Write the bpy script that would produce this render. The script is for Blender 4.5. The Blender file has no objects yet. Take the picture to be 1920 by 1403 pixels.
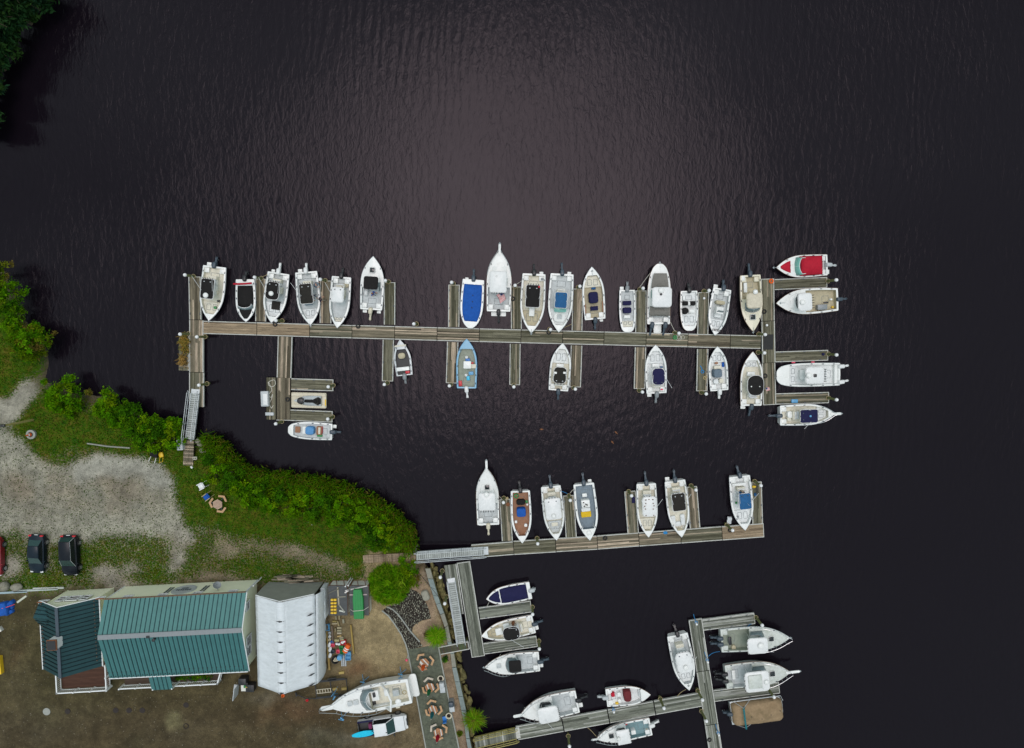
import bpy, math, random
import numpy as np
from mathutils import Vector, Matrix
RD = random.Random(11)
NR = np.random.default_rng(5)
C = bpy.context.scene.collection
SC = bpy.context.scene
rad = math.radians
# ------------------------------------------------------------------ camera
CAM_H, FOC = 79.0, 1280.0                      # camera height (m) and focal length in photo pixels
TILT = -math.atan(91.5 / FOC)                  # leans a little towards the south
cam = bpy.data.cameras.new('camera'); camo = bpy.data.objects.new('camera', cam); C.objects.link(camo)
cam.sensor_width = 36.0; cam.lens = 24.0; cam.clip_start = 0.5; cam.clip_end = 6000
camo.location = (0, 0, CAM_H); camo.rotation_euler = (TILT, 0, 0)
SC.camera = camo
# ------------------------------------------------------------------ sky, sun, exposure
SUN = Vector((0.0, 0.135, 1.0)).normalized()   # high soft sun behind thin cloud, a little north of overhead
w = bpy.data.worlds.new('World'); SC.world = w; w.use_nodes = True
nt = w.node_tree; nt.nodes.clear()
N = lambda t, **k: (lambda n: ([setattr(n, a, b) for a, b in k.items()], n)[1])(nt.nodes.new(t))
sky = N('ShaderNodeTexSky', sky_type='NISHITA', sun_disc=False)
sky.sun_elevation = math.asin(SUN.z); sky.sun_rotation = math.atan2(SUN.x, SUN.y)
sky.air_density = 1.0; sky.dust_density = 0.8; sky.ozone_density = 1.0
hsv = N('ShaderNodeHueSaturation'); hsv.inputs['Saturation'].default_value = 0.36; hsv.inputs['Hue'].default_value = 0.43
tc = N('ShaderNodeTexCoord'); cl = N('ShaderNodeTexNoise'); cl.inputs['Scale'].default_value = 4.2
cl.inputs['Detail'].default_value = 5; cl.inputs['Roughness'].default_value = 0.55
mr = N('ShaderNodeMapRange'); mr.inputs[1].default_value = 0.34; mr.inputs[2].default_value = 0.68
mr.inputs[3].default_value = 0.70; mr.inputs[4].default_value = 1.24
mul = N('ShaderNodeMix', data_type='RGBA', blend_type='MULTIPLY'); mul.inputs[0].default_value = 1.0
bg = N('ShaderNodeBackground'); bg.inputs[1].default_value = 0.15
out = N('ShaderNodeOutputWorld')
L = nt.links.new
L(sky.outputs[0], hsv.inputs['Color']); L(tc.outputs['Generated'], cl.inputs['Vector']); L(cl.outputs['Fac'], mr.inputs[0])
sz = N('ShaderNodeSeparateXYZ'); zr = N('ShaderNodeMapRange'); zr.inputs[1].default_value = 0.45; zr.inputs[2].default_value = 1.0; zr.inputs[3].default_value = 0.45; zr.inputs[4].default_value = 1.2   # an overcast sky is brightest overhead
ov = N('ShaderNodeVectorMath', operation='SCALE'); L(tc.outputs['Generated'], sz.inputs[0]); L(sz.outputs['Z'], zr.inputs[0]); L(hsv.outputs[0], ov.inputs[0]); L(zr.outputs[0], ov.inputs['Scale'])
L(ov.outputs[0], mul.inputs[6]); L(mr.outputs[0], mul.inputs[7]); L(mul.outputs[2], bg.inputs[0]); L(bg.outputs[0], out.inputs[0])
sl = bpy.data.lights.new('sun', 'SUN'); sl.energy = 0.5; sl.angle = rad(31); sl.color = (1.0, 0.82, 0.80)
so = bpy.data.objects.new('sun', sl); C.objects.link(so); so.rotation_euler = SUN.to_track_quat('Z', 'Y').to_euler()
SC.view_settings.view_transform = 'Standard'; SC.view_settings.look = 'None'
SC.view_settings.exposure = 0.80; SC.view_settings.gamma = 1.0
# ------------------------------------------------------------------ helpers
def W(px, py, z=0.0):
    """The point at height z that stands at pixel (px, py) of the 1920 x 1403 photograph."""
    x = (px - 960) / FOC; y = -(py - 701.5) / FOC
    dy = y * math.cos(TILT) + math.sin(TILT); dz = y * math.sin(TILT) - math.cos(TILT)
    t = (z - CAM_H) / dz
    return Vector((x * t, dy * t, z))
def to_px(X, Y, z):
    """Inverse of W for numpy arrays (used to lay out the ground's soil and grass map)."""
    dz = z - CAM_H
    yc = Y * math.cos(TILT) + dz * math.sin(TILT); zc = -Y * math.sin(TILT) + dz * math.cos(TILT)
    return 960 + FOC * X / -zc, 701.5 - FOC * yc / -zc
def mscale(z): return (CAM_H - z) / FOC        # metres per photo pixel at height z
def srgb(r, g, b):
    f = lambda c: (c / 255 / 12.92) if c <= 10.3 else ((c / 255 + 0.055) / 1.055) ** 2.4
    return (f(r), f(g), f(b))
class MB:
    """Collects shapes into one mesh."""
    def __init__(s): s.v = []; s.f = []; s.m = []; s.c = []
    def add(s, vs, fs, mi=0, col=None, M=None):
        o = len(s.v)
        s.v += [tuple(M @ Vector(p)) for p in vs] if M is not None else [tuple(p) for p in vs]
        for f in fs: s.f.append(tuple(i + o for i in f)); s.m.append(mi); s.c.append(col)
        return s
    def prism(s, pts, z0, z1, bev=0.0, mi=0, col=None, M=None, top=None):
        """Vertical prism over outline pts; bev rounds the top edge; top = function(x, y) added to the top height."""
        n = len(pts); cx = sum(p[0] for p in pts) / n; cy = sum(p[1] for p in pts) / n
        h = top or (lambda x, y: 0.0)
        rings = [[(p[0], p[1], z0) for p in pts]]
        if bev > 0:
            rings.append([(p[0], p[1], z1 - bev + h(*p[:2])) for p in pts])
            for k, (a, b) in enumerate(((.35, .7), (1.0, 1.0))):
                rr = []
                for p in pts:
                    d = math.hypot(p[0] - cx, p[1] - cy) or 1
                    q = (p[0] - (p[0] - cx) / d * bev * a, p[1] - (p[1] - cy) / d * bev * a)
                    rr.append((q[0], q[1], z1 - bev + bev * b + h(*q)))
                rings.append(rr)
        else: rings.append([(p[0], p[1], z1 + h(*p[:2])) for p in pts])
        vs = [q for r in rings for q in r]; fs = []
        for k in range(len(rings) - 1):
            for i in range(n):
                j = (i + 1) % n; fs.append((k * n + i, k * n + j, (k + 1) * n + j, (k + 1) * n + i))
        o = (len(rings) - 1) * n
        if top: vs.append((cx, cy, z1 + h(cx, cy))); fs += [(o + i, o + (i + 1) % n, len(vs) - 1) for i in range(n)]
        else: fs.append(tuple(range(o, o + n)))
        fs.append(tuple(range(n - 1, -1, -1)))
        return s.add(vs, fs, mi, col, M)
    def box(s, cx, cy, z0, sx, sy, h, rz=0.0, mi=0, col=None, M=None, bev=0.0):
        c, q = math.cos(rz), math.sin(rz)
        pts = [(cx + a * sx / 2 * c - b * sy / 2 * q, cy + a * sx / 2 * q + b * sy / 2 * c) for a, b in ((-1, -1), (1, -1), (1, 1), (-1, 1))]
        return s.prism(pts, z0, z0 + h, bev, mi, col, M)
    def rbox(s, cx, cy, z0, sx, sy, h, r=0.1, bev=0.03, rz=0.0, mi=0, col=None, M=None, top=None):
        return s.prism(rrect(cx, cy, sx, sy, r, rz), z0, z0 + h, bev, mi, col, M, top)
    def tube(s, pts, r, n=6, mi=0, col=None, M=None, r2=None):
        pts = [Vector(p) for p in pts]; k = len(pts); vs = []; fs = []
        for i, p in enumerate(pts):
            d = (pts[min(i + 1, k - 1)] - pts[max(i - 1, 0)]).normalized()
            a = d.cross(Vector((0, 0, 1)) if abs(d.z) < .9 else Vector((1, 0, 0))).normalized(); b = d.cross(a)
            rr = r if r2 is None else r + (r2 - r) * i / max(1, k - 1)
            vs += [tuple(p + (a * math.cos(t) + b * math.sin(t)) * rr) for t in [2 * math.pi * j / n for j in range(n)]]
        for i in range(k - 1):
            for j in range(n): fs.append((i * n + j, i * n + (j + 1) % n, (i + 1) * n + (j + 1) % n, (i + 1) * n + j))
        fs += [tuple(range(n - 1, -1, -1)), tuple(range((k - 1) * n, k * n))]
        return s.add(vs, fs, mi, col, M)
    def lathe(s, prof, n=12, c=(0, 0, 0), mi=0, col=None, M=None, sx=1, sy=1):
        vs = []; fs = []; k = len(prof)
        for r, z in prof: vs += [(c[0] + sx * r * math.cos(2 * math.pi * j / n), c[1] + sy * r * math.sin(2 * math.pi * j / n), c[2] + z) for j in range(n)]
        for i in range(k - 1):
            for j in range(n): fs.append((i * n + j, i * n + (j + 1) % n, (i + 1) * n + (j + 1) % n, (i + 1) * n + j))
        fs += [tuple(range(n - 1, -1, -1)), tuple(range((k - 1) * n, k * n))]
        return s.add(vs, fs, mi, col, M)
    def ball(s, c, rx, ry, rz, n=10, m=6, mi=0, col=None, M=None, j=0.0):
        prof = [(max(1e-3, math.sin(math.pi * i / m)), -math.cos(math.pi * i / m)) for i in range(m + 1)]
        vs = []; fs = []
        for r, z in prof: vs += [(c[0] + rx * r * math.cos(2 * math.pi * q / n) * (1 + RD.uniform(-j, j)), c[1] + ry * r * math.sin(2 * math.pi * q / n) * (1 + RD.uniform(-j, j)), c[2] + rz * z * (1 + RD.uniform(-j, j))) for q in range(n)]
        for i in range(m):
            for q in range(n): fs.append((i * n + q, i * n + (q + 1) % n, (i + 1) * n + (q + 1) % n, (i + 1) * n + q))
        return s.add(vs, fs, mi, col, M)
    def torus(s, c, R_, r, n=20, m=6, mi=0, col=None, M=None):
        return s.tube_closed([(c[0] + R_ * math.cos(2 * math.pi * i / n), c[1] + R_ * math.sin(2 * math.pi * i / n), c[2]) for i in range(n)], r, m, mi, col, M)
    def tube_closed(s, pts, r, n=6, mi=0, col=None, M=None):
        pts = [Vector(p) for p in pts]; k = len(pts); vs = []; fs = []
        for i, p in enumerate(pts):
            d = (pts[(i + 1) % k] - pts[i - 1]).normalized(); a = d.cross(Vector((0, 0, 1))).normalized(); b = d.cross(a)
            vs += [tuple(p + (a * math.cos(t) + b * math.sin(t)) * r) for t in [2 * math.pi * j / n for j in range(n)]]
        for i in range(k):
            i2 = (i + 1) % k
            for j in range(n): fs.append((i * n + j, i * n + (j + 1) % n, i2 * n + (j + 1) % n, i2 * n + j))
        return s.add(vs, fs, mi, col, M)
    def mesh(s, name, mats, smooth=False, ang=38):
        me = bpy.data.meshes.new(name); me.from_pydata(s.v, [], s.f)
        for m in (mats if isinstance(mats, (list, tuple)) else [mats]): me.materials.append(MT[m] if isinstance(m, str) else m)
        me.polygons.foreach_set('material_index', s.m)
        if any(c is not None for c in s.c):
            a = me.color_attributes.new('Col', 'FLOAT_COLOR', 'CORNER'); buf = []
            for f, c in zip(s.f, s.c): buf += list((c or (1, 1, 1)) + (1.0,)) * len(f)
            a.data.foreach_set('color', buf)
        me.update()
        if smooth: me.shade_smooth(); me.set_sharp_from_angle(angle=rad(ang))
        return me
    def build(s, name, mats, parent=None, smooth=False, ang=38):
        return link(name, s.mesh(name, mats, smooth, ang), parent)
def link(name, me, parent=None):
    o = bpy.data.objects.new(name, me); C.objects.link(o)
    if parent is not None: o.parent = parent
    return o
def rrect(cx, cy, sx, sy, r, rz=0.0, k=4):
    r = min(r, sx / 2 * .98, sy / 2 * .98); P = []
    for (a, b, t0) in ((1, 1, 0), (-1, 1, 90), (-1, -1, 180), (1, -1, 270)):
        for i in range(k + 1):
            t = rad(t0 + 90 * i / k); P.append((a * (sx / 2 - r) + r * math.cos(t), b * (sy / 2 - r) + r * math.sin(t)))
    c, q = math.cos(rz), math.sin(rz)
    return [(cx + x * c - y * q, cy + x * q + y * c) for x, y in P]
def tag(o, label=None, cat=None, group=None, kind=None):
    if label: o['label'] = label
    if cat: o['category'] = cat
    if group: o['group'] = group
    if kind: o['kind'] = kind
    return o
def empty(name, loc, rz=0.0, label=None, cat=None, group=None):
    o = bpy.data.objects.new(name, None); C.objects.link(o); o.location = loc; o.rotation_euler = (0, 0, rz); o.empty_display_size = .3
    return tag(o, label, cat, group)
def copy_tree(o, parent=None):
    c = o.copy(); C.objects.link(c)
    if parent is not None: c.parent = parent
    for ch in list(o.children): copy_tree(ch, c)
    return c
def quads_mesh(name, V, cols, m):
    """Many separate quads (n,4,3) with one colour each, as one mesh."""
    n = len(V); me = bpy.data.meshes.new(name)
    me.vertices.add(n * 4); me.vertices.foreach_set('co', np.ascontiguousarray(V, dtype=np.float32).ravel())
    me.loops.add(n * 4); me.loops.foreach_set('vertex_index', np.arange(n * 4, dtype=np.int32))
    me.polygons.add(n); me.polygons.foreach_set('loop_start', np.arange(0, n * 4, 4, dtype=np.int32))
    a = me.color_attributes.new('Col', 'FLOAT_COLOR', 'CORNER')
    cc = np.ones((n, 4, 4), dtype=np.float32); cc[:, :, :3] = np.asarray(cols)[:, None, :]; a.data.foreach_set('color', cc.ravel())
    me.materials.append(MT[m]); me.update(); me.validate(); return me
# ------------------------------------------------------------------ materials
MT = {}
def mat(name, rgb=None, rough=.5, var=.10, scale=4.0, bump=0.0, bscale=30.0, metal=0.0, stretch=(1, 1, 1), stain=None, attr=False, spec=.5, trans=0.0):
    m = bpy.data.materials.new(name); m.use_nodes = True; t = m.node_tree; n = t.nodes; l = t.links.new
    b = n['Principled BSDF']; b.inputs['Roughness'].default_value = rough; b.inputs['Metallic'].default_value = metal
    b.inputs['Specular IOR Level'].default_value = spec
    if trans: b.inputs['Transmission Weight'].default_value = trans
    tcn = n.new('ShaderNodeTexCoord'); oi = n.new('ShaderNodeObjectInfo'); ad = n.new('ShaderNodeVectorMath'); ad.operation = 'ADD'
    sc_ = n.new('ShaderNodeVectorMath'); sc_.operation = 'SCALE'; sc_.inputs[0].default_value = (37, 53, 11); l(oi.outputs['Random'], sc_.inputs['Scale'])
    l(tcn.outputs['Object'], ad.inputs[0]); l(sc_.outputs[0], ad.inputs[1])
    mp = n.new('ShaderNodeVectorMath'); mp.operation = 'MULTIPLY'; mp.inputs[1].default_value = stretch; l(ad.outputs[0], mp.inputs[0])
    no = n.new('ShaderNodeTexNoise'); no.inputs['Scale'].default_value = scale; no.inputs['Detail'].default_value = 6; no.inputs['Roughness'].default_value = .62; l(mp.outputs[0], no.inputs['Vector'])
    r = n.new('ShaderNodeMapRange'); r.inputs[1].default_value = .28; r.inputs[2].default_value = .72; r.inputs[3].default_value = 1 - var; r.inputs[4].default_value = 1 + var; l(no.outputs['Fac'], r.inputs[0])
    mx = n.new('ShaderNodeVectorMath'); mx.operation = 'SCALE'; l(r.outputs[0], mx.inputs['Scale'])
    if attr:
        at = n.new('ShaderNodeAttribute'); at.attribute_name = 'Col'; l(at.outputs['Color'], mx.inputs[0])
    else: mx.inputs[0].default_value = rgb
    src = mx.outputs[0]
    if stain:
        srgb_, amt, ss, lo = stain
        n2 = n.new('ShaderNodeTexNoise'); n2.inputs['Scale'].default_value = ss; n2.inputs['Detail'].default_value = 7; n2.inputs['Roughness'].default_value = .7; l(mp.outputs[0], n2.inputs['Vector'])
        r2 = n.new('ShaderNodeMapRange'); r2.inputs[1].default_value = lo; r2.inputs[2].default_value = lo + .16; r2.inputs[4].default_value = amt; l(n2.outputs['Fac'], r2.inputs[0])
        mm = n.new('ShaderNodeMix'); mm.data_type = 'RGBA'; l(r2.outputs[0], mm.inputs[0]); l(src, mm.inputs[6]); mm.inputs[7].default_value = (*srgb_, 1); src = mm.outputs[2]
    l(src, b.inputs['Base Color'])
    if bump:
        nb = n.new('ShaderNodeTexNoise'); nb.inputs['Scale'].default_value = bscale; nb.inputs['Detail'].default_value = 4; l(mp.outputs[0], nb.inputs['Vector'])
        bp = n.new('ShaderNodeBump'); bp.inputs['Strength'].default_value = bump; bp.inputs['Distance'].default_value = .05; l(nb.outputs['Fac'], bp.inputs['Height']); l(bp.outputs[0], b.inputs['Normal'])
    MT[name] = m; return m
GR = (.30, .28, .22)
mat('gelcoat', (.77, .78, .755), .28, .05, 2, stain=((.50, .50, .43), .6, 1.6, .55))
mat('gelcoat_cream', (.68, .64, .50), .3, .06, 2, stain=((.5, .46, .34), .3, 1.6, .56))
mat('gelcoat_blue', (.22, .42, .58), .3, .06, 2)
mat('gelcoat_old', (.55, .58, .54), .4, .12, 3, stain=((.33, .36, .28), .6, 1.3, .5))
for nm, c in dict(white=(.70, .72, .71), gray=(.50, .53, .53), cream=(.66, .63, .52), tan=(.44, .39, .26), teak=(.28, .13, .065), bluegray=(.17, .22, .26), dark=(.035, .035, .036), green=(.26, .29, .23), teal=(.17, .28, .30)).items():
    mat('floor_' + nm, c, .6, .14, 3, stain=(tuple(x * .62 for x in c), .55, 1.7, .52))
for nm, c in dict(black=(.011, .010, .010), charcoal=(.020, .018, .015), navy=(.012, .012, .055), blue=(.012, .085, .36), midblue=(.02, .10, .24), red=(.42, .012, .03), maroon=(.14, .022, .025), tan=(.30, .215, .125), grayc=(.20, .19, .17), steel=(.13, .17, .21), sky=(.10, .27, .52), white=(.70, .72, .72), khaki=(.33, .30, .23), cream=(.58, .53, .42), green=(.02, .16, .06), teal=(.02, .15, .17), orange=(.70, .12, .02), yellow=(.65, .42, .02), pink=(.70, .10, .16), cyan=(.02, .50, .72), brown=(.20, .085, .04), purple=(.16, .03, .09)).items():
    mat('cloth_' + nm, c, .75, .14, 5, .35, 9, spec=.2, stain=(tuple(min(1, x * 1.4 + .006) for x in c), .5, 1.1, .54))
for nm, c in dict(white=(.72, .73, .72), black=(.018, .018, .02), slate=(.045, .065, .085), red=(.52, .02, .03), blue=(.02, .16, .48), green=(.015, .22, .05), orange=(.75, .09, .02), yellow=(.75, .48, .02), gray=(.22, .24, .25), ltgray=(.45, .48, .49), cream=(.60, .55, .42), cyan=(.03, .45, .68), brown=(.14, .07, .035), ltblue=(.10, .32, .55), maroon=(.18, .02, .03)).items():
    mat('paint_' + nm, c, .38, .07, 4, stain=(tuple(x * .7 for x in c), .35, 1.8, .56))
mat('cloth_canvas', (.29, .205, .12), .8, .16, 4, .5, 7, stain=((.15, .115, .06), .65, .55, .52), spec=.15)
mat('steel', (.55, .57, .58), .28, .05, 6, metal=.9)
mat('aluminium', (.52, .55, .56), .42, .10, 5, metal=.25, stain=((.34, .36, .36), .5, 1.4, .54))
mat('glass_dark', (.012, .016, .018), .06, .1)
mat('glass_teal', (.16, .42, .36), .08, .12)
mat('glass_gray', (.14, .19, .20), .08, .12)
mat('rubber', (.02, .02, .02), .8, .2)
mat('rope_white', (.55, .53, .46), .9, .15, 20)
mat('rope_tan', (.38, .30, .16), .9, .15, 20)
mat('rope_blue', (.02, .20, .45), .8, .15, 20)
mat('plank', None, .85, .46, 1.0, .5, 3.0, stretch=(.55, 9, 9), attr=True, spec=.25, stain=((.05, .05, .03), .7, 1.5, .53))
mat('lumber', None, .85, .22, 1.2, .3, 4, stretch=(.8, 6, 6), attr=True, spec=.25)
mat('lumber_rail', (.36, .31, .10), .8, .2, 3, stain=((.16,.13,.06),.6,1.2,.54))
mat('edge_board', (.52, .52, .48), .8, .22, 3, stretch=(.6, 4, 4), stain=((.20, .19, .15), .6, 1.2, .54), spec=.25)
mat('dock_float', (.015, .015, .015), .7, .2)
mat('pile_wood', (.155, .165, .065), .85, .25, 3, .4, 12, stretch=(4, 4, .5), stain=((.07, .08, .03), .7, 1.0, .52), spec=.2)
mat('pile_cap', (.80, .81, .81), .4, .04)
mat('leaf', None, .8, .12, 2, attr=True, spec=.02)
mat('bark', (.10, .075, .05), .9, .2, 5, .5, 12)
mat('stone', (.27, .26, .21), .85, .22, 2.5, .6, 7, stain=((.16, .15, .09), .6, .9, .5), spec=.25)
mat('stone_mossy', (.17, .145, .06), .9, .45, 2.5, .6, 7, stain=((.06, .06, .02), .7, .9, .5), spec=.2)
mat('stone_cap', None, .85, .18, 2.2, .4, 8, attr=True, spec=.25)
mat('concrete', (.30, .31, .28), .9, .16, 1.2, .3, 12, stain=((.18, .19, .16), .5, .6, .52), spec=.25)
mat('patio', (.098, .108, .080), .9, .34, 2.2, .4, 14, stain=((.17, .185, .115), .8, 4.5, .53), spec=.15)
mat('mulch', (.030, .024, .020), .95, .35, 6, .5, 14, spec=.1)
mat('siding', (.90, .91, .68), .6, .03, 1.0, stain=((.80, .79, .56), .5, .5, .55))
mat('trim_white', (.74, .76, .76), .5, .05)
mat('roof_teal', None, .5, .10, 1.2, attr=True, spec=.22)
mat('shrink_wrap', (.64, .68, .70), .42, .10, 2.0, 1.0, 3.0, stretch=(.35, 1.6, 1), stain=((.50, .52, .49), .55, 1.4, .55))
mat('plywood_gray', (.27, .28, .24), .8, .08, 1.5, stain=((.22, .22, .18), .5, .9, .55))
mat('deck_brown', None, .75, .18, 1.5, stretch=(.5, 5, 5), attr=True, spec=.25)
mat('roof_flat', (.066, .070, .072), .8, .22, 2.2, stain=((.11, .11, .10), .5, 1.3, .55))
mat('rust', (.20, .075, .03), .8, .3, 4)
mat('tarp_white', (.66, .66, .60), .6, .08, 2)
mat('car_navy', (.006, .014, .024), .3, .15, 2, spec=.25); mat('car_black', (.005, .007, .012), .3, .15, 2, spec=.25); mat('car_red', (.20, .008, .018), .22, .1, 2); mat('car_white', (.70, .72, .73), .25, .04, 2)
mat('tyre', (.014, .014, .015), .85, .2); mat('rim', (.38, .40, .41), .35, .1, metal=.6); mat('lamp_red', (.55, .01, .02), .25, .1); mat('lamp_clear', (.7, .72, .72), .15, .05)
mat('skin', (.50, .27, .18), .6, .06); mat('hair_dark', (.03, .018, .01), .7, .2); mat('denim', (.05, .08, .15), .8, .15)
# ------------------------------------------------------------------ ground and water
G = 1.2                                        # height of the yard above the water
coast = [W(x, y, .3).xy for x, y in [(50, -60), (38, 0), (20, 60), (5, 110), (-16, 170), (-45, 240), (-60, 380), (-40, 460), (5, 510), (26, 560), (42, 600), (80, 640), (88, 680),
    (80, 716), (112, 730), (150, 742), (205, 745), (250, 775), (285, 796), (335, 796), (365, 836), (395, 830), (425, 864), (455, 892), (500, 902), (560, 908), (640, 928), (700, 957), (745, 987), (770, 1020),
    (786, 1040), (796, 1058), (806, 1071), (829, 1150), (845, 1204), (851, 1228), (861, 1279), (873, 1332), (878, 1383), (884, 1410), (895, 1500)]]
WALL0 = 31                                     # from this coast point on the shore is a stone wall
outer = [(-3, -2500), (-2500, -2500), (-2500, 2500), (-54, 60)]
poly = [tuple(p) for p in coast] + outer
def inside(X, Y, P):
    r = np.zeros(X.shape, bool); n = len(P)
    for i in range(n):
        (x1, y1), (x2, y2) = P[i], P[(i + 1) % n]
        if y1 == y2: continue
        r ^= ((y1 > Y) != (y2 > Y)) & (X < (x2 - x1) * (Y - y1) / (y2 - y1) + x1)
    return r
def vnoise(X, Y, s, seed=0, oc=4):
    g = np.random.default_rng(seed).random((256, 256)); t = np.zeros(X.shape); a = 1; tot = 0
    for o in range(oc):
        x = X / s * 2 ** o + 17.3 * o; y = Y / s * 2 ** o + 5.1 * o
        i = np.floor(x).astype(int); j = np.floor(y).astype(int); u = x - i; v = y - j; u = u * u * (3 - 2 * u); v = v * v * (3 - 2 * v)
        q = lambda a_, b_: g[a_ % 256, b_ % 256]
        t += a * ((q(i, j) * (1 - u) + q(i + 1, j) * u) * (1 - v) + (q(i, j + 1) * (1 - u) + q(i + 1, j + 1) * u) * v); tot += a; a *= .55
    return t / tot
def axis(lo, hi, st, far):
    c = list(np.arange(lo, hi, st)); d = st
    a = [lo]; 
    while a[-1] > -far: d *= 1.45; a.append(a[-1] - d)
    d = st; b = [c[-1]]
    while b[-1] < far: d *= 1.45; b.append(b[-1] + d)
    return np.array(a[:0:-1] + c + b[1:])
ax, ay = axis(-62, -2.6, .22, 2400), axis(-52, 12, .22, 2400)
GX, GY = np.meshgrid(ax, ay, indexing='ij')
ins = inside(GX, GY, poly); dist = np.full(GX.shape, 1e9); near = np.zeros(GX.shape, int)
for i in range(len(coast) - 1):
    a, b = np.array(coast[i]), np.array(coast[i + 1]); ab = b - a
    t = np.clip(((GX - a[0]) * ab[0] + (GY - a[1]) * ab[1]) / (ab @ ab), 0, 1)
    d = np.hypot(GX - a[0] - t * ab[0], GY - a[1] - t * ab[1]); k = d < dist; dist[k] = d[k]; near[k] = i
wall = near >= WALL0
nz = vnoise(GX, GY, 3.0, 1)
GZ = np.where(ins, np.where(wall, np.where(dist > .12, G, .2), np.minimum(G, .05 + dist * .62)), np.where(wall, -1.2, np.maximum(-3, -dist * .45)))
GZ = GZ + np.where(ins & ~wall & (dist > 1), (nz - .5) * .10, 0)
GZ = np.where(ins & (dist > 200), G, GZ)
U, V = to_px(GX, GY, G)
nA, nB, nC = vnoise(GX, GY, 1.6, 2), vnoise(GX, GY, 5.0, 3), vnoise(GX, GY, .55, 4, 2)
Ud, Vd = U + (nA - .5) * 40 + (vnoise(GX, GY, 4.5, 21) - .5) * 44, V + (vnoise(GX, GY, 1.6, 9) - .5) * 40 + (vnoise(GX, GY, 4.5, 22) - .5) * 44
def blob(cx, cy, rx, ry, p=2): return np.exp(-(np.abs((Ud - cx) / rx) ** p + np.abs((Vd - cy) / ry) ** p))
def pmask(P): return inside(Ud, Vd, P).astype(float)
def lay(m, c):
    global COL
    COL = COL * (1 - m[..., None]) + np.array(c) * m[..., None]
COL = np.ones(GX.shape + (3,)) * np.array((.17, .13, .09)); GRS = np.full(GX.shape, .93)
lot = pmask([(-60, 800), (20, 803), (60, 838), (112, 876), (180, 858), (290, 860), (322, 882), (338, 899), (376, 917), (362, 927), (343, 931), (360, 951), (352, 982), (340, 1008), (312, 994), (288, 1008), (240, 1018), (160, 1020), (90, 1005), (50, 1010), (-60, 1010)])
lay(lot, (.27, .258, .205)); GRS = np.where(lot > .5, .05 + .36 * nB * (1.35 - .5 * nA), GRS)
for b in [(120, 905, 120, 32), (210, 945, 120, 26), (40, 930, 60, 40), (240, 905, 40, 25)]: lay(blob(*b) * .75 * np.clip(nA * 2 - .4, 0, 1), (.165, .13, .09))
pale = pmask([(125, 880), (180, 862), (290, 864), (325, 895), (345, 930), (280, 905), (200, 895), (130, 905)]); lay(pale * .7, (.30, .295, .25)); GRS = np.where(pale > .5, .06, GRS)
ramp = pmask([(-60, 800), (-60, 760), (0, 738), (66, 704), (74, 735), (70, 752), (20, 782), (-10, 800)]); lay(ramp, (.27, .255, .205)); GRS = np.where(ramp > .5, .16, GRS)
park = pmask([(-60, 1005), (60, 998), (170, 1008), (340, 990), (362, 1030), (340, 1098), (-60, 1098)]); GRS = np.where(park > .5, .34 + .62 * nB, GRS); lay(park * .8, (.22, .19, .145))
for b in [(28, 1062, 18, 10), (92, 1045, 8, 18), (205, 1070, 26, 14), (328, 1045, 12, 24), (250, 1055, 16, 6), (345, 1000, 18, 14), (372, 985, 6, 10), (365, 940, 8, 6), (340, 885, 6, 5), (225, 1088, 30, 8)]:
    m = blob(*b, p=4); lay(m, (.26, .24, .195)); GRS = GRS * (1 - m) + .08 * m
lawn = pmask([(350, 1000), (420, 965), (520, 990), (640, 1000), (700, 1040), (700, 1075), (690, 1092), (350, 1098)]); GRS = np.where(lawn > .5, .24 + .95 * nB, GRS)
for b in [(610, 1045, 60, 16), (545, 1025, 40, 12), (480, 1000, 30, 10), (430, 1022, 40, 14), (640, 1060, 40, 14), (405, 982, 12, 10), (395, 1080, 40, 8), (160, 768, 18, 14), (120, 850, 60, 10), (475, 1092, 60, 5)]:
    m = blob(*b) * .85; lay(m, (.20, .165, .115)); GRS = GRS * (1 - m) + .22 * m
hedge = ((dist < 6.5) & ~wall & (U > 330)); GRS = np.where(hedge & (U < 780), np.maximum(GRS, .95), GRS)
for k in range(2):
    tr_ = np.exp(-((Vd - 925 - 22 * k + 26 * np.sin((U + 60) / 130)) / 3.0) ** 2) * lot * .35; lay(tr_, (.15, .125, .09))
yard = pmask([(-80, 1098), (110, 1104), (230, 1096), (490, 1086), (700, 1086), (690, 1040), (760, 1040), (800, 1060), (900, 1300), (940, 1700), (-900, 1700), (-900, 1098)])
GRS = np.where(yard > .5, .03 + .10 * nB, GRS); lay(yard, (.066, .051, .030))
lay(yard * np.clip((520 - V * 0 - np.abs(U - 120)) / 500, 0, 1) * np.clip((1345 - V) / 60, 0, 1) * .8, (.062, .055, .028))  # left yard soil; part of its darkness is lens vignetting put into the colour
lay(yard * np.clip((U - 560) / 120, 0, 1) * np.clip((1330 - V) / 90, 0, 1) * .95, (.27, .213, .132))
lay(yard * np.clip((U - 640) / 60, 0, 1) * np.clip((V - 1240) / 60, 0, 1) * .6, (.175, .135, .088))
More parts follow.
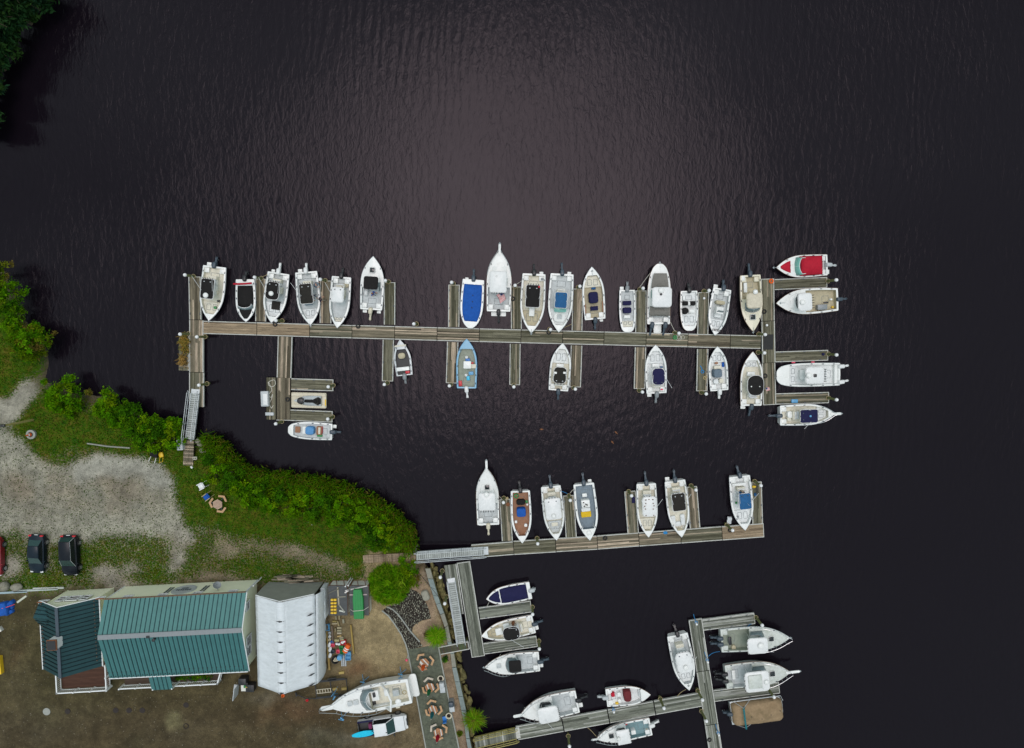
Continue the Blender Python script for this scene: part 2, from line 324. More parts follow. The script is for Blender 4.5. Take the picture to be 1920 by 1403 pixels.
for cx, cy, rx, ry, s, c in [(672, 1250, 22, 22, .9, (.115, .062, .036)), (560, 1335, 70, 24, .7, (.10, .058, .036)), (520, 1345, 40, 14, .5, (.11, .07, .04)), (330, 1372, 60, 30, .6, (.075, .062, .042)), (60, 1370, 110, 30, .6, (.07, .06, .042)),
        (35, 1162, 9, 3, .9, (.06, .035, .022)), (40, 1164, 5, 4, .9, (.05, .03, .02)), (34, 1195, 5, 9, .9, (.06, .035, .022)), (18, 1205, 6, 8, .6, (.09, .055, .03)), (28, 1235, 10, 18, .5, (.10, .06, .035)), (40, 1225, 12, 20, .4, (.10, .07, .04)), (610, 1395, 30, 10, .7, (.07, .06, .035)),
        (590, 1400, 30, 18, .6, (.06, .055, .035)), (260, 1395, 16, 12, .7, (.05, .05, .03)), (640, 1390, 60, 14, .5, (.15, .14, .12)), (715, 1395, 22, 12, .7, (.085, .05, .032)), (735, 1365, 40, 20, .3, (.16, .13, .09)), (720, 1225, 6, 4, .5, (.11, .08, .05)), (740, 1228, 8, 3, .6, (.10, .085, .05)),
        (754, 1222, 3, 2.5, .9, (.075, .045, .03)), (757, 1258, 3, 2.5, .9, (.075, .045, .03)), (500, 1310, 50, 12, .5, (.15, .135, .11)), (100, 1330, 90, 22, .5, (.09, .082, .05)), (30, 1280, 40, 30, .45, (.095, .078, .05)), (470, 1375, 60, 18, .4, (.085, .07, .045)), (655, 1190, 14, 46, .6, (.095, .075, .05))]:
    lay(blob(cx, cy, rx, ry) * s * yard * np.clip(nA * 1.9, .3, 1), c)
for cx, cy, rx, ry in [(318, 1356, 8, 11), (329, 1345, 8, 11)]: lay(np.clip(blob(cx, cy, rx, ry, 4) * 1.4, 0, 1), (.185, .168, .098))
for k_ in (0, 26, 44, 70): lay(np.exp(-((V - 1352 - k_ - 12 * np.sin(U / (95 + k_)) - (U - 300) * .04 * (1 if k_ < 30 else -1)) / 3.2) ** 2) * yard * np.clip((520 - U) / 90, 0, 1) * .42 * np.clip(nA * 2 - .3, 0, 1), (.038, .030, .019))
gravel = pmask([(775, 1075), (800, 1062), (846, 1204), (880, 1383), (900, 1520), (868, 1520), (825, 1205), (795, 1212), (782, 1172), (808, 1160), (790, 1117), (772, 1100)]); lay(gravel, (.24, .175, .132)); GRS = np.where(gravel > .5, .04, GRS)
shore = ~ins | (dist < .9) & ~wall
lay((shore & ~wall).astype(float) * .85, (.07, .06, .035)); GRS = np.where(dist < .5, GRS * .5, GRS); GRS = np.where(~ins, 0, GRS)
def soft(A, n):
    for _ in range(n): A = (A + np.roll(A, 1, 0) + np.roll(A, -1, 0) + np.roll(A, 1, 1) + np.roll(A, -1, 1)) / 5
    return A
GRS = np.where(ins, soft(GRS, 14), 0); COL = soft(COL, 4); COL = COL * (1 - .14 * yard[..., None] * np.array((0, .1, 1)))
COL *= (.62 + .76 * vnoise(GX, GY, .9, 31, 4))[..., None] * (.82 + .36 * nC)[..., None] * (.74 + .52 * nA)[..., None]
ni, nj = GX.shape
me = bpy.data.meshes.new('ground'); me.vertices.add(ni * nj); me.vertices.foreach_set('co', np.stack([GX, GY, GZ], -1).astype(np.float32).ravel())
idx = np.arange(ni * nj).reshape(ni, nj); q = np.stack([idx[:-1, :-1], idx[1:, :-1], idx[1:, 1:], idx[:-1, 1:]], -1).reshape(-1, 4).astype(np.int32)
me.loops.add(q.size); me.loops.foreach_set('vertex_index', q.ravel()); me.polygons.add(len(q)); me.polygons.foreach_set('loop_start', np.arange(0, q.size, 4, dtype=np.int32))
a = me.color_attributes.new('Col', 'FLOAT_COLOR', 'POINT'); a.data.foreach_set('color', np.concatenate([COL, np.ones(GX.shape + (1,))], -1).astype(np.float32).ravel())
a = me.attributes.new('Grass', 'FLOAT', 'POINT'); a.data.foreach_set('value', GRS.astype(np.float32).ravel())
me.update(); me.shade_smooth()
m = bpy.data.materials.new('ground'); m.use_nodes = True; t = m.node_tree; n = t.nodes; l = t.links.new; b = n['Principled BSDF']
b.inputs['Roughness'].default_value = .95; b.inputs['Specular IOR Level'].default_value = .15
def noise(sc, det=5, ro=.6):
    x = n.new('ShaderNodeTexNoise'); x.inputs['Scale'].default_value = sc; x.inputs['Detail'].default_value = det; x.inputs['Roughness'].default_value = ro; l(tco.outputs['Object'], x.inputs['Vector']); return x
def mrange(src, a0, a1, b0, b1):
    x = n.new('ShaderNodeMapRange'); x.inputs[1].default_value = a0; x.inputs[2].default_value = a1; x.inputs[3].default_value = b0; x.inputs[4].default_value = b1; l(src, x.inputs[0]); return x
tco = n.new('ShaderNodeTexCoord'); ac = n.new('ShaderNodeAttribute'); ac.attribute_name = 'Col'; ag = n.new('ShaderNodeAttribute'); ag.attribute_name = 'Grass'
n1 = noise(5.0, 7, .80); n2 = noise(1.1); n3 = noise(11.0, 5, .8)
s = n.new('ShaderNodeMath'); s.operation = 'ADD'; l(ag.outputs['Fac'], s.inputs[0]); x = mrange(n1.outputs['Fac'], .25, .75, -.72, .72); l(x.outputs[0], s.inputs[1])
gm = mrange(s.outputs[0], .42, .62, 0, 1)
cr = n.new('ShaderNodeValToRGB'); l(n2.outputs['Fac'], cr.inputs[0]); e = cr.color_ramp.elements
e[0].position = .33; e[0].color = (.016, .066, .001, 1); e[1].position = .70; e[1].color = (.105, .092, .010, 1); k = e.new(.50); k.color = (.048, .098, .002, 1)
gv = mrange(n3.outputs['Fac'], .3, .7, .55, 1.45); gs = n.new('ShaderNodeVectorMath'); gs.operation = 'SCALE'; l(cr.outputs[0], gs.inputs[0]); l(gv.outputs[0], gs.inputs['Scale'])
sv = mrange(n3.outputs['Fac'], .3, .7, .50, 1.50); ss = n.new('ShaderNodeVectorMath'); ss.operation = 'SCALE'; l(ac.outputs['Color'], ss.inputs[0]); n4 = noise(2.6, 5, .75); s4 = mrange(n4.outputs['Fac'], .3, .7, .72, 1.28); m4 = n.new('ShaderNodeMath'); m4.operation = 'MULTIPLY'; l(sv.outputs[0], m4.inputs[0]); l(s4.outputs[0], m4.inputs[1]); l(m4.outputs[0], ss.inputs['Scale'])
mm = n.new('ShaderNodeMix'); mm.data_type = 'RGBA'; l(gm.outputs[0], mm.inputs[0]); l(ss.outputs[0], mm.inputs[6]); l(gs.outputs[0], mm.inputs[7]); l(mm.outputs[2], b.inputs['Base Color'])
bp = n.new('ShaderNodeBump'); bp.inputs['Strength'].default_value = .6; bp.inputs['Distance'].default_value = .08; l(n3.outputs['Fac'], bp.inputs['Height']); l(bp.outputs[0], b.inputs['Normal'])
me.materials.append(m)
tag(link('ground', me), kind='structure')
# water
m = bpy.data.materials.new('water'); m.use_nodes = True; t = m.node_tree; n = t.nodes; l = t.links.new; b = n['Principled BSDF']
b.inputs['Base Color'].default_value = (0.0060, .0042, .0068, 1); b.inputs['Roughness'].default_value = .05; b.inputs['IOR'].default_value = 1.333; b.inputs['Specular IOR Level'].default_value = .24; b.inputs['Specular Tint'].default_value = (1.0, .92, 1.0, 1)
tco = n.new('ShaderNodeTexCoord')
def mapped(s, rot=0.0):
    x = n.new('ShaderNodeMapping'); x.inputs['Scale'].default_value = s; x.inputs['Rotation'].default_value = (0, 0, rot); l(tco.outputs['Object'], x.inputs[0]); return x
def nz_(src, sc, det, ro=.55, dist=0.0):
    x = n.new('ShaderNodeTexNoise'); x.inputs['Scale'].default_value = sc; x.inputs['Detail'].default_value = det; x.inputs['Roughness'].default_value = ro; x.inputs['Distortion'].default_value = dist; l(src.outputs[0], x.inputs['Vector']); return x
def wv_(src, sc, dist, dsc):
    x = n.new('ShaderNodeTexWave'); x.wave_type = 'BANDS'; x.bands_direction = 'X'; x.inputs['Scale'].default_value = sc; x.inputs['Distortion'].default_value = dist; x.inputs['Detail'].default_value = 2.5; x.inputs['Detail Scale'].default_value = dsc; l(src.outputs[0], x.inputs['Vector']); return x
def mth(op, a, b_):
    x = n.new('ShaderNodeMath'); x.operation = op
    for i, v in enumerate((a, b_)):
        if isinstance(v, (int, float)): x.inputs[i].default_value = v
        else: l(v, x.inputs[i])
    return x.outputs[0]
def mr_(src, a0, a1, b0, b1):
    x = n.new('ShaderNodeMapRange'); x.inputs[1].default_value = a0; x.inputs[2].default_value = a1; x.inputs[3].default_value = b0; x.inputs[4].default_value = b1; l(src, x.inputs[0]); return x.outputs[0]
chop = nz_(mapped((1.0, .36, 1), .18), 2.3, 5, .6, .8)                 # short chop, crests running north-south
swell = wv_(mapped((1, .5, 1), .12), .30, 12, .6)                       # longer crests
arcs = n.new('ShaderNodeTexWave'); arcs.wave_type = 'RINGS'; arcs.rings_direction = 'Z'; arcs.inputs['Scale'].default_value = .24; arcs.inputs['Distortion'].default_value = 3.5; arcs.inputs['Detail'].default_value = 2; arcs.inputs['Detail Scale'].default_value = .35
mp = n.new('ShaderNodeMapping'); mp.inputs['Location'].default_value = (2, -24, 0); l(tco.outputs['Object'], mp.inputs[0]); l(mp.outputs[0], arcs.inputs['Vector'])
patch = nz_(mapped((1, 1, 1)), .045, 2); patch2 = nz_(mapped((1, 1, 1), 1.0), .03, 2)
h = mth('MULTIPLY', chop.outputs['Fac'], mr_(patch.outputs['Fac'], .35, .65, .35, 1.0))
h2 = mth('MULTIPLY', swell.outputs['Fac'], mr_(patch2.outputs['Fac'], .42, .62, .0, .20))
h3 = mth('MULTIPLY', arcs.outputs['Fac'], mr_(patch2.outputs['Fac'], .38, .48, .07, .0))
hh = mth('ADD', mth('ADD', h, h2), h3)
bp = n.new('ShaderNodeBump'); bp.inputs['Strength'].default_value = 1.0; bp.inputs['Distance'].default_value = .055; l(hh, bp.inputs['Height']); l(bp.outputs[0], b.inputs['Normal'])
mb = MB().add([(-2600, -2600, 0), (2600, -2600, 0), (2600, 2600, 0), (-2600, 2600, 0)], [(0, 1, 2, 3)])
MT['water'] = m; tag(mb.build('water', 'water'), kind='structure')
# ------------------------------------------------------------------ docks
def pal_gray():
    r = RD.random()
    c = (.33, .275, .20) if r < .11 else (.085, .08, .05) if r < .40 else (.155, .145, .10)
    k = RD.uniform(.78, 1.25); return tuple(x * k for x in c)
def pal_mixed():
    r = RD.random()
    c = (.40, .32, .235) if r < .27 else (.09, .075, .05) if r < .42 else (.17, .145, .10)
    k = RD.uniform(.8, 1.2); return tuple(x * k for x in c)
def pal_brown():
    c = (.31, .235, .155) if RD.random() < .7 else (.19, .14, .09); k = RD.uniform(.82, 1.15); return tuple(x * k for x in c)
def pal_silver():
    r = RD.random(); c = (.34, .345, .31) if r < .2 else (.10, .108, .085) if r < .42 else (.195, .205, .168)
    k = RD.uniform(.8, 1.2); return tuple(x * k for x in c)
PAL = dict(d=lambda: tuple(x * RD.uniform(.8, 1.3) for x in (.07, .072, .045)), g=pal_gray, m=pal_mixed, b=pal_brown, s=pal_silver)
def frame_of(quad, z):
    A, B_, Cc, D = [W(x, y, z) for x, y in quad]
    xd = ((B_ - A) + (Cc - D)); xd.z = 0; xd.normalize(); yd = Vector((-xd.y, xd.x, 0)); ctr = (A + B_ + Cc + D) / 4
    Ln = ((B_ - A).dot(xd) + (Cc - D).dot(xd)) / 2; Wd = abs((D - A).dot(yd) + (Cc - B_).dot(yd)) / 2
    return ctr, math.atan2(xd.y, xd.x), Ln, Wd
DCL = MB().rbox(0, 0, 0, .26, .08, .07, .03, .02).mesh('cleat', 'paint_slate', True)
def dock(name, label, group, quad, pal='g', z=.5, edges='NS', cross=False, cat='dock', legs=False, fl=True):
    """A plank deck; quad = its corners in photo pixels: A-B one long edge, D-C the other. edges: N S the long sides, E W the ends."""
    c, rz, Ln, Wd = frame_of(quad, z)
    r = empty(name, (c.x, c.y, 0), rz + RD.uniform(-.0035, .0035), label, cat, group)
    P = PAL[pal]; mb = MB(); span, run = (Wd, Ln) if not cross else (Ln, Wd)
    e = .10; inn = span - (2 * e if not cross else 0); k = max(3, round(inn / .145)); w_ = inn / k
    for i in range(k):
        y = -inn / 2 + (i + .5) * w_; cuts = [-run / 2, run / 2]
        if run > 3.2 and RD.random() < .35: cuts.insert(1, RD.uniform(-.3, .3) * run)
        for a, b2 in zip(cuts, cuts[1:]):
            zz = z + RD.uniform(-.005, .004)
            if cross: mb.box(y, (a + b2) / 2, zz - .04, w_ - .022, b2 - a - .008, .04, col=P())
            else: mb.box((a + b2) / 2, y, zz - .04, b2 - a - .008, w_ - .016, .04, col=P())
    mb.box(0, 0, z - .26, Ln - .02, Wd - .02, .20, col=(.035, .03, .022))
    mb.build('deck', 'plank', r)
    for s_ in edges:
        if s_ in 'NS': MB().box(0, (Wd / 2 - .045) * (1 if s_ == 'N' else -1), z - .24, Ln - .01, .09, .255).build('edge_board', 'edge_board', r)
        else: MB().box((Ln / 2 + .035) * (1 if s_ == 'E' else -1), 0, z - .24, .07, Wd, .252).build('edge_board', 'edge_board', r)
    if fl:
        for sx in (-1, 1): MB().rbox(sx * Ln * .25, 0, -.25, Ln * .38, Wd * .86, z - .02, .1, 0).build('float', 'dock_float', r)
    if cat == 'pier':
        for sx in (-.38, .05, .36):
            for sy in (-1, 1): o = link('cleat', DCL, r); o.location = (sx * Ln, sy * (Wd / 2 - .12), z + .004)
    if legs:
        for sx in (-1, 1):
            for sy in (-1, 1): MB().box(sx * (Ln / 2 - .15), sy * (Wd / 2 - .1), -.6, .14, .14, z + .35).build('leg', 'pile_wood', r)
    return r
yt = lambda x: 602 + (x - 381) * 27.3 / 1045.7 + 0.6 * math.sin((x - 381) / 1046 * math.pi)
yb = lambda x: 626 + (x - 381) * 28.4 / 1045.7 + 1.2 * math.sin((x - 381) / 1046 * math.pi)
xs = [381, 481.5, 580.5, 660, 740, 819.5, 898.5, 976.9, 1055, 1132.5, 1211.5, 1290, 1369.5, 1427]
MAIN = ['brownest walkway section at the west end of the long dock', 'light brown walkway section below the white boat with a black hatch pad', 'dark walkway section below the boat that has a white square top', 'walkway section with a round dark float at the first lone northern bow',
    'pale striped walkway section by the wide empty berths', 'walkway section with warm pale boards above the blue skiff', 'walkway section below the bow of the blue covered boat', 'walkway section below the bow with the large black top', 'plain mossy walkway section beside the bow with the blue top',
    'plain grey walkway section below the yellow floored boat', 'mossy walkway section below the twin engine cruiser', 'walkway section carrying the green hose coil', 'walkway section with two bright new planks', ]
for i in range(13):
    p = 'b' if i < 2 else 'm' if i in (3, 4, 5, 11) else 'g'
    x0, x1 = xs[i] + .5, xs[i + 1] - .5
    dock('dock_section', 'weathered plank ' + MAIN[i] if i > 1 else MAIN[i], 'walkway sections of the long upper dock', [(x0, yt(x0)), (x1, yt(x1)), (x1, yb(x1)), (x0, yb(x0))], p)
V_ = lambda x0, x1, y0, y1, d=0: [(x0, y0), (x0 + d, y1), (x1 + d, y1), (x1, y0)]
gU = 'finger piers north of the long dock'
for lb, q, p in [
    ('finger pier at the far west end beside the boat with a white dome', V_(353.4, 376, 520, 599.5, 1.5), 'm'),
    ('finger pier between the red striped boat and the octagonal black top', V_(478.7, 498.7, 524, 602.8), 'm'),
    ('finger pier a person walks on, west of the square white top', V_(600, 621.5, 527.5, 606.3, -.5), 'm'),
    ('finger pier alone to the east of the bow-out boat with a black canopy', V_(720, 741, 530.6, 609, -.3), 'g'),
    ('finger pier touching the west side of the blue covered boat', V_(841, 862, 535.3, 613.2, -1), 'g'),
    ('finger pier east of the white boat flying a striped flag', V_(958, 978.3, 539, 616.6), 'g'),
    ('finger pier between the blue topped boat and the yellow floored boat', V_(1073.4, 1093.3, 542.7, 620, -1.4), 'm'),
    ('finger pier west of the twin engine cruiser', V_(1191.7, 1212.4, 546.2, 623.2, -.6), 'g'),
    ('finger pier between the small open boat with black seats and the pink floored boat', V_(1309, 1329.5, 549.4, 626.6, -1.5), 'g')]:
    dock('finger_pier', lb, gU, q, p, .47, 'NSW', cat='pier')
gL = 'finger piers south of the long dock'
for lb, q, p in [
    ('grey finger pier west of the small aluminium skiff', V_(717.8, 738.7, 637.5, 714, -1.8), 'g'), ('finger pier with pale stripes west of the blue hulled boat', V_(838.3, 859.3, 641.5, 717.5, -2.2), 'm'),
    ('empty finger pier with no boat on either side', V_(956, 976, 645, 721, -1), 'g'), ('finger pier east of the boat with a green speckled black top', V_(1070.4, 1091.7, 648, 725, -2.5), 'm'),
    ('finger pier west of the boat with a navy oval top', V_(1190.6, 1211.5, 651.5, 728.3, -2.1), 'm'), ('finger pier west of the boat with a grey covered console', V_(1307.3, 1328, 654.5, 732.5, -1.5), 'g')]:
    dock('finger_pier', lb, gL, q, p, .47, 'NSE', cat='pier')
gW = 'walkway sections at the west end of the long dock'
dock('dock_section', 'long grey walkway section beside the platform with a dry plant heap', gW, V_(355, 381.3, 600.5, 698, 0), 'm')
dock('dock_section', 'short grey walkway section under the top end of the metal gangway', gW, V_(354.7, 382, 698.8, 763), 'g')
dock('side_platform', 'low grey side platform with a heap of dry brown plants', None, V_(335.2, 354, 629, 695), 'g', .38, 'N', cross=True, cat='platform')
dock('dock_section', 'link walkway from the long dock down to the square swim float', gW, V_(521, 548, 631.3, 708.6, -2), 'm')
gF = 'decks of the square float in the west basin'
dock('float_deck', 'brown west half of the square float carrying two lockers and a looped hose', gF, V_(498.5, 518, 708, 787), 'g', .5, '')
dock('float_deck', 'grey east half of the square float with three pale stripes', gF, V_(518.3, 545, 708.8, 787.5), 'm', .5, 'E')
gP = 'finger piers beside the jet ski'
dock('finger_pier', 'short dark finger pier north of the jet ski', gP, [(546, 709.8), (623.5, 711.8), (623.5, 733.5), (546, 731.5)], 'g', .47, 'NSE', cat='pier')
dock('finger_pier', 'short dark finger pier between the jet ski and the boat with a blue tarp', gP, [(544.5, 768.6), (622, 771), (622, 792.5), (544.5, 789)], 'g', .47, 'NSE', cat='pier')
gT = 'sections of the cross dock at the east end'
for lb, y0, y1, d, p in [('north end of the east cross dock with an orange ring on it', 524, 601.7, .8, 'g'), ('east cross dock section bearing the black rubber mat', 602.6, 680.2, 1.6, 'g'), ('south end of the east cross dock with dark coils', 681, 758.3, 2, 'g')]:
    x0 = 1427 + (y0 - 524) * .012
    dock('dock_section', lb, gT, V_(x0, x0 + 24.5, y0, y1, d), p, .5, 'NSW' if y0 == 524 else 'NSE' if y0 == 681 else 'NS')
gE = 'finger piers pointing east'
for lb, q in [('north eastern finger pier beside the red covered boat', [(1452.7, 523.8), (1549.6, 519.6), (1550, 540), (1453, 543.6)]), ('eastern finger pier above the twin white engine catamaran', [(1454.4, 659.6), (1551.5, 656.3), (1551.5, 676.2), (1454.4, 679.4)]),
        ('eastern finger pier with a blue crate, above the navy topped boat', [(1455, 738), (1552.8, 735.2), (1553.4, 756.2), (1455.6, 758.6)])]:
    dock('finger_pier', lb, gE, q, 'g', .47, 'NSE', cat='pier')
# second dock
t2 = lambda x: np.interp(x, [884, 962, 1120, 1150, 1353, 1431], [1022.4, 1015, 1004.7, 1002.6, 987.3, 981.5]); b2_ = lambda x: np.interp(x, [884, 907, 964, 1120, 1150, 1433], [1046.5, 1044.5, 1040.6, 1030.5, 1028.2, 1007.5])
xs = [884, 963, 1042, 1120, 1198, 1276.6, 1354, 1431.5]
for i, lb in enumerate(['grey section at the foot of the middle metal gangway', 'grey section with one pale board below the teak floored boat', 'section with bright boards below the white slab topped boat', 'section between the yellow bench boat and the large gap', 'pale striped section west of the white topped boat with many fittings', 'grey section below the bow with light cushions', 'brown newest section at the east tip of the middle dock']):
    x0, x1 = xs[i] + .5, xs[i + 1] - .5
    dock('dock_section', lb, 'walkway sections of the middle dock', [(x0, t2(x0)), (x1, t2(x1)), (x1, b2_(x1)), (x0, b2_(x0))], 'b' if i == 6 else 'm' if i in (2, 3, 4) else 'g', .5, 'NSE' if i == 6 else 'NS')
for lb, q, p in [('finger pier with a brown pot between the green windscreen cruiser and the teak floored boat', V_(936.6, 956.9, 937.5, 1014.5, 4.5), 'g'), ('finger pier between the slab topped white boat and the yellow bench boat', V_(1056, 1076.4, 930.5, 1007.5, 4.8), 'g'),
        ('finger pier with a blue bin west of the white topped boat', V_(1171, 1192, 922.5, 1000, 5.6), 'g'), ('finger pier with a tan stripe east of the light cushion boat', V_(1287.5, 1307, 914, 990.3, 6.2), 'm'), ('easternmost finger pier of the middle dock beside the blue topped boat', V_(1408.5, 1428, 905, 982, 2.6), 'g')]:
    dock('finger_pier', lb, 'finger piers north of the middle dock', q, p, .47, 'NSW', cat='pier')
# third dock by the terrace
g3 = 'decks of the small dock beside the terrace'
dock('dock_section', 'short silvery deck holding the top of the sloped gangway', g3, [(831.5, 1061), (845, 1155), (869, 1151), (855.6, 1057.6)], 's', .5, 'N')
dock('dock_section', 'long silvery deck the three covered boats lie off', g3, [(856.2, 1057.5), (885, 1232.4), (908.6, 1228.6), (881.7, 1053.8)], 's', .503, 'NSEW')
for lb, q in [('silvery finger pier below the navy covered boat', [(897.4, 1140), (994, 1126.7), (996, 1148.6), (900.5, 1161)]), ('silvery finger pier below the boat with an oval black top', [(906, 1206.9), (1004.3, 1192.5), (1006.9, 1213), (909.5, 1227)])]:
    dock('finger_pier', lb, 'finger piers beside the terrace', q, 's', .47, 'NSE', cat='pier')
# fourth dock
g4 = 'walkway sections of the south eastern dock'
q4 = lambda ya, yb_: [(1291.3 + (ya - 1163) * .1555, ya + 1), (1291.3 + (yb_ - 1163) * .1555, yb_ + 1), (1316 + (yb_ - 1163) * .1555, yb_ - 2.5), (1316 + (ya - 1163) * .1555, ya - 2.5)]
for lb, a, b in [('northern walkway section of the south eastern dock', 1164, 1259), ('walkway section where the south eastern docks cross', 1260, 1359.5), ('southernmost walkway section running out of the picture', 1360.5, 1455)]:
    dock('dock_section', lb, g4, q4(a, b), 's', .5, 'NSW' if a == 1164 else 'NS')
dock('finger_pier', 'finger pier north of the twin engine boat with a white dome', 'south eastern finger piers', [(1316.4, 1162), (1413, 1149.5), (1415, 1170), (1319.6, 1182.6)], 's', .47, 'NSE', cat='pier')
dock('finger_pier', 'finger pier between the pulpit cruiser and the tan pontoon boat', 'south eastern finger piers', [(1337, 1295), (1459, 1279.5), (1461.5, 1300.3), (1340.5, 1316)], 's', .47, 'NSE', cat='pier')
tl = lambda x: 1363 + (x - 966) * -64 / 347; bl = lambda x: 1388 + (x - 970) * -63.4 / 346.6
xs = [967, 1054, 1139.5, 1226, 1314.5]
for i, lb in enumerate(['walkway section under the hard topped cruiser at the yard end', 'walkway section beside the outboard of the hard topped cruiser', 'walkway section beside the dark red console boat', 'walkway section joining the south eastern cross dock']):
    x0, x1 = xs[i] + .4, xs[i + 1] - .4
    dock('dock_section', lb, 'walkway sections leading east from the yard', [(x0, tl(x0)), (x1, tl(x1)), (x1 + 2, bl(x1 + 2)), (x0 + 4, bl(x0 + 4))], 's', .5, 'NS')
# shore walks
dock('boardwalk', 'grey timber boardwalk at the lower end of the western gangway', None, V_(344.6, 363.4, 825.5, 873, -1.5), 'm', 1.32, '', True, 'boardwalk', True, False)
dock('boardwalk', 'brown timber boardwalk from the lawn to the middle gangway', None, [(680.7, 1041), (779.5, 1036.8), (780.5, 1050.5), (680.7, 1057)], 'b', 1.34, '', True, 'boardwalk', True, False)
dock('landing', 'dark timber landing with rails at the foot of the terrace gangway', None, [(823, 1213.3), (877, 1203.4), (879.2, 1217.6), (827, 1228)], 'd', 1.44, 'NSE', True, 'landing', True, False)
# pilings
pm = MB().tube([(0, 0, -2.2), (0, 0, 2.52)], .155, 12, r2=.135).mesh('post', 'pile_wood', True)
cm = MB().lathe([(.19, 2.50), (.20, 2.56), (.185, 2.66), (.12, 2.76), (.02, 2.80)], 14).mesh('cap', 'pile_cap', True)
hm = MB().tube_closed([(.24 * math.cos(i * math.pi / 8), .24 * math.sin(i * math.pi / 8), .56) for i in range(16)], .03, 5).mesh('guide_hoop', 'rope_tan', True)
def piling(px, py, lb, h=2.7):
    p = W(px, py, h)
    r = empty('piling', (p.x, p.y, 0), RD.uniform(0, 6), 'white capped piling ' + lb, 'piling', 'timber pilings with white caps')
    r.scale = (1, 1, h / 2.7); r.rotation_euler = (RD.uniform(-.012, .012), RD.uniform(-.012, .012), r.rotation_euler.z)
    link('post', pm, r); link('cap', cm, r); link('guide_hoop', hm, r)
for a in [(345.6, 516, 'at the far west finger pier'), (476.3, 519.6, 'above the finger by the octagonal black top'), (600, 523.8, 'on the finger the person walks on'), (517, 601.6, 'by the bow with a black hatch pad'), (336.6, 626.3, 'at the north edge of the plant platform'), (368.4, 632, 'below the west corner of the long dock'),
    (372, 722.8, 'just above the western gangway'), (615.3, 726, 'at the end of the finger north of the jet ski'), (614, 786.6, 'at the end of the finger south of the jet ski'), (516, 795.6, 'below the square float'), (721.9, 526.5, 'by the stern rail of the bow-out black canopy boat'), (847, 530, 'on the finger west of the blue covered boat'),
    (966, 535, 'between the flag boat and the large black top'), (775.9, 607.5, 'alone on the north edge by empty berths'), (1087.6, 537, 'on the finger between blue top and yellow floor'), (1032, 618, 'between the bows of black and blue tops'), (1206.4, 541, 'tied to the twin engine cruiser by a white rope'), (1330, 544.2, 'on the finger west of the pink floored boat'),
    (1273.9, 624.6, 'behind the green hose coil'), (1435.7, 627, 'beside the black mat, north side'), (1434.6, 662.3, 'beside the black mat, south side'), (1569, 524.8, 'at the tip of the north eastern finger'), (1570, 665.5, 'at the tip of the eastern finger above the catamaran'), (1570, 750, 'at the tip of the eastern finger above the navy topped boat'),
    (719.8, 721, 'below the finger west of the aluminium skiff'), (842.3, 723.6, 'below the finger west of the blue hulled boat'), (963.5, 725.5, 'below the empty finger pier'), (1078.8, 730.4, 'below the finger east of the speckled black top'), (1205.2, 735.6, 'below the finger west of the navy oval top'), (1325, 739, 'below the finger west of the grey covered console'),
    (944.4, 943, 'east of the green windscreen cruiser'), (1069.4, 938.6, 'west of the yellow bench boat'), (1008.4, 1020.6, 'on the middle dock beside the teak floored bow'), (1185, 930.3, 'above the blue bin finger'), (1305, 919.4, 'on the tan striped finger'), (1427.8, 911, 'at the easternmost finger of the middle dock'), (1374, 994.7, 'on the brown newest dock section'),
    (825.7, 1083, 'north of the terrace gangway, west side'), (834, 1133, 'beside the middle of the terrace gangway'), (999.3, 1153, 'at the tip of the finger below the navy covered boat'), (1011.8, 1218.4, 'at the tip of the finger below the oval black top'), (1430, 1173, 'against the north side of the white dome boat'), (1451.9, 1308.7, 'standing over the tan pontoon cover'),
    (1318, 1314, 'on the crossing of the south eastern docks'), (1245.6, 1329.5, 'on the walkway east of the dark red console boat'), (1324.8, 1353.4, 'at the west edge of the south eastern walkway'), (1068.3, 1400.8, 'south of the yard walkway at the lower picture edge')]: piling(*a)
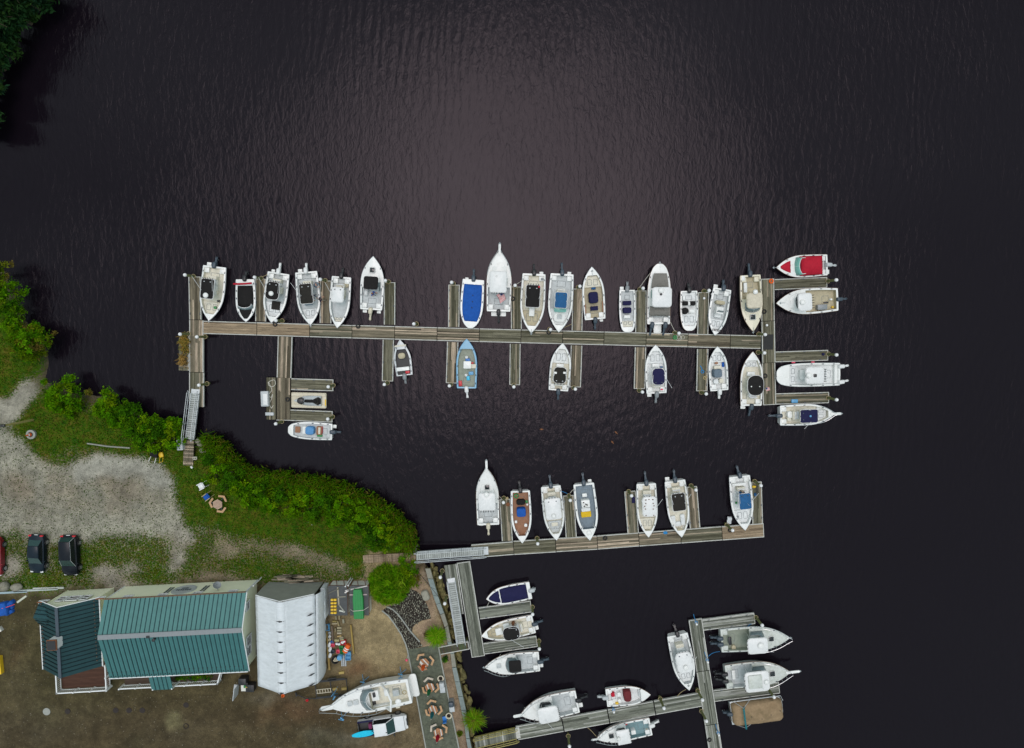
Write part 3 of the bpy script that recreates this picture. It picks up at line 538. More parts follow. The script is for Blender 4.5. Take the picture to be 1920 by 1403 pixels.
# gangways
def gangway(label, quad, zA, zB, matn='aluminium', rail='aluminium', hgt=1.0, wood=False):
    """Sloping bridge: quad A-B and D-C are its long sides, A and D at height zA, B and C at zB."""
    a = (W(*quad[0], zA) + W(*quad[3], zA)) / 2; b = (W(*quad[1], zB) + W(*quad[2], zB)) / 2
    wd = (W(*quad[0], zA) - W(*quad[3], zA)).length * .5 + (W(*quad[1], zB) - W(*quad[2], zB)).length * .5
    d = b - a; Ln = Vector((d.x, d.y)).length; sl_ = math.atan2(d.z, Ln)
    r = empty('gangway', a, math.atan2(d.y, d.x), label, 'gangway'); r.rotation_euler = (0, -sl_, math.atan2(d.y, d.x)); Ln = d.length
    mb = MB(); k = int(Ln / .24)
    for i in range(k):
        g = RD.uniform(.8, 1.1)
        if wood: mb.box((i + .5) * Ln / k, 0, -.03, Ln / k - .05, wd - .06, .045, col=PAL['s']())
        else: mb.box((i + .5) * Ln / k, 0, -.03, Ln / k - .06, wd - .12, .045, col=(.40 * g, .43 * g, .41 * g))
    mb.box(Ln / 2, 0, -.09, Ln, wd - .2, .05, col=(.16, .17, .16)); mb.build('walking_deck', 'lumber', r)
    for s_ in (-1, 1):
        MB().box(Ln / 2, s_ * (wd / 2 - .04), -.2, Ln, .08, .26).build('stringer', matn, r)
        mb = MB(); y = s_ * (wd / 2)
        for hh_ in (hgt, hgt * .55): mb.tube([(0.1, y, hh_), (Ln - .1, y, hh_)], .038 if not wood else .05)
        for i in range(7): mb.tube([(.1 + (Ln - .2) * i / 6, y, 0), (.1 + (Ln - .2) * i / 6, y, hgt)], .032 if not wood else .05)
        for xx in (0.1, Ln - .1): mb.tube([(xx, y, hgt), (xx + (.3 if xx > 1 else -.3), y, hgt * .8), (xx + (.3 if xx > 1 else -.3), y, hgt * .58), (xx, y, hgt * .5)], .038)
        mb.build('handrail', rail, r, True)
    MB().box(Ln + .2, 0, -.04, .55, wd - .05, .05).build('landing_plate', 'aluminium' if not wood else 'edge_board', r)
    return r
gangway('silver metal gangway from the western boardwalk up to the long dock', [(347.6, 823), (357.5, 737), (374.4, 738), (363.5, 825)], 1.34, .56)
gangway('silver metal gangway lying nearly level along the middle dock', [(779.5, 1034.8), (907.4, 1025.3), (908.5, 1041), (781.2, 1050.4)], 1.36, .57)
gangway('silver metal gangway sloping along the terrace dock', [(858, 1209), (839.5, 1093), (854, 1091), (872.3, 1202)], 1.34, .57, hgt=.55)
gangway('timber gangway with yellowed wooden rails from the yard corner', [(888, 1383), (966, 1365), (969, 1386), (893, 1404)], 1.3, .57, 'lumber_rail', 'lumber_rail', .8, True)
# ------------------------------------------------------------------ boats
prop = MB()
for k in range(3):
    a = k * 2.094; prop.box(0, 0, -.012, .11, .19, .025, M=Matrix.Rotation(a, 4, 'Y') @ Matrix.Translation((0, 0, .12)) @ Matrix.Rotation(.6, 4, 'Z'))
prop.tube([(0, .09, 0), (0, -.1, 0)], .05, 8)
PROP = prop.mesh('propeller', 'steel', True)
CLEAT = MB().rbox(0, 0, 0, .08, .22, .05, .03, .02).mesh('cleat', 'paint_slate', True)
RODH = MB().tube([(0, 0, 0), (0, -.16, .28)], .035, 6).mesh('rod_holder', 'paint_black')
def motor(r, x, y, z, colr='slate', length=1.15, steer=0.0, s=1.0, prop_m=None, up=.32):
    """Outboard with its leg raised aft: cowling over the transom, then leg, gearcase and propeller."""
    o = bpy.data.objects.new('outboard_motor', None)
    R_ = Matrix.Rotation(steer, 4, 'Z') @ Matrix.Rotation(up, 4, 'X')
    mb = MB(); m_ = Matrix.Translation((x, y, z)) @ R_
    mb.rbox(0, .05, .02, .46 * s, .74 * s, .34, .17 * s, .14, M=m_, top=lambda a, b: -.12 * b)
    mb.rbox(0, .02, -.10, .40 * s, .62 * s, .14, .14 * s, 0, M=m_)
    h = mb.build('outboard_motor', 'paint_' + colr, r, True, 50)
    lg = MB(); e = -length
    secs = [(-.18, .17, .15, -.12), (-.40, .13, .13, -.16), (-.72 * length / 1.15, .075, .17, -.18), (e + .18, .06, .15, -.2)]
    vs = []; fs = []
    for yy, a, b, zz in secs: vs += [(-a * s, yy, zz - b), (a * s, yy, zz - b), (a * s, yy, zz + b), (-a * s, yy, zz + b)]
    for i in range(3):
        for j in range(4): fs.append((i * 4 + j, i * 4 + (j + 1) % 4, i * 4 + 4 + (j + 1) % 4, i * 4 + 4 + j))
    fs += [(3, 2, 1, 0), (12, 13, 14, 15)]; lg.add(vs, fs, 0, None, m_)
    lg.ball((0, e + .12, -.2), .085, .11, .34, 8, 6, M=m_); lg.box(0, e + .03, -.46, .03, .22, .2, M=m_)
    lg.box(0, e + .22, -.2 + .15, .24, .34, .03, M=m_)
    lg.build('drive_leg', 'paint_' + colr, h, True)
    p = link('propeller', PROP, h); p.matrix_local = m_ @ Matrix.Translation((0, e + .12, -.52)) @ Matrix.Rotation(1.57, 4, 'X')
    return h
class Boat:
    def __init__(s, label, stern, bow, beam, hull='gelcoat', floor='white', fb=.78, rise=.34, blunt=0.0, gw=.17, t0=.03, t1=.88, cast=None, castz=.58, fl=.38, p=2.5, tb=.93, z0=0.0, rail='ltgray', cat='boat', seats=True, name='motor_boat', well=True, liner=None, engines=((0, 'slate', 1.1),), cleats=4, group='boats moored in the marina', tm=.45, bw_=.86):
        zr = fb + z0
        S, B = W(*stern, zr), W(*bow, zr + rise * .7)
        d = (B - S); d.z = 0; s.L = d.length; s.B = beam * mscale(zr); s.rz = math.atan2(d.y, d.x) - math.pi / 2
        s.r = empty(name, (S.x, S.y, z0), s.rz, label, cat, group); s.o = Vector((S.x, S.y)); s.z0 = z0
        s.blunt, s.p, s.tb, s.fb, s.rise, s.fl, s.gw, s.tm = blunt, p, tb, fb, rise, fl, gw, tm
        L_, ts = s.L, sorted(set([0, .015, t0, t1] + [i / 14 for i in range(15)] + [.965, .985, .995]))
        hb, zg = s.hb, s.zg
        # hull: keel, chine, sheer on both sides
        vs = []; fs = []; n = len(ts)
        for t in ts:
            b = hb(t); u = max(0, (t - .4) / .6); yb_ = L_ * t * (1 - .07 * u) ; bw = b * (bw_ - .3 * u * (1 - blunt)); zc = .04 + .25 * u * u
            vs += [(-b, L_ * t, zg(t)), (-bw, yb_, zc), (0, yb_, -.32 + .3 * u * u), (bw, yb_, zc), (b, L_ * t, zg(t))]
        for i in range(n - 1):
            for j in range(4): fs.append((i * 5 + j, i * 5 + j + 1, i * 5 + 6 + j, i * 5 + 5 + j))
        fs.append((0, 1, 2, 3, 4)); e = (n - 1) * 5; fs.append((e + 4, e + 3, e + 2, e + 1, e))
        hm = MB().add(vs, fs)
        ys = []
        # deck
        vs = []; fs = []
        for t in ts:
            b, z = hb(t), zg(t); y = L_ * t
            w_ = well and t0 <= t <= t1; bi = s.hi(t) if w_ else 0
            vs += [(-b, y, z), (-bi, y, z + .025 + (.05 * min(1, b) if not w_ else 0)), (bi, y, z + .025 + (.05 * min(1, b) if not w_ else 0)), (b, y, z)]
        for i in range(n - 1):
            if well and t0 <= ts[i] and ts[i + 1] <= t1: fs += [(i * 4, i * 4 + 1, i * 4 + 5, i * 4 + 4), (i * 4 + 2, i * 4 + 3, i * 4 + 7, i * 4 + 6)]
            else: fs += [(i * 4 + j, i * 4 + j + 1, i * 4 + 5 + j, i * 4 + 4 + j) for j in range(3)]
        hm.add(vs, fs)
        if well:
            # closing strips fore and aft of the well get full-width deck ends
            for t in (t0, t1):
                b, z, bi = hb(t), zg(t), s.hi(t); y = L_ * t
                hm.add([(-b, y, z), (b, y, z), (bi, y, z + .025), (-bi, y, z + .025), (0, y, z + .025 + .05 * min(1, b))], [(0, 1, 2, 4, 3)])
        s.hull = hm.build('hull', hull, s.r, True, 50)
        if well:
            tw = [t for t in ts if t0 <= t <= t1]; vs = []; fs = []
            for t in tw:
                bi, y, z = s.hi(t), L_ * t, zg(t) + .025
                vs += [(-bi, y, z), (-bi * .95, y, fl), (bi * .95, y, fl), (bi, y, z)]
            for i in range(len(tw) - 1): fs += [(i * 4 + j, i * 4 + 4 + j, i * 4 + 5 + j, i * 4 + 1 + j) for j in range(3)]
            e = (len(tw) - 1) * 4; fs += [(0, 1, 2, 3), (e + 3, e + 2, e + 1, e)]
            MB().add(vs, fs).build('cockpit_liner', 'floor_' + floor, s.r)
            if cast:
                tc_ = [cast] + [t for t in ts if cast < t < t1 - .01] + [t1 - .005]
                pts = [(-s.hi(t) * .965, L_ * t) for t in tc_] + [(s.hi(t) * .965, L_ * t) for t in reversed(tc_)]
                MB().prism(pts, fl, castz, .02).build('casting_deck', 'floor_' + (liner or floor), s.r)
                tm_ = (cast + t1) / 2; wq = s.hi(tm_)
                for sx in (-1, 1): MB().tube_closed([(a, b_, castz + .006) for a, b_ in rrect(sx * wq * .42, L_ * tm_ - .1, wq * .55, L_ * (t1 - cast) * .5, .06)], .022, 4).build('deck_hatch', 'paint_gray', s.r)
            MB().tube_closed([(a, b_, fl + .008) for a, b_ in rrect(0, L_ * .17, s.B * .34, L_ * .10, .05)], .02, 4).build('floor_hatch', 'paint_gray', s.r)
        rr = [(-hb(t) - .01, L_ * t, zg(t) - .05) for t in ts] + [(hb(t) + .01, L_ * t, zg(t) - .05) for t in reversed(ts)]
        MB().tube(rr, .035, 5).build('rub_rail', 'paint_' + rail, s.r, True)
        if well and seats:
            for sx in (-1, 1): MB().rbox(sx * (s.hi(.06) - .27), L_ * t0 + .30, fl, .52, .56, zg(0) - fl - .06, .06).build('jump_seat', hull, s.r, True)
        for x, c, ln in engines: motor(s.r, x, -.12, zg(0) - .05, c, ln, RD.uniform(-.12, .12))
        for i in range(cleats):
            t = (.10, .45, .78, .27, .62)[i]
            for sx in (-1, 1):
                o = link('cleat', CLEAT, s.r); o.location = (sx * (hb(t) - .085), L_ * t, zg(t) + .012)
    def hb(s, t):
        if t < s.tm: h = s.tb + (1 - s.tb) * math.sin(math.pi / 2 * t / s.tm)
        else:
            u = (t - s.tm) / (1 - s.tm); h = 1 - (1 - s.blunt) * u ** s.p
            if s.blunt and t > .9: v = (t - .9) / .1; h *= .35 + .65 * math.sqrt(max(0, 1 - v * v)) if v < 1 else .35
        if t < .015: h *= .97
        return max(.012, s.B / 2 * h)
    def hi(s, t): return max(.03, s.hb(t) - s.gw - .05 * max(0, t - .5))
    def zg(s, t): return s.fb + s.rise * max(0, t) ** 2
    def loc(s, px, py, z):
        p = W(px, py, z + s.z0).xy - s.o; c, q = math.cos(-s.rz), math.sin(-s.rz)
        return p.x * c - p.y * q, p.x * q + p.y * c
    def top(s, px, py, w_, l_, col, z=2.35, r=.18, mt='cloth_', rim='paint_white', rods=5, th=.07, name='t_top', legs=True, crown=.05, spread=.74, aft=-1):
        x, y = s.loc(px, py, z); k = mscale(z); w_ *= k; l_ *= k
        h = MB().rbox(x, y, z - th, w_, l_, th, r, .03, top=lambda a, b: crown * (1 - ((a - x) / w_ * 2) ** 2)).build(name, mt + col, s.r, True)
        fr = MB().tube_closed([(a, b, z - th - .01) for a, b in rrect(x, y, w_ + .05, l_ + .05, r + .02)], .038, 5)
        if legs:
            for sx in (-1, 1):
                for sy in (-1, 1): fr.tube([(x + sx * w_ * .40, y + sy * l_ * .36, z - th), (x * .4 + sx * w_ * .30 * spread / .74, y + sy * l_ * .22, s.fl)], .03, 5)
        fr.build('top_frame', rim, h, True)
        for i in range(rods):
            o = link('rod_holder', RODH, h); o.location = (x - w_ * .38 + w_ * .76 * i / max(1, rods - 1), y + aft * l_ / 2, z - .1)
            if aft > 0: o.rotation_euler.z = math.pi
        return x, y, w_, l_
    def console(s, x, y, w_=.85, l_=.75, h=1.15, mt='gelcoat', seat='cloth_white', gap=.75):
        c = MB().rbox(x, y, s.fl, w_, l_, h - .25, .08, .05, top=lambda a, b: .22 * min(1, max(0, (b - y) / l_ + .5))).build('console', mt, s.r, True)
        MB().add([(x - w_ * .45, y + l_ * .30, s.fl + h - .1), (x + w_ * .45, y + l_ * .30, s.fl + h - .1), (x + w_ * .38, y + l_ * .08, s.fl + h + .35), (x - w_ * .38, y + l_ * .08, s.fl + h + .35), (x - w_ * .45, y + l_ * .26, s.fl + h - .1), (x + w_ * .45, y + l_ * .26, s.fl + h - .1), (x + w_ * .38, y + l_ * .05, s.fl + h + .35), (x - w_ * .38, y + l_ * .05, s.fl + h + .35)],
            [(0, 1, 2, 3), (7, 6, 5, 4), (0, 3, 7, 4), (1, 5, 6, 2), (3, 2, 6, 7)]).build('windscreen', 'glass_gray', c)
        MB().torus((0, 0, 0), .19, .022, 14, 5, M=Matrix.Translation((x - .12, y - l_ / 2 - .08, s.fl + h - .25)) @ Matrix.Rotation(-.9, 4, 'X')).build('steering_wheel', 'paint_black', c, True)
        if seat:
            z = MB().rbox(x, y - l_ / 2 - gap, s.fl, w_ * .95, .5, .62, .06).build('helm_seat', mt, s.r, True)
            MB().rbox(x, y - l_ / 2 - gap, s.fl + .62, w_, .55, .12, .08, .04).rbox(x, y - l_ / 2 - gap - .25, s.fl + .7, w_, .1, .32, .04, .03).build('cushion', seat, z, True)
    def bx(s, px, py, w_, l_, m, h=.45, z=None, name='seat', r=.07, bev=.04):
        """A rounded block standing on the floor (or on height z), centred on a pixel, width and length in pixels along the boat."""
        z = s.fl if z is None else z; x, y = s.loc(px, py, z + h); k = mscale(z + h)
        return MB().rbox(x, y, z, w_ * k, l_ * k, h, r, bev).build(name, m, s.r, True)
    def dome(s, px, py, z, r=.3, h=.26, m='gelcoat'):
        x, y = s.loc(px, py, z + h * .5)
        MB().lathe([(r * .92, 0), (r, h * .25), (r * .96, h * .6), (r * .7, h * .88), (r * .25, h)], 16, (x, y, z)).build('radar_dome', m, s.r, True)
    def mast(s, px, py, z, ln=1.6, dx=.5, dy=0, m='pile_cap'):
        x, y = s.loc(px, py, z); MB().tube([(x, y, z), (x + dx * ln * .5, y + dy * ln * .5, z + ln)], .022, 5).build('antenna', m, s.r)
    def hatch(s, t, size=.5, z=None, m='glass_dark', x=0.0, name='hatch'):
        z = s.zg(t) + .09 if z is None else z
        h = MB().rbox(x, s.L * t, z - .05, size, size, .075, .06, .02).build(name, m, s.r, True)
        MB().tube_closed([(a, b, z + .01) for a, b in rrect(x, s.L * t, size + .06, size + .06, .08)], .03, 4).build('hatch_rim', 'gelcoat', h)
    def cabin(s, ta, tb_, wf=.62, h=.42, m='gelcoat', tip=.35, name='cabin'):
        """Low trunk cabin on the foredeck, its outline following the boat."""
        tt = [ta + (tb_ - ta) * i / 6 for i in range(7)]
        f = lambda t: min(s.hb(t) * .80, s.hb(ta) * wf) * (1 - (1 - tip) * max(0, (t - ta) / (tb_ - ta) - .6) / .4)
        pts = [(-f(t), s.L * t) for t in tt] + [(f(t), s.L * t) for t in reversed(tt)]
        s.cz = s.zg(ta) + h
        return MB().prism(pts, s.fl, s.zg(ta), .0).prism(pts, s.zg(ta), s.cz, .12, top=lambda a, b: -(h * .55) * max(0, (b / s.L - ta) / (tb_ - ta))).build(name, m, s.r, True)
    def shield(s, t, wf=.6, h=.55, rake=.5, m='glass_teal', zb=None, frame='paint_white', side=.8, curve=.28):
        """Wrap-round windshield: raked glass front with two side panes."""
        zb = s.zg(t) + .03 if zb is None else zb; w_ = s.hb(t) * wf; y = s.L * t; k = 9; vs = []; fs = []
        P = []
        for i in range(k):
            a = -1 + 2 * i / (k - 1); P.append((a * w_, y + curve * (1 - abs(a) ** 2.2)))
        P = [(-w_, y - side)] + P + [(w_, y - side)]
        for x, yy in P: vs += [(x, yy, zb), (x * .86, yy - rake * (1 if yy > y - side + .01 else .6), zb + h)]
        for i in range(len(P) - 1): fs.append((2 * i, 2 * i + 2, 2 * i + 3, 2 * i + 1))
        o = MB().add(vs, fs).build('windshield', m, s.r, True); o.modifiers.new('t', 'SOLIDIFY').thickness = .02
        MB().tube([vs[i] for i in range(1, len(vs), 2)], .03, 5).tube([vs[i] for i in range(0, len(vs), 2)], .025, 5).tube([vs[2 * (k // 2 + 1)], vs[2 * (k // 2 + 1) + 1]], .03, 4).build('windshield_frame', frame, o, True)
    def cover(s, ta, tb_, m, inset=.06, peak=.25, poles=1, skirt=.16, name='boat_cover', wf=1.0, sag=.05, zoff=.0):
        """Taut canvas over part of the boat, raised by poles and creased."""
        nu, nv = 18, 13; vs = []; fs = []; pk = [(i + .5) / poles for i in range(poles)]
        for i in range(nu):
            t = ta + (tb_ - ta) * i / (nu - 1); hw = (s.hb(t) - inset) * wf
            for j in range(nv):
                v = -1 + 2 * j / (nv - 1); u = i / (nu - 1)
                z = s.zg(t) + .04 + zoff + peak * (1 - abs(v) ** 1.6) * (.45 + .55 * max(0, max(1 - abs(u - q) * poles * 1.7 for q in pk))) * min(1, 6 * u + .2, 6 * (1 - u) + .2)
                z += .018 * math.sin(9 * v + 7 * u * 3) * (1 - v * v)
                if abs(v) > .98: z = s.zg(t) - skirt + zoff
                vs.append((hw * max(-1, min(1, v * 1.05)), s.L * t, z))
        for i in range(nu - 1):
            for j in range(nv - 1): fs.append((i * nv + j, i * nv + j + 1, (i + 1) * nv + j + 1, (i + 1) * nv + j))
        o = MB().add(vs, fs).build(name, m, s.r, True, 60); o.modifiers.new('t', 'SOLIDIFY').thickness = .02
        return o
    def pulpit(s, ln=.75, w_=.26, m='gelcoat', anchor=True):
        y = s.L; z = s.zg(1)
        o = MB().rbox(0, y + ln / 2 - .3, z - .03, w_, ln + .5, .09, w_ * .45, .03).build('bow_pulpit', m, s.r, True)
        if anchor: s.anchor(y + ln - .05, z + .04, o)
    def anchor(s, y=None, z=None, par=None):
        y = s.L + .06 if y is None else y; z = s.zg(1) + .03 if z is None else z
        MB().tube([(0, y - .5, z), (0, y + .12, z)], .03, 5).add([(0, y + .2, z), (.17, y - .02, z - .03), (0, y + .06, z + .05), (-.17, y - .02, z - .03)], [(0, 1, 2), (0, 2, 3), (0, 3, 1), (1, 3, 2)]).build('anchor', 'steel', par or s.r)
    def rails(s, ta=.55, h=.55, both=True, tip=None):
        y = tip or s.L * 1.01
        for sx in ((-1, 1) if both else (1,)):
            mb = MB(); tt = [ta + (1 - ta) * i / 7 for i in range(8)]
            P = [(sx * max(.1, s.hb(t) + .02), s.L * t if t < 1 else y, s.zg(t) + h * min(1, (t - ta) * 9 + .15)) for t in tt]
            mb.tube(P, .026, 5)
            for i in range(1, 7): mb.tube([P[i], (P[i][0] * .95, P[i][1], s.zg(tt[i]))], .02, 4)
            mb.build('bow_rail', 'steel', s.r, True)
    def swim(s, sx=1, w_=.5, l_=.4, m='gelcoat'):
        MB().rbox(sx * s.hb(0) * .68, -l_ / 2 - .01, .18, w_, l_, .12, .06, .03).build('swim_step', m, s.r, True)
    def flag(s, x, y, z, w_=.95, h=.62, rz=0.0):
        M_ = Matrix.Translation((x, y, z)) @ Matrix.Rotation(rz, 4, 'Z')
        p = MB().tube([(0, 0, s.fl - z), (0, 0, .12)], .018, 5, M=M_).build('flag_staff', 'pile_cap', s.r)
        mb = MB(); n = 8
        for k in range(13):
            for i in range(n):
                x0, x1 = i / n * w_, (i + 1) / n * w_; y0, y1 = -h / 2 + k * h / 13, -h / 2 + (k + 1) * h / 13
                f = lambda a, b: (a, b + .1 * math.sin(a * 3.1) - .25 * a, .07 * math.sin(a * 8 + b * 3) - .35 * a - b * .35)
                c = (.016, .03, .14) if (k > 5 and x1 < w_ * .43) else ((.52, .02, .04) if k % 2 == 0 else (.72, .70, .68))
                mb.add([f(x0, y0), f(x1, y0), f(x1, y1), f(x0, y1)], [(0, 1, 2, 3)], 0, c, M_)
        o = mb.build('flag', 'cloth_flag', p); o.modifiers.new('t', 'SOLIDIFY').thickness = .008
mat('cloth_flag', None, .8, .06, 5, attr=True)
def cc(label, stern, bow, beam, top, floor='white', cast=.64, console=True, **k):
    """Open boat with a centre console under a T-top; top = (px, py, width, length, colour)."""
    kw = {a: k.pop(a) for a in list(k) if a in ('r', 'mt', 'rim', 'rods', 'z', 'crown', 'aft')}
    b = Boat(label, stern, bow, beam, floor=floor, cast=cast, **k)
    x, y, w_, l_ = b.top(*top, **kw)
    if console: b.console(x * .4, y + l_ * .12)
    z = kw.get('z', 2.35); MB().rbox(x * .45, y - l_ / 2 - .22, b.fl, .95, .42, .82, .08, .04).build('leaning_post', 'floor_cream', b.r, True)
    for sx in (-1, 1):
        MB().tube([(x + sx * w_ * .44, y + l_ * .1, z), (x + sx * (w_ * .44 + .5), y - 1.2, z + 1.5)], .02, 5).build('antenna', 'pile_cap', b.r); MB().rbox(x + sx * w_ * .25, y - l_ * .36, z + .03, .14, .1, .07, .03, .02).build('deck_light', 'paint_ltgray' if 'black' in str(top) or 'charcoal' in str(top) else 'paint_slate', b.r)
    return b
# --- northern row, west to east
b = cc('white open boat with a white dome on its black top, westernmost of its row', (402.2, 499.6), (392.2, 601), 45, (388.1, 541.5, 23.5, 36, 'black'), 'cream', .66)
b.dome(385.3, 553.8, 2.4, .3); b.swim(1); b.bx(403, 536, 5, 14, 'gelcoat', .5); b.bx(404, 549, 5, 8, 'floor_cream', .5); b.bx(402.5, 577, 5, 5, 'paint_green', .3, .58, 'bucket', .15); b.bx(408.5, 564.5, 4, 4, 'paint_black', .35, .58, 'bait_bucket', .12); b.anchor()
b = Boat('small boat wholly under black canvas with a red stripe across its stern', (459.4, 524), (461.3, 603.5), 36.5, well=False, rise=.2, engines=((0, 'black', .95),), tb=.92, p=3.0)
b.cover(.15, .66, 'cloth_black', .12, .42, 1); b.cover(.70, .93, 'cloth_black', .20, .14, 1, .05, 'bow_cover'); b.shield(.68, .86, .34, .3, 'glass_gray', None, 'paint_white', .3)
x, y = b.loc(455, 532.3, 1.5); MB().tube([(x - 1.0, y - .07, 1.42), (x - .3, y, 1.55), (x + .5, y + .03, 1.55), (x + 1.05, y, 1.42)], .11, 8).build('folded_bimini', 'cloth_red', b.r, True)
b = cc('white boat with an octagonal black top, white engine and black bow pad', (522.2, 511.8), (509, 604.8), 42.5, (510.6, 545.3, 24, 32, 'black'), 'gray', .60, liner='white', engines=((0, 'white', 1.15),), r=.42)
b.dome(508, 550.5, 2.42, .28); b.bx(517, 573, 16, 16, 'cloth_charcoal', .06, .58, 'bow_pad'); b.bx(526, 545, 5, 12, 'floor_cream', .6); b.swim(1, .4, .3)
b = cc('white open boat two people are tending, white engine and brown-black top', (573.8, 509.9), (582.4, 609.4), 43, (573.6, 551, 23.5, 36, 'charcoal'), 'gray', .70, liner='white', engines=((0, 'white', 1.0),))
b.swim(1); b.bx(578, 570, 14, 5, 'floor_bluegray', .3); b.anchor(); b.mast(565.5, 555, 2.4, 1.1, -.2, -.3)
b = cc('white open boat with a plain white square top and pale blue grey floor', (640.3, 519.2), (632.6, 615), 37.5, (632.6, 552.8, 21.5, 27, 'white'), 'gray', .80, liner='cream', engines=((0, 'black', 1.05),), mt='paint_', rods=2)
b.bx(642.5, 552, 7, 16, 'floor_cream', .7, name='leaning_post'); b.bx(649, 535, 10, 9, 'floor_tan', .25, name='storage_bag', r=.3)
b = Boat('white boat moored bow out with a black canopy behind its windshield', (695.8, 581), (699.9, 481.3), 43, floor='gray', t1=.42, engines=((-.05, 'cream', 1.2),))
b.cabin(.44, .86, .66, .2); b.hatch(.745, .52, 1.22); b.shield(.52, .74, .6, .55, 'glass_gray'); b.top(695, 530.5, 25, 22, 'black', 2.2, rods=0, rim='paint_black', name='bimini_top'); b.swim(1, .45, .35); b.swim(-1, .5, .35); b.bx(686, 548, 6, 12, 'floor_white', .5)
b = Boat('boat under a bright blue fitted cover with its white bow showing', (887.8, 524.4), (881.6, 615.5), 42, blunt=.30, well=False, rise=.12, engines=((0, 'slate', 1.2),), p=2.8)
b.cover(.10, .86, 'cloth_blue', .10, .30, 3); b.swim(1, .4, .2)
for px, py in ((886.5, 554), (885.8, 566), (884.8, 577)): b.bx(px, py, 2, 2, 'paint_black', .05, 1.16, 'support_cap', .05)
b = Boat('white hard top cruiser with a bow pulpit and a striped flag astern', (934.8, 584.2), (936.8, 470.4), 46, floor='gray', t1=.40, rise=.45, fb=.9, rail='brown', engines=((0, 'black', 1.35),), tb=.95)
b.cabin(.42, .90, .62, .34, tip=.55); b.shield(.55, .66, .62, .42, 'glass_teal', b.zg(.5) + .2); b.top(934, 529, 30, 38.5, 'white', 2.65, .22, 'paint_', rods=6, name='hardtop'); b.pulpit(.8); b.rails(.6, .5)
MB().rbox(0, -.28, .3, 1.7, .5, .1, .08, .03).build('swim_step', 'gelcoat', b.r, True); b.flag(.05, b.L * .30, 1.8, 1.0, .75, -.9); b.dome(931, 518, 2.72, .1, .12)
for k in (-.45, .45): MB().rbox(k, b.L * .52, 1.28, .62, .16, .05, .05, .02).build('cabin_vent', 'glass_dark', b.r)
b = cc('white open boat with a long black top and small red marker, tan floor', (1001.4, 513.6), (996, 624.4), 45, (999.2, 555.5, 25.6, 40.6, 'black'), 'cream', .62, liner='tan', engines=((0, 'black', 1.15),))
b.bx(997.2, 584.5, 10, 17, 'gelcoat', .75, name='console_seat'); b.dome(1011, 538, 2.42, .13, .14, 'paint_red'); b.anchor(); b.swim(-1, .45, .3); b.bx(1017, 523.5, 5, 5, 'paint_gray', .1, .8, 'live_well_lid', .2)
b = cc('white open boat with a mid blue top over a pale green windscreen', (1054, 513.7), (1047.6, 622.8), 45, (1052, 563, 22, 28.5, 'midblue'), 'gray', .60, liner='white', engines=((0, 'slate', 1.3),), rods=0)
x, y = b.loc(1050.8, 581, 1.7); MB().rbox(x, y, b.fl, 1.35, .5, 1.2, .15).build('console_front', 'glass_teal', b.r, True); b.bx(1049.4, 592, 22, 24, 'gelcoat', .16, .6, 'bow_lounge', .4); b.hatch(.735, .5, .80, 'floor_gray'); b.swim(-1, .45, .3)
b = Boat('boat with a pale yellow floor, navy console cover and navy seat, moored bow out', (1116, 599), (1109.4, 501), 40.5, 'gelcoat', 'tan', t1=.84, cast=.62, liner='cream', engines=((0, 'slate', 1.15),), castz=.62)
b.bx(1113.3, 558, 17, 21, 'cloth_navy', 1.0, name='console_cover', r=.25, bev=.15); b.bx(1114.5, 578.3, 14, 8, 'cloth_navy', .55); b.bx(1113, 541, 8, 4, 'cloth_midblue', .2, .45, 'cushion'); b.swim(1, .4, .3); b.anchor(b.L - .5); b.bx(1098, 580, 2, 18, 'floor_teak', .1, .8, 'side_pad'); b.bx(1130, 575, 2, 20, 'floor_teak', .1, .8, 'side_pad')
b = Boat('narrow square bowed open boat with two navy seats and a white cooler', (1176, 544), (1177.4, 622.8), 30, 'gelcoat', 'gray', fb=.58, rise=.14, blunt=.62, cast=.74, liner='cream', castz=.5, seats=False, engines=((0, 'gray', .95),))
b.bx(1176, 568.3, 15.5, 8, 'cloth_navy', .5); b.bx(1176.6, 582, 15.5, 11, 'cloth_navy', .75, name='console_cover', r=.2, bev=.1); b.bx(1176, 594, 11.5, 6, 'gelcoat', .45, name='ice_chest'); b.swim(1, .45, .4)
b = Boat('twin engine hard top cruiser under grey brown canvas with a white roof', (1234.8, 608), (1237, 495), 43, 'gelcoat', 'white', fb=1.0, rise=.3, blunt=.42, t1=.2, rail='brown', engines=((-.75, 'slate', 1.3), (.75, 'slate', 1.3)), tb=.98, p=2.6)
b.cabin(.22, .93, .72, .5, tip=.8); b.cover(.60, .84, 'cloth_grayc', .25, .45, 1, -.15, 'foredeck_cover', .95, zoff=.25); b.shield(.56, .76, .6, .5, 'glass_teal', b.zg(.5) + .4)
b.top(1241.4, 557.4, 35, 35.5, 'white', 2.95, .3, 'paint_', rods=0, name='hardtop', spread=.9); b.cover(.135, .30, 'cloth_grayc', .1, .75, 1, -.3, 'aft_curtain', .95, zoff=.35); b.dome(1240.3, 544.5, 3.0, .33); b.bx(1240, 552, 4, 4, 'paint_black', .25, 3.0, 'wind_sensor', .15)
MB().rbox(0, -.45, .3, .9, 1.3, .16, .25, .04).build('swim_step', 'gelcoat', b.r, True); b.anchor()
b = Boat('small open boat with three black seats and square white bow', (1292, 545.7), (1292.7, 620.3), 33, 'gelcoat', 'white', fb=.58, rise=.16, blunt=.55, cast=.58, castz=.5, seats=False, engines=((0, 'black', .9),), rail='brown', bw_=.95)
for px in (1285.4, 1299.7): b.bx(px, 568.8, 9, 8, 'cloth_black', .5)
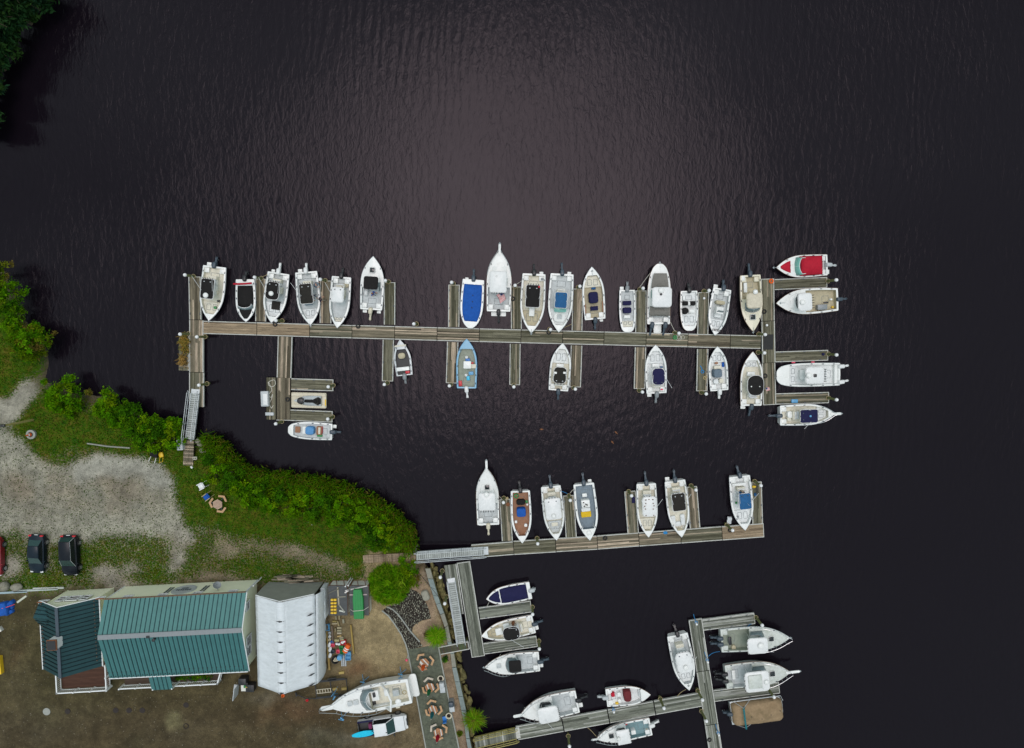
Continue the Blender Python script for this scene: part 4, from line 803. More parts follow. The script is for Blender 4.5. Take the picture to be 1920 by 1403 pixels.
b.bx(1285.8, 583, 10, 12, 'cloth_black', .8, name='console_cover', r=.3); b.bx(1297.5, 583.5, 11, 6.5, 'gelcoat', .5, name='bench'); b.bx(1292.5, 569.5, 4, 6, 'gelcoat', .4, name='cup_tray'); b.bx(1283, 559, 5, 8, 'gelcoat', .5); b.bx(1291.5, 612, 2, 3, 'paint_red', .1, .62, 'bow_eye')
b = Boat('white open boat with a pinkish grey floor, bare console and tan bolster seat', (1354.6, 541.7), (1340.3, 628.8), 35.5, 'gelcoat', 'gray', cast=.66, liner='white', engines=((-.1, 'slate', 1.05),))
x, y = b.loc(1350.3, 582, 1.4); b.console(x, y, .8, .8, 1.1, seat=None); b.bx(1351.6, 567.5, 17, 7, 'floor_tan', .75, name='bolster_seat', r=.2); b.bx(1346, 591, 12, 9, 'floor_white', .4); b.swim(1, .5, .4)
x, y = b.loc(1343.3, 619.5, 1.1)
for i, wd in enumerate((.10, .07, .11, .09, .11, .08)): MB().box(x - .42 + i * .165, y, b.zg(.9) + .005, wd, .26, .05, rz=.1).build('bow_lettering', 'paint_black', b.r)
b = Boat('cream hulled boat with a canvas topped wheelhouse and dark bow hatch', (1407, 516), (1411.9, 621.8), 40, 'gelcoat_cream', 'tan', t1=.42, fb=.88, rise=.35, rail='brown', engines=((.05, 'slate', 1.35),))
b.cabin(.44, .80, .72, .3, 'gelcoat_cream', .7); b.shield(.62, .72, .6, .4, 'glass_gray', b.zg(.6) + .2); b.top(1415.2, 563.5, 28, 27, 'cream', 2.5, .3, rim='paint_cream', rods=3, name='canvas_top', crown=.12); b.dome(1416.7, 547.5, 2.6, .28); b.hatch(.745, .55, 1.27); b.anchor(); b.bx(1398, 539.5, 6, 18, 'gelcoat', .5, name='locker'); b.bx(1394, 522, 6, 9, 'gelcoat', .55)
# --- east cross dock
b = Boat('speedboat with bright red covers and a teal windshield', (1551.5, 496.8), (1455, 502), 41, 'gelcoat', 'white', t1=.62, rail='brown', engines=((0, 'ltgray', 1.2),), p=2.4)
b.cover(.72, .92, 'cloth_red', .28, .22, 1, .02, 'bow_cover'); b.shield(.60, .86, .62, .36, 'glass_teal', None, 'paint_white', .55); b.cover(.12, .56, 'cloth_red', .14, .75, 1, .0, 'cockpit_cover', zoff=.25); b.anchor(b.L + .25); b.swim(-1, .5, .4)
b = Boat('white pilothouse boat with a tan work deck and grey fish box', (1571.4, 561.5), (1455, 569), 47, 'gelcoat', 'tan', fb=.95, rise=.45, t1=.52, gw=.2, tb=.88, engines=((0, 'slate', 1.2),), seats=False, rail='brown')
b.cabin(.54, .80, .70, .38, tip=.7); b.shield(.66, .66, .7, .25, 'glass_dark', b.zg(.6) + .28); b.top(1510, 566.4, 31, 25, 'white', 2.75, .3, 'paint_', rods=6, name='hardtop'); b.dome(1505.5, 567, 2.82, .3); b.bx(1542.5, 576, 10, 18, 'paint_gray', .6, name='fish_box'); b.bx(1549, 567.5, 3, 9, 'paint_black', .12, name='tray'); b.bx(1559, 561.5, 4, 4, 'gelcoat', .4, name='bucket', r=.15); b.anchor(b.L - .5); b.bx(1562, 576, 4, 4, 'paint_yellow', .35, name='bucket', r=.15)
b = Boat('white boat with an oval black canopy and a tiny flag, west of the cross dock', (1408.6, 761), (1411.3, 659.8), 42, 'gelcoat', 'cream', t1=.84, cast=.72, liner='white', rail='brown', engines=((0, 'slate', 1.25),))
b.top(1417.3, 723, 29.5, 37, 'black', 2.4, .75, rods=0); b.console(.05, b.L * .38); b.bx(1408.6, 701.5, 14, 8, 'gelcoat', .5); b.swim(-1, .55, .4); b.flag(.95, b.L * .33, 2.75, .5, .35, .2); b.dome(1409, 725, 2.45, .08, .1); b.dome(1424.5, 725, 2.45, .07, .1)
b = Boat('white square bowed catamaran with twin white engines and a white domed roof', (1575, 701.8), (1456.3, 704.6), 43.5, 'gelcoat', 'white', fb=.9, rise=.12, blunt=.66, t1=.80, cast=.70, castz=.8, engines=((-.9, 'white', 1.15), (.9, 'white', 1.15)), tb=.95, p=3, seats=False)
b.top(1528.4, 704.2, 30, 34, 'white', 2.7, .35, 'paint_', rods=6); b.console(0, b.L * .45, 1.3, .9, 1.3); b.dome(1517.5, 704.5, 2.78, .33); b.bx(1505, 703, 18, 9, 'gelcoat', .6); b.bx(1529, 704.5, 6, 6, 'paint_black', .08, 2.76, 'roof_hatch'); MB().box(0, .35, b.fl, b.B * .8, .5, .45).build('transom_bench', 'gelcoat', b.r)
b = cc('white open boat with a navy square top and bow pulpit, pointing east', (1462.6, 779.6), (1565, 776), 39.5, (1517.6, 780.7, 24.5, 32, 'navy'), 'cream', .70, liner='white', engines=((0, 'slate', 1.2),), rods=3)
b.pulpit(.75, .3); b.dome(1520, 780.5, 2.42, .13, .12, 'paint_ltblue'); b.bx(1482, 778, 13, 10, 'gelcoat', .6, r=.3); b.bx(1480, 786, 8, 7, 'floor_cream', .45); b.rails(.7, .3)
# --- west basin
b = Boat('square bowed boat with a blue tarp bundle, wooden bow plate and brown bench', (622.6, 810.2), (540.5, 806), 32.5, 'gelcoat', 'gray', fb=.58, rise=.16, blunt=.55, seats=False, engines=((.0, 'slate', .95),), gw=.14)
b.bx(558, 805.8, 12, 9.5, 'floor_teak', .05, .55, 'bow_plate'); b.bx(579.8, 808.2, 16, 17, 'cloth_sky', .7, name='tarp_bundle', r=.3, bev=.2); b.bx(571.5, 807, 14, 9, 'gelcoat', .5); b.bx(598, 808, 16, 10, 'floor_teak', .4, name='bench'); b.bx(598.5, 808, 13, 4, 'floor_cream', .06, .79, 'cushion'); b.bx(602, 807, 14, 4, 'paint_red', .3, name='fuel_tank'); b.bx(599, 817.5, 4, 10, 'paint_green', .2, name='tray'); b.swim(1, .4, .4)
b = Boat('narrow aluminium skiff with a dark floor and a tan seat cushion', (758.6, 704.2), (749.8, 637.8), 31, 'aluminium', 'dark', fb=.55, rise=.25, t1=.74, gw=.16, seats=False, engines=((0, 'gray', .95),), p=1.9, rail='white')
b.bx(752.8, 667.5, 13, 11, 'floor_tan', .4, r=.3); b.bx(755.6, 692, 24, 7, 'gelcoat', .4, name='bench'); b.bx(764, 698, 8, 5, 'paint_red', .25, name='fuel_tank'); b.bx(750, 652.5, 22, 6, 'paint_gray', .25, name='bench'); b.bx(750.4, 648.6, 22, 3, 'floor_cream', .06, .8, 'bow_board')
b = Boat('blue hulled work boat full of blue and red crates', (874.8, 728.3), (875, 635.8), 38, 'gelcoat_blue', 'green', t1=.80, gw=.16, seats=False, engines=((.0, 'white', 1.15),), rail='ltblue', fb=.7)
b.bx(876, 684.5, 14, 14, 'gelcoat', .9, name='console'); b.bx(887.5, 687, 10, 8, 'floor_cream', .5, name='locker')
# --- southern row below the long dock
b = cc('white boat with a mottled black top framed in white below the long dock', (1046.9, 732.6), (1055.2, 644.2), 38.5, (1050, 704, 23, 29.5, 'charcoal'), 'cream', .58, liner='white', engines=((0, 'slate', 1.1),), rods=4, rim='paint_white', r=.4)
b.bx(1050.3, 685.5, 14, 6, 'gelcoat', .5)
for px in (1041.6, 1058.6): b.bx(px, 699.3, 5.5, 4, 'gelcoat', .05, 2.36, 'roof_vent')
b = cc('white boat with a navy oval top below the long dock', (1231.2, 737.8), (1229, 647.2), 39.5, (1235, 706.4, 23, 30.5, 'navy'), 'white', .62, engines=((0, 'gray', 1.15),), rods=0, r=.5)
b.bx(1229.5, 685.6, 13, 7, 'gelcoat', .55); b.swim(-1, .5, .4); b.bx(1240.6, 688.5, 6, 2.5, 'cloth_midblue', .25, name='towel'); b.bx(1241, 730.5, 5, 3, 'cloth_pink', .3, .5, 'float_ring')
b = Boat('white boat with a grey covered console and two pale bucket seats', (1349, 732.6), (1344.8, 650.3), 35.5, 'gelcoat', 'white', cast=.64, engines=((0, 'white', .95),))
b.bx(1346.9, 700.5, 16, 16, 'cloth_steel', 1.0, name='console_cover', r=.25, bev=.18); b.bx(1346.3, 689.3, 14, 6.5, 'floor_cream', .6); b.bx(1343, 715.5, 9, 9, 'floor_white', .55, r=.2); b.bx(1353, 714.5, 8.5, 9, 'floor_cream', .55, r=.2); b.bx(1356, 684, 4, 9, 'cloth_blue', .2, name='towel'); b.bx(1343.5, 681, 6, 4, 'floor_teak', .2, .5, 'rope_bag')
# --- middle dock row
b = Boat('white cruiser with a green tinted windscreen, square white roof and tan outboard', (915.5, 984.4), (912.3, 877), 43, 'gelcoat', 'gray', t1=.38, fb=.92, rise=.45, rail='brown', engines=((0, 'cream', 1.35),), tb=.97)
b.cabin(.40, .86, .62, .34, tip=.5); b.shield(.51, .62, .62, .42, 'glass_teal', b.zg(.5) + .2); b.top(912.9, 941.5, 30.5, 33, 'white', 2.65, .22, 'paint_', rods=6, name='hardtop'); b.pulpit(.9); b.hatch(.665, .5, 1.34); b.dome(912, 928, 2.72, .3); b.rails(.6, .45); b.swim(-1, .5, .25)
b = Boat('boat with a teak coloured floor, bright blue console cover and green hose', (975.6, 920.5), (979.5, 1018.3), 38, 'gelcoat', 'teak', t1=.86, seats=False, engines=((0, 'black', 1.1),), gw=.19, fb=.7)
b.bx(977.4, 962, 17.5, 17, 'cloth_blue', .9, name='console_cover', r=.25, bev=.15); b.bx(976.5, 942.5, 17, 10, 'cloth_black', .6, r=.25); x, y = b.loc(967.8, 930.2, .5); MB().torus((x, y, .45), .24, .06, 18, 6).torus((x, y, .52), .2, .05, 18, 6).build('hose_coil', 'paint_green', b.r, True); b.bx(985.8, 985.5, 6, 6, 'gelcoat', .35, name='bucket', r=.15); b.bx(967.4, 979, 5, 5, 'gelcoat', .3, name='bait_box'); b.bx(987.5, 941, 5, 5, 'paint_green', .2, name='net'); b.bx(988.5, 946.5, 4, 4, 'gelcoat', .3, name='pail', r=.12)
b = cc('white open boat with a large white slab top and one small dome', (1032.7, 912), (1043.6, 1012.7), 39, (1037.2, 954.5, 29, 40, 'white'), 'cream', .66, liner='gray', engines=((0, 'slate', 1.25),), mt='paint_', r=.25)
b.dome(1038.4, 968, 2.42, .26); b.bx(1040.2, 983.5, 12, 7, 'floor_cream', .05, .58, 'bow_hatch')
b = Boat('white boat with a blue grey floor and a bright yellow bench', (1094.4, 907.2), (1106, 1012.8), 41, 'gelcoat', 'bluegray', t1=.80, gw=.2, engines=((0, 'slate', 1.2),), seats=False)
b.bx(1099.2, 964.8, 19, 11, 'cloth_yellow', .45, name='bench'); b.bx(1098.2, 945, 16, 14, 'gelcoat', .95, name='console'); b.bx(1098.7, 956, 17, 7, 'floor_white', .6); b.bx(1096.2, 929, 9, 6.5, 'gelcoat', .4, name='cooler'); b.swim(-1, .45, .3); b.hatch(.87, .4, None, 'gelcoat')
for px, py in ((1094.5, 943), (1098.5, 946), (1101, 947.5), (1096, 950)): b.bx(px, py, 3, 2, 'paint_black', .12, 1.33, 'dash_instrument')
b = cc('white open boat with a white top dotted with many fittings', (1211.7, 907.2), (1216, 1007.2), 38.5, (1218.2, 950.3, 26, 37.5, 'white'), 'cream', .66, liner='cream', engines=((0, 'slate', 1.35),), mt='paint_', r=.35, rods=3)
for px, py in ((1210.5, 938), (1217, 937), (1224, 937), (1211, 944.5), (1225, 944.5), (1209, 950), (1226.5, 949), (1210.5, 955), (1225, 955), (1211.5, 967.5), (1226, 967)): b.bx(px, py, 2.2, 1.8, 'paint_brown', .1, 2.36, 'roof_fitting', .03)
b = cc('white open boat with pale bow cushions and a white rimmed black top', (1265.6, 901.6), (1278, 1007), 41, (1273, 942, 24.5, 33, 'charcoal'), 'cream', None, engines=((0, 'slate', 1.2),), rods=3)
b.bx(1263, 978, 8, 21, 'floor_white', .4, name='bow_cushion'); b.bx(1280.5, 975, 8, 21, 'floor_white', .4, name='bow_cushion'); b.bx(1272, 983, 9, 9, 'floor_white', .4, name='bow_cushion'); b.bx(1267.5, 921.5, 13, 6, 'floor_cream', .75, name='leaning_post'); b.swim(1, .5, .4); b.bx(1275, 993, 10, 4, 'floor_tan', .04, .98, 'anchor_lid')
b = cc('white open boat with a royal blue top at the east tip of the middle dock', (1386.7, 893), (1397, 994), 41.5, (1397.6, 940.5, 22.5, 30, 'midblue'), 'white', .64, engines=((0, 'slate', 1.15),), rods=2)
b.bx(1391, 923.5, 10, 6, 'cloth_midblue', .8, name='leaning_post'); b.bx(1381, 943.5, 3, 4, 'paint_green', .2, name='bucket'); b.bx(1386, 909, 26, 5, 'gelcoat', .5, name='transom_bench'); b.bx(1382, 970, 8, 3, 'paint_gray', .2, .58, 'anchor_chain'); b.mast(1402, 944, 2.4, 1.2, .4, -.2)
# --- beside the terrace
b = Boat('boat under a fitted deep navy cover beside the terrace dock', (995, 1107.2), (911.8, 1123.6), 36, 'gelcoat', 'white', well=False, rise=.2, rail='brown', engines=((0, 'ltgray', .55),), p=3.0)
b.cover(.08, .68, 'cloth_navy', .14, .42, 1, .02); b.cover(.70, .94, 'cloth_navy', .20, .16, 1, .03, 'bow_cover')
b = cc('cream floored boat with an oval black top and brown seat beside the terrace', (1001, 1170.2), (902.4, 1192.7), 39, (958.8, 1188.6, 25.5, 31, 'black'), 'cream', .66, liner='tan', engines=((0, 'slate', 1.1),), rods=0, r=.55, rail='brown')
b.bx(935.5, 1185, 13, 13, 'gelcoat', .5, .38); b.bx(962.5, 1171, 7, 6, 'cloth_brown', .5, r=.05); b.bx(949, 1174, 9, 12, 'gelcoat', .5); b.swim(-1, .5, .4)
b = Boat('white boat with a black framed windshield and black canopy, nearest the yard', (1011.4, 1240.6), (908.6, 1250.8), 41.5, 'gelcoat', 'gray', t1=.42, fb=.88, rise=.4, engines=((0, 'slate', 1.15),), rail='brown')
b.cabin(.44, .88, .70, .3, tip=.5); b.shield(.58, .7, .55, .5, 'glass_gray', b.zg(.5) + .15, 'paint_black', .9); b.top(965.8, 1250.2, 22, 22, 'black', 2.3, .15, rods=0, rim='paint_black', name='bimini_top'); b.rails(.55, .5); b.hatch(.74, .5, 1.24, 'floor_gray'); b.anchor(); b.swim(-1, .5, .4); b.bx(960.5, 1237, 4, 4, 'paint_red', .4, name='fire_extinguisher')
# --- south eastern dock
b = cc('white open boat with a rounded white top west of the south eastern walkway', (1270, 1190.3), (1292.3, 1293.8), 42, (1283.6, 1242.8, 30, 41, 'white'), 'gray', .70, liner='white', engines=((0, 'black', 1.1),), mt='paint_', r=.6)
b.dome(1286.3, 1252.5, 2.42, .3); b.bx(1275.5, 1217, 14, 8, 'gelcoat', .8, name='leaning_post'); b.anchor(b.L - .6)
b = Boat('twin engine boat with a white dome on its square roof, northern of the pair', (1352, 1202.3), (1480, 1195.4), 48, 'gelcoat_old', 'green', t1=.42, fb=.95, rise=.5, engines=((-.36, 'slate', 1.15), (.36, 'slate', 1.15)), tb=.93)
b.cabin(.44, .88, .68, .34, 'gelcoat_old', .5); b.shield(.60, .72, .6, .55, 'glass_gray', b.zg(.5) + .2, 'paint_gray', 1.3); b.top(1421, 1211.8, 30, 38, 'white', 2.8, .35, 'paint_', rods=4, name='hardtop'); b.dome(1427, 1211.7, 2.86, .36); b.rails(.5, .6); b.hatch(.73, .55, 1.36); b.anchor(); b.bx(1369, 1202.5, 16, 6, 'paint_black', .1, .85, 'bait_station'); b.bx(1376, 1215, 10, 8, 'floor_tan', .3, name='net_heap', r=.3); b.mast(1403, 1225, 2.7, 1.8, -.9, -.6); b.mast(1432, 1222, 2.7, 1.8, -.9, .6)
b = Boat('twin engine boat with a stained raised roof and long bow pulpit, southern of the pair', (1361, 1270.2), (1481, 1259.6), 50.5, 'gelcoat_old', 'gray', t1=.42, fb=.95, rise=.5, engines=((-.42, 'black', 1.2), (.42, 'black', 1.2)), tb=.93, rail='brown')
b.cabin(.44, .88, .68, .34, 'gelcoat_old', .5); b.shield(.60, .72, .6, .55, 'glass_gray', b.zg(.5) + .2, 'paint_gray', 1.3); b.top(1420, 1279, 39, 46, 'white', 2.8, .4, 'paint_', rods=4, name='hardtop'); b.bx(1416.8, 1279.5, 27, 27, 'gelcoat_old', .16, 2.8, 'roof_box', .15); b.dome(1437.6, 1279.8, 2.84, .28); b.pulpit(1.15, .3); b.rails(.5, .6); b.hatch(.72, .6, 1.36); b.bx(1375.8, 1266, 18, 6, 'gelcoat', .35, name='cooler'); b.mast(1428, 1290, 2.8, 1.9, -1.0, -.4)
# pontoon boat
b = Boat('pontoon boat under a sagging tan cover with a folded green awning frame', (1370.5, 1338), (1467, 1325.6), 47, 'aluminium', 'white', fb=.75, rise=.02, blunt=.93, well=False, engines=((0, 'slate', .85),), tb=.98, cleats=0, p=3, name='pontoon_boat')
nu, nv = 26, 15; vs = []; fs = []; pol = [(.33, -.05), (.52, .22), (.70, -.02), (.88, -.25)]
for i in range(nu):
    u = i / (nu - 1)
    for j in range(nv):
        v = -1 + 2 * j / (nv - 1); ed = min(1, 9 * u, 9 * (1 - u)) * min(1, (1 - abs(v)) * 5)
        z = .9 + .62 * ed ** .5 + sum(.55 * math.exp(-((u - a) / .10) ** 2 - ((v - q) / .42) ** 2) for a, q in pol) * ed - .35 * math.exp(-((u - .78) / .07) ** 2 - ((v + .62) / .2) ** 2) + .035 * math.sin(23 * u + 7 * v) * math.sin(5 * v + 3 * u)
        w_ = 1 - .34 * max(0, (u - .84) / .16) ** 2.4 - .20 * max(0, (.07 - u) / .07) ** 1.5; vs.append((v * b.B / 2 * w_, -.05 + u * (b.L + .1), z if abs(v) < .99 and 0 < i < nu - 1 else .45))
for i in range(nu - 1):
    for j in range(nv - 1): fs.append((i * nv + j, i * nv + j + 1, (i + 1) * nv + j + 1, (i + 1) * nv + j))
o = MB().add(vs, fs).build('boat_cover', 'cloth_canvas', b.r, True, 70); o.modifiers.new('t', 'SOLIDIFY').thickness = .02
for u, q in pol: MB().lathe([(.07, 0), (.05, .07)], 8, (q * b.B / 2, u * b.L, 2.04)).build('support_cap', 'paint_black', b.r)
P = [(-b.B * .36, b.L * .24, 1.5), (-b.B * .40, b.L * .20, 2.0), (0, b.L * .19, 2.25), (b.B * .42, b.L * .2, 2.1), (b.B * .52, b.L * .22, 1.7)]
o = MB().tube(P, .11, 8).build('folded_awning', 'cloth_teal', b.r, True)
for sx in (-1, 1): MB().tube([(sx * b.B * .42, b.L * .2, 2.0), (sx * b.B * .5, b.L * .38, .9)], .03, 5).tube([(sx * b.B * .42, b.L * .2, 2.0), (sx * b.B * .5, b.L * .08, .9)], .03, 5).build('awning_strut', 'aluminium', o)
MB().tube([(-b.B * .5 - .04, 0, .9), (-b.B * .5 - .04, b.L * .98, .9), (-b.B * .3, b.L + .08, .9)], .045, 5).build('side_rail', 'aluminium', b.r, True)
b = Boat('white hard topped cruiser with bow pulpit beside the yard walkway', (1083, 1315.6), (975.5, 1340), 49, 'gelcoat', 'gray', t1=.42, fb=.98, rise=.5, engines=((.2, 'black', 1.35),), rail='brown')
b.cabin(.44, .86, .66, .36, tip=.5); b.shield(.62, .66, .6, .5, 'glass_dark', b.zg(.5) + .22, 'paint_gray', 1.0); b.top(1028.6, 1341.2, 30.5, 39, 'white', 2.75, .35, 'gelcoat_old' and 'paint_', rods=6, name='hardtop'); b.pulpit(.9, .34, anchor=False); b.rails(.5, .6); b.swim(-1, .5, .5); b.mast(1021, 1350, 2.8, 2.0, -.1, -.9)
b = Boat('small white boat with a dark red pointed console cover', (1137, 1309.2), (1219.4, 1302.2), 38.5, 'gelcoat', 'white', t1=.78, engines=((-.1, 'ltgray', 1.0),), rail='brown', p=2.5, fb=.72)
b.bx(1177.2, 1307, 24, 15, 'cloth_maroon', .95, name='console_cover', r=.35, bev=.25); b.bx(1149.5, 1303.5, 8, 7, 'cloth_red', .4, name='fuel_can'); b.bx(1161, 1303, 8, 7, 'gelcoat', .55, r=.15); b.bx(1162, 1315, 8, 6, 'gelcoat', .55, r=.15); b.bx(1157, 1320, 4, 6, 'paint_yellow', .25, name='float'); b.bx(1200, 1300.5, 14, 7, 'floor_gray', .35, name='bow_bench')
b = Boat('white boat with a square wheelhouse roof and wet blue grey deck, south of the walkway', (1220.4, 1362.6), (1117.5, 1385), 37.5, 'gelcoat', 'teal', t1=.44, fb=.85, rise=.42, engines=((.15, 'white', 1.1),), tb=.95, rail='brown')
b.cabin(.46, .86, .72, .32, tip=.55); b.shield(.60, .70, .5, .3, 'glass_dark', b.zg(.5) + .25); b.top(1169.5, 1383, 28, 24.5, 'white', 2.55, .08, 'paint_', rods=4, name='hardtop'); b.pulpit(.5, .2); b.rails(.55, .5); b.hatch(.725, .55, 1.22); b.dome(1160, 1386, 2.6, .22); b.bx(1214, 1372, 6, 6, 'paint_yellow', .4, name='bucket', r=.18); b.bx(1174, 1358, 5, 5, 'paint_red', .5, name='fuel_can'); b.bx(1188, 1374, 8, 9, 'gelcoat', .7)
# jet ski on its dock
c, rz, Ln, Wd = frame_of([(546, 735.5), (611.5, 737.5), (611.5, 766), (546, 764.5)], .3)
r = empty('drive_on_float', (c.x, c.y, 0), rz, 'cream plastic drive-on float carrying a grey and black jet ski', 'float')
MB().rbox(0, 0, -.1, Ln, Wd, .42, .12, .05).box(0, Wd * .36, .32, Ln * .96, .28, .10).box(0, -Wd * .36, .32, Ln * .96, .28, .10).build('float_body', 'paint_cream', r, True)
MB().box(Ln / 2 - .07, -Wd * .12, .325, .14, Wd * .42, .02).build('ramp_edge', 'paint_yellow', r)
r = empty('jet_ski', (c.x, c.y, .34), rz - math.pi / 2 + math.pi, 'grey jet ski with a black seat parked on a cream float', 'jet ski')
hw = lambda t: .58 * (1 - max(0, (t - .45) / .55) ** 2.2)
tt = [0, .02, .2, .4, .55, .7, .82, .92, 1.0]; vs = []; fs = []
for t in tt:
    y = -1.55 + 3.1 * t; h = max(.03, hw(t)); vs += [(-h * .7, y, 0), (-h, y, .28), (-h * .7, y, .46 + .1 * t), (0, y, .50 + .22 * math.sin(t * 3.0)), (h * .7, y, .46 + .1 * t), (h, y, .28), (h * .7, y, 0)]
for i in range(len(tt) - 1):
    for j in range(6): fs.append((i * 7 + j, i * 7 + j + 1, i * 7 + 8 + j, i * 7 + 7 + j))
fs += [(0, 1, 2, 3, 4, 5, 6), tuple(reversed(range(56, 63)))]
MB().add(vs, fs).build('hull', 'paint_ltgray', r, True); MB().rbox(0, -.45, .55, .36, 1.5, .24, .16, .1).rbox(0, -1.3, .42, .78, .5, .16, .15, .06).build('seat', 'cloth_black', r, True)
MB().rbox(0, .75, .62, .62, .75, .16, .28, .08).build('front_cowl', 'paint_black', r, True); MB().tube([(-.4, .25, .95), (0, .38, .98), (.4, .25, .95)], .035, 6).tube([(0, .4, .7), (0, .36, .98)], .06, 6).build('handlebar', 'paint_black', r, True)
# dark stripe down the deck gives the hourglass look
MB().prism([(-.5, -1.3), (.5, -1.3), (.14, -.6), (.14, .3), (.42, .6), (.32, 1.0), (-.32, 1.0), (-.42, .6), (-.14, .3), (-.14, -.6)], .50, .66, .02).build('deck_pad', 'cloth_charcoal', r)
# cruiser on the hard
b = Boat('big white cabin cruiser propped on land beside the pickup truck', (768.5, 1296), (617, 1326), 54, 'gelcoat', 'cream', fb=1.75, rise=.35, z0=1.65, t1=.50, fl=1.05, gw=.34, blunt=0, engines=(), tb=.90, rail='ltgray', cat='boat', seats=False, name='cabin_cruiser', group=None, cleats=5, p=2.3, bw_=.8)
b.cabin(.52, .90, .70, .16, tip=.5, name='foredeck_lounge'); b.shield(.56, .80, .55, .9, 'glass_gray', b.zg(.55) + .05, 'paint_white', 1.0, .6); b.pulpit(1.0, .55); b.rails(.35, .6, tip=b.L + 1.0)
for t in (.665, .74): b.hatch(t, .5, b.zg(t) + .25, 'floor_gray')
b.bx(703, 1305, 20, 14, 'gelcoat', .7, name='helm_console'); b.bx(701, 1304, 9, 5, 'paint_black', .15, 1.75, 'dash_instrument'); b.bx(715, 1327, 9, 30, 'floor_white', .5, name='bench'); b.bx(724, 1300, 12, 8, 'floor_white', .5); b.bx(745, 1322, 14, 8, 'floor_cream', .5); b.bx(700, 1320, 9, 10, 'floor_dark', .1, name='companionway'); b.bx(742, 1300, 12, 12, 'floor_gray', .5)
yy = b.L * .22; MB().tube([(-b.hb(.2) + .1, yy + 1.0, b.zg(.3)), (-b.hb(.2) * .8, yy + .2, 3.0), (0, yy - .1, 3.15), (b.hb(.2) * .8, yy + .2, 3.0), (b.hb(.2) - .1, yy + 1.0, b.zg(.3))], .13, 8).build('radar_arch', 'gelcoat', b.r, True)
b.dome(746.6, 1316, 3.15, .34); MB().rbox(0, -.35, .5, b.B * .86, .85, .14, .3, .05).build('swim_step', 'gelcoat', b.r, True)
x, y = b.loc(757.5, 1301, 2.2); MB().torus((x, y, 1.9), .22, .05, 14, 6).build('basket', 'rope_tan', b.r, True)
for (px, py) in ((679.5, 1279), (750.5, 1266), (628, 1309), (690, 1351)):
    pass
# ------------------------------------------------------------------ buildings
def seam_roof(name, parent, corners, n, col, seam_col, th=.08, cap=None, ov=0.0):
    """Standing-seam metal roof slope. corners: eave start, eave end, ridge end, ridge start (top surface)."""
    A, B_, Cc, D = [Vector(c) for c in corners]; nr = (B_ - A).cross(D - A).normalized()
    if nr.z < 0: nr = -nr
    mb = MB(); dn = nr * -th
    mb.add([A, B_, Cc, D, A + dn, B_ + dn, Cc + dn, D + dn], [(0, 1, 2, 3), (7, 6, 5, 4), (0, 4, 5, 1), (1, 5, 6, 2), (2, 6, 7, 3), (3, 7, 4, 0)], 0, col)
    for i in range(1, n):
        e, r_ = A.lerp(B_, i / n), D.lerp(Cc, i / n); u = (B_ - A).normalized() * .045; h = nr * .06
        mb.add([e - u, e + u, r_ + u, r_ - u, e - u * .6 + h, e + u * .6 + h, r_ + u * .6 + h, r_ - u * .6 + h], [(4, 5, 6, 7), (0, 1, 5, 4), (1, 2, 6, 5), (3, 0, 4, 7)], 0, seam_col)  # dark seam colour holds caulk plus the shade along each rib
    return mb.build(name, 'roof_teal', parent)
def wall_quad(mb, a, b, z0, z1, th=.12):
    """Upright wall slab between plan points a and b."""
    a, b = Vector(a), Vector(b); d = (b - a).normalized(); n_ = Vector((-d.y, d.x)) * th / 2
    P = [a - n_, b - n_, b + n_, a + n_]; mb.prism([(p.x, p.y) for p in P], z0, z1)
def window(parent, at, d, w_, z0, h, out_, glass='glass_dark'):
    """Framed window on a wall: plan point, unit direction along the wall, outward normal."""
    rz = math.atan2(d[1], d[0]); c = Vector(at) + Vector(out_) * .09
    f = MB()
    for s_ in (-1, 1): f.box(c.x + d[0] * s_ * (w_ / 2), c.y + d[1] * s_ * (w_ / 2), z0 - .08, .13, .1, h + .16, rz)
    for zz in (z0 - .08, z0 + h - .05): f.box(c.x, c.y, zz, w_, .11, .13, rz)
    f.box(c.x, c.y, z0 + h * .48, w_, .085, .06, rz)
    o = f.build('window', 'trim_white', parent)
    MB().box(c.x - out_[0] * .03, c.y - out_[1] * .03, z0, w_, .05, h, rz).build('pane', glass, o)
TE, TE_SHADE, TS = (.080, .205, .195), (.050, .160, .160), (.020, .058, .064)  # the second teal has the south slope's shade put into the colour
# main marina building: local axes x east, y north, origin at the north-east corner
ra = math.atan2(-29.63 + 30.49, -29.63 + 45.9)
hb_ = empty('marina_building', (-29.72, -29.7, 0), ra, 'long cream marina building with a teal standing seam roof and round emblem', 'building')
EZ, RZ, SZ = 5.25, 6.55, 4.30
mb = MB(); Wn, Dp = 15.5, 9.0
for a, b in (((-Wn, 0), (0, 0)), ((-Wn, -Dp), (0, -Dp))): wall_quad(mb, a, b, 1.0, EZ - .12 if a[1] == 0 else SZ + .05)
for x in (0, -Wn):
    xx = x - .06 if x == 0 else x + .06
    mb.add([(xx, 0, 1), (xx, -Dp, 1), (xx, -Dp, SZ + .1), (xx, -3.55, RZ - .15), (xx, 0, EZ - .12), (xx - .1, 0, 1), (xx - .1, -Dp, 1), (xx - .1, -Dp, SZ + .1), (xx - .1, -3.55, RZ - .15), (xx - .1, 0, EZ - .12)], [(0, 1, 2, 3, 4), (9, 8, 7, 6, 5)])
mb.build('wall', 'siding', hb_)
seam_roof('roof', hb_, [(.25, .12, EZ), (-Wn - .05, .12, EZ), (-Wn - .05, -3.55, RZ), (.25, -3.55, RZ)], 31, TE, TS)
seam_roof('roof', hb_, [(.25, -9.35, SZ), (-Wn - .05, -9.35, SZ), (-Wn - .05, -3.55, RZ), (.25, -3.55, RZ)], 31, TE_SHADE, TS)
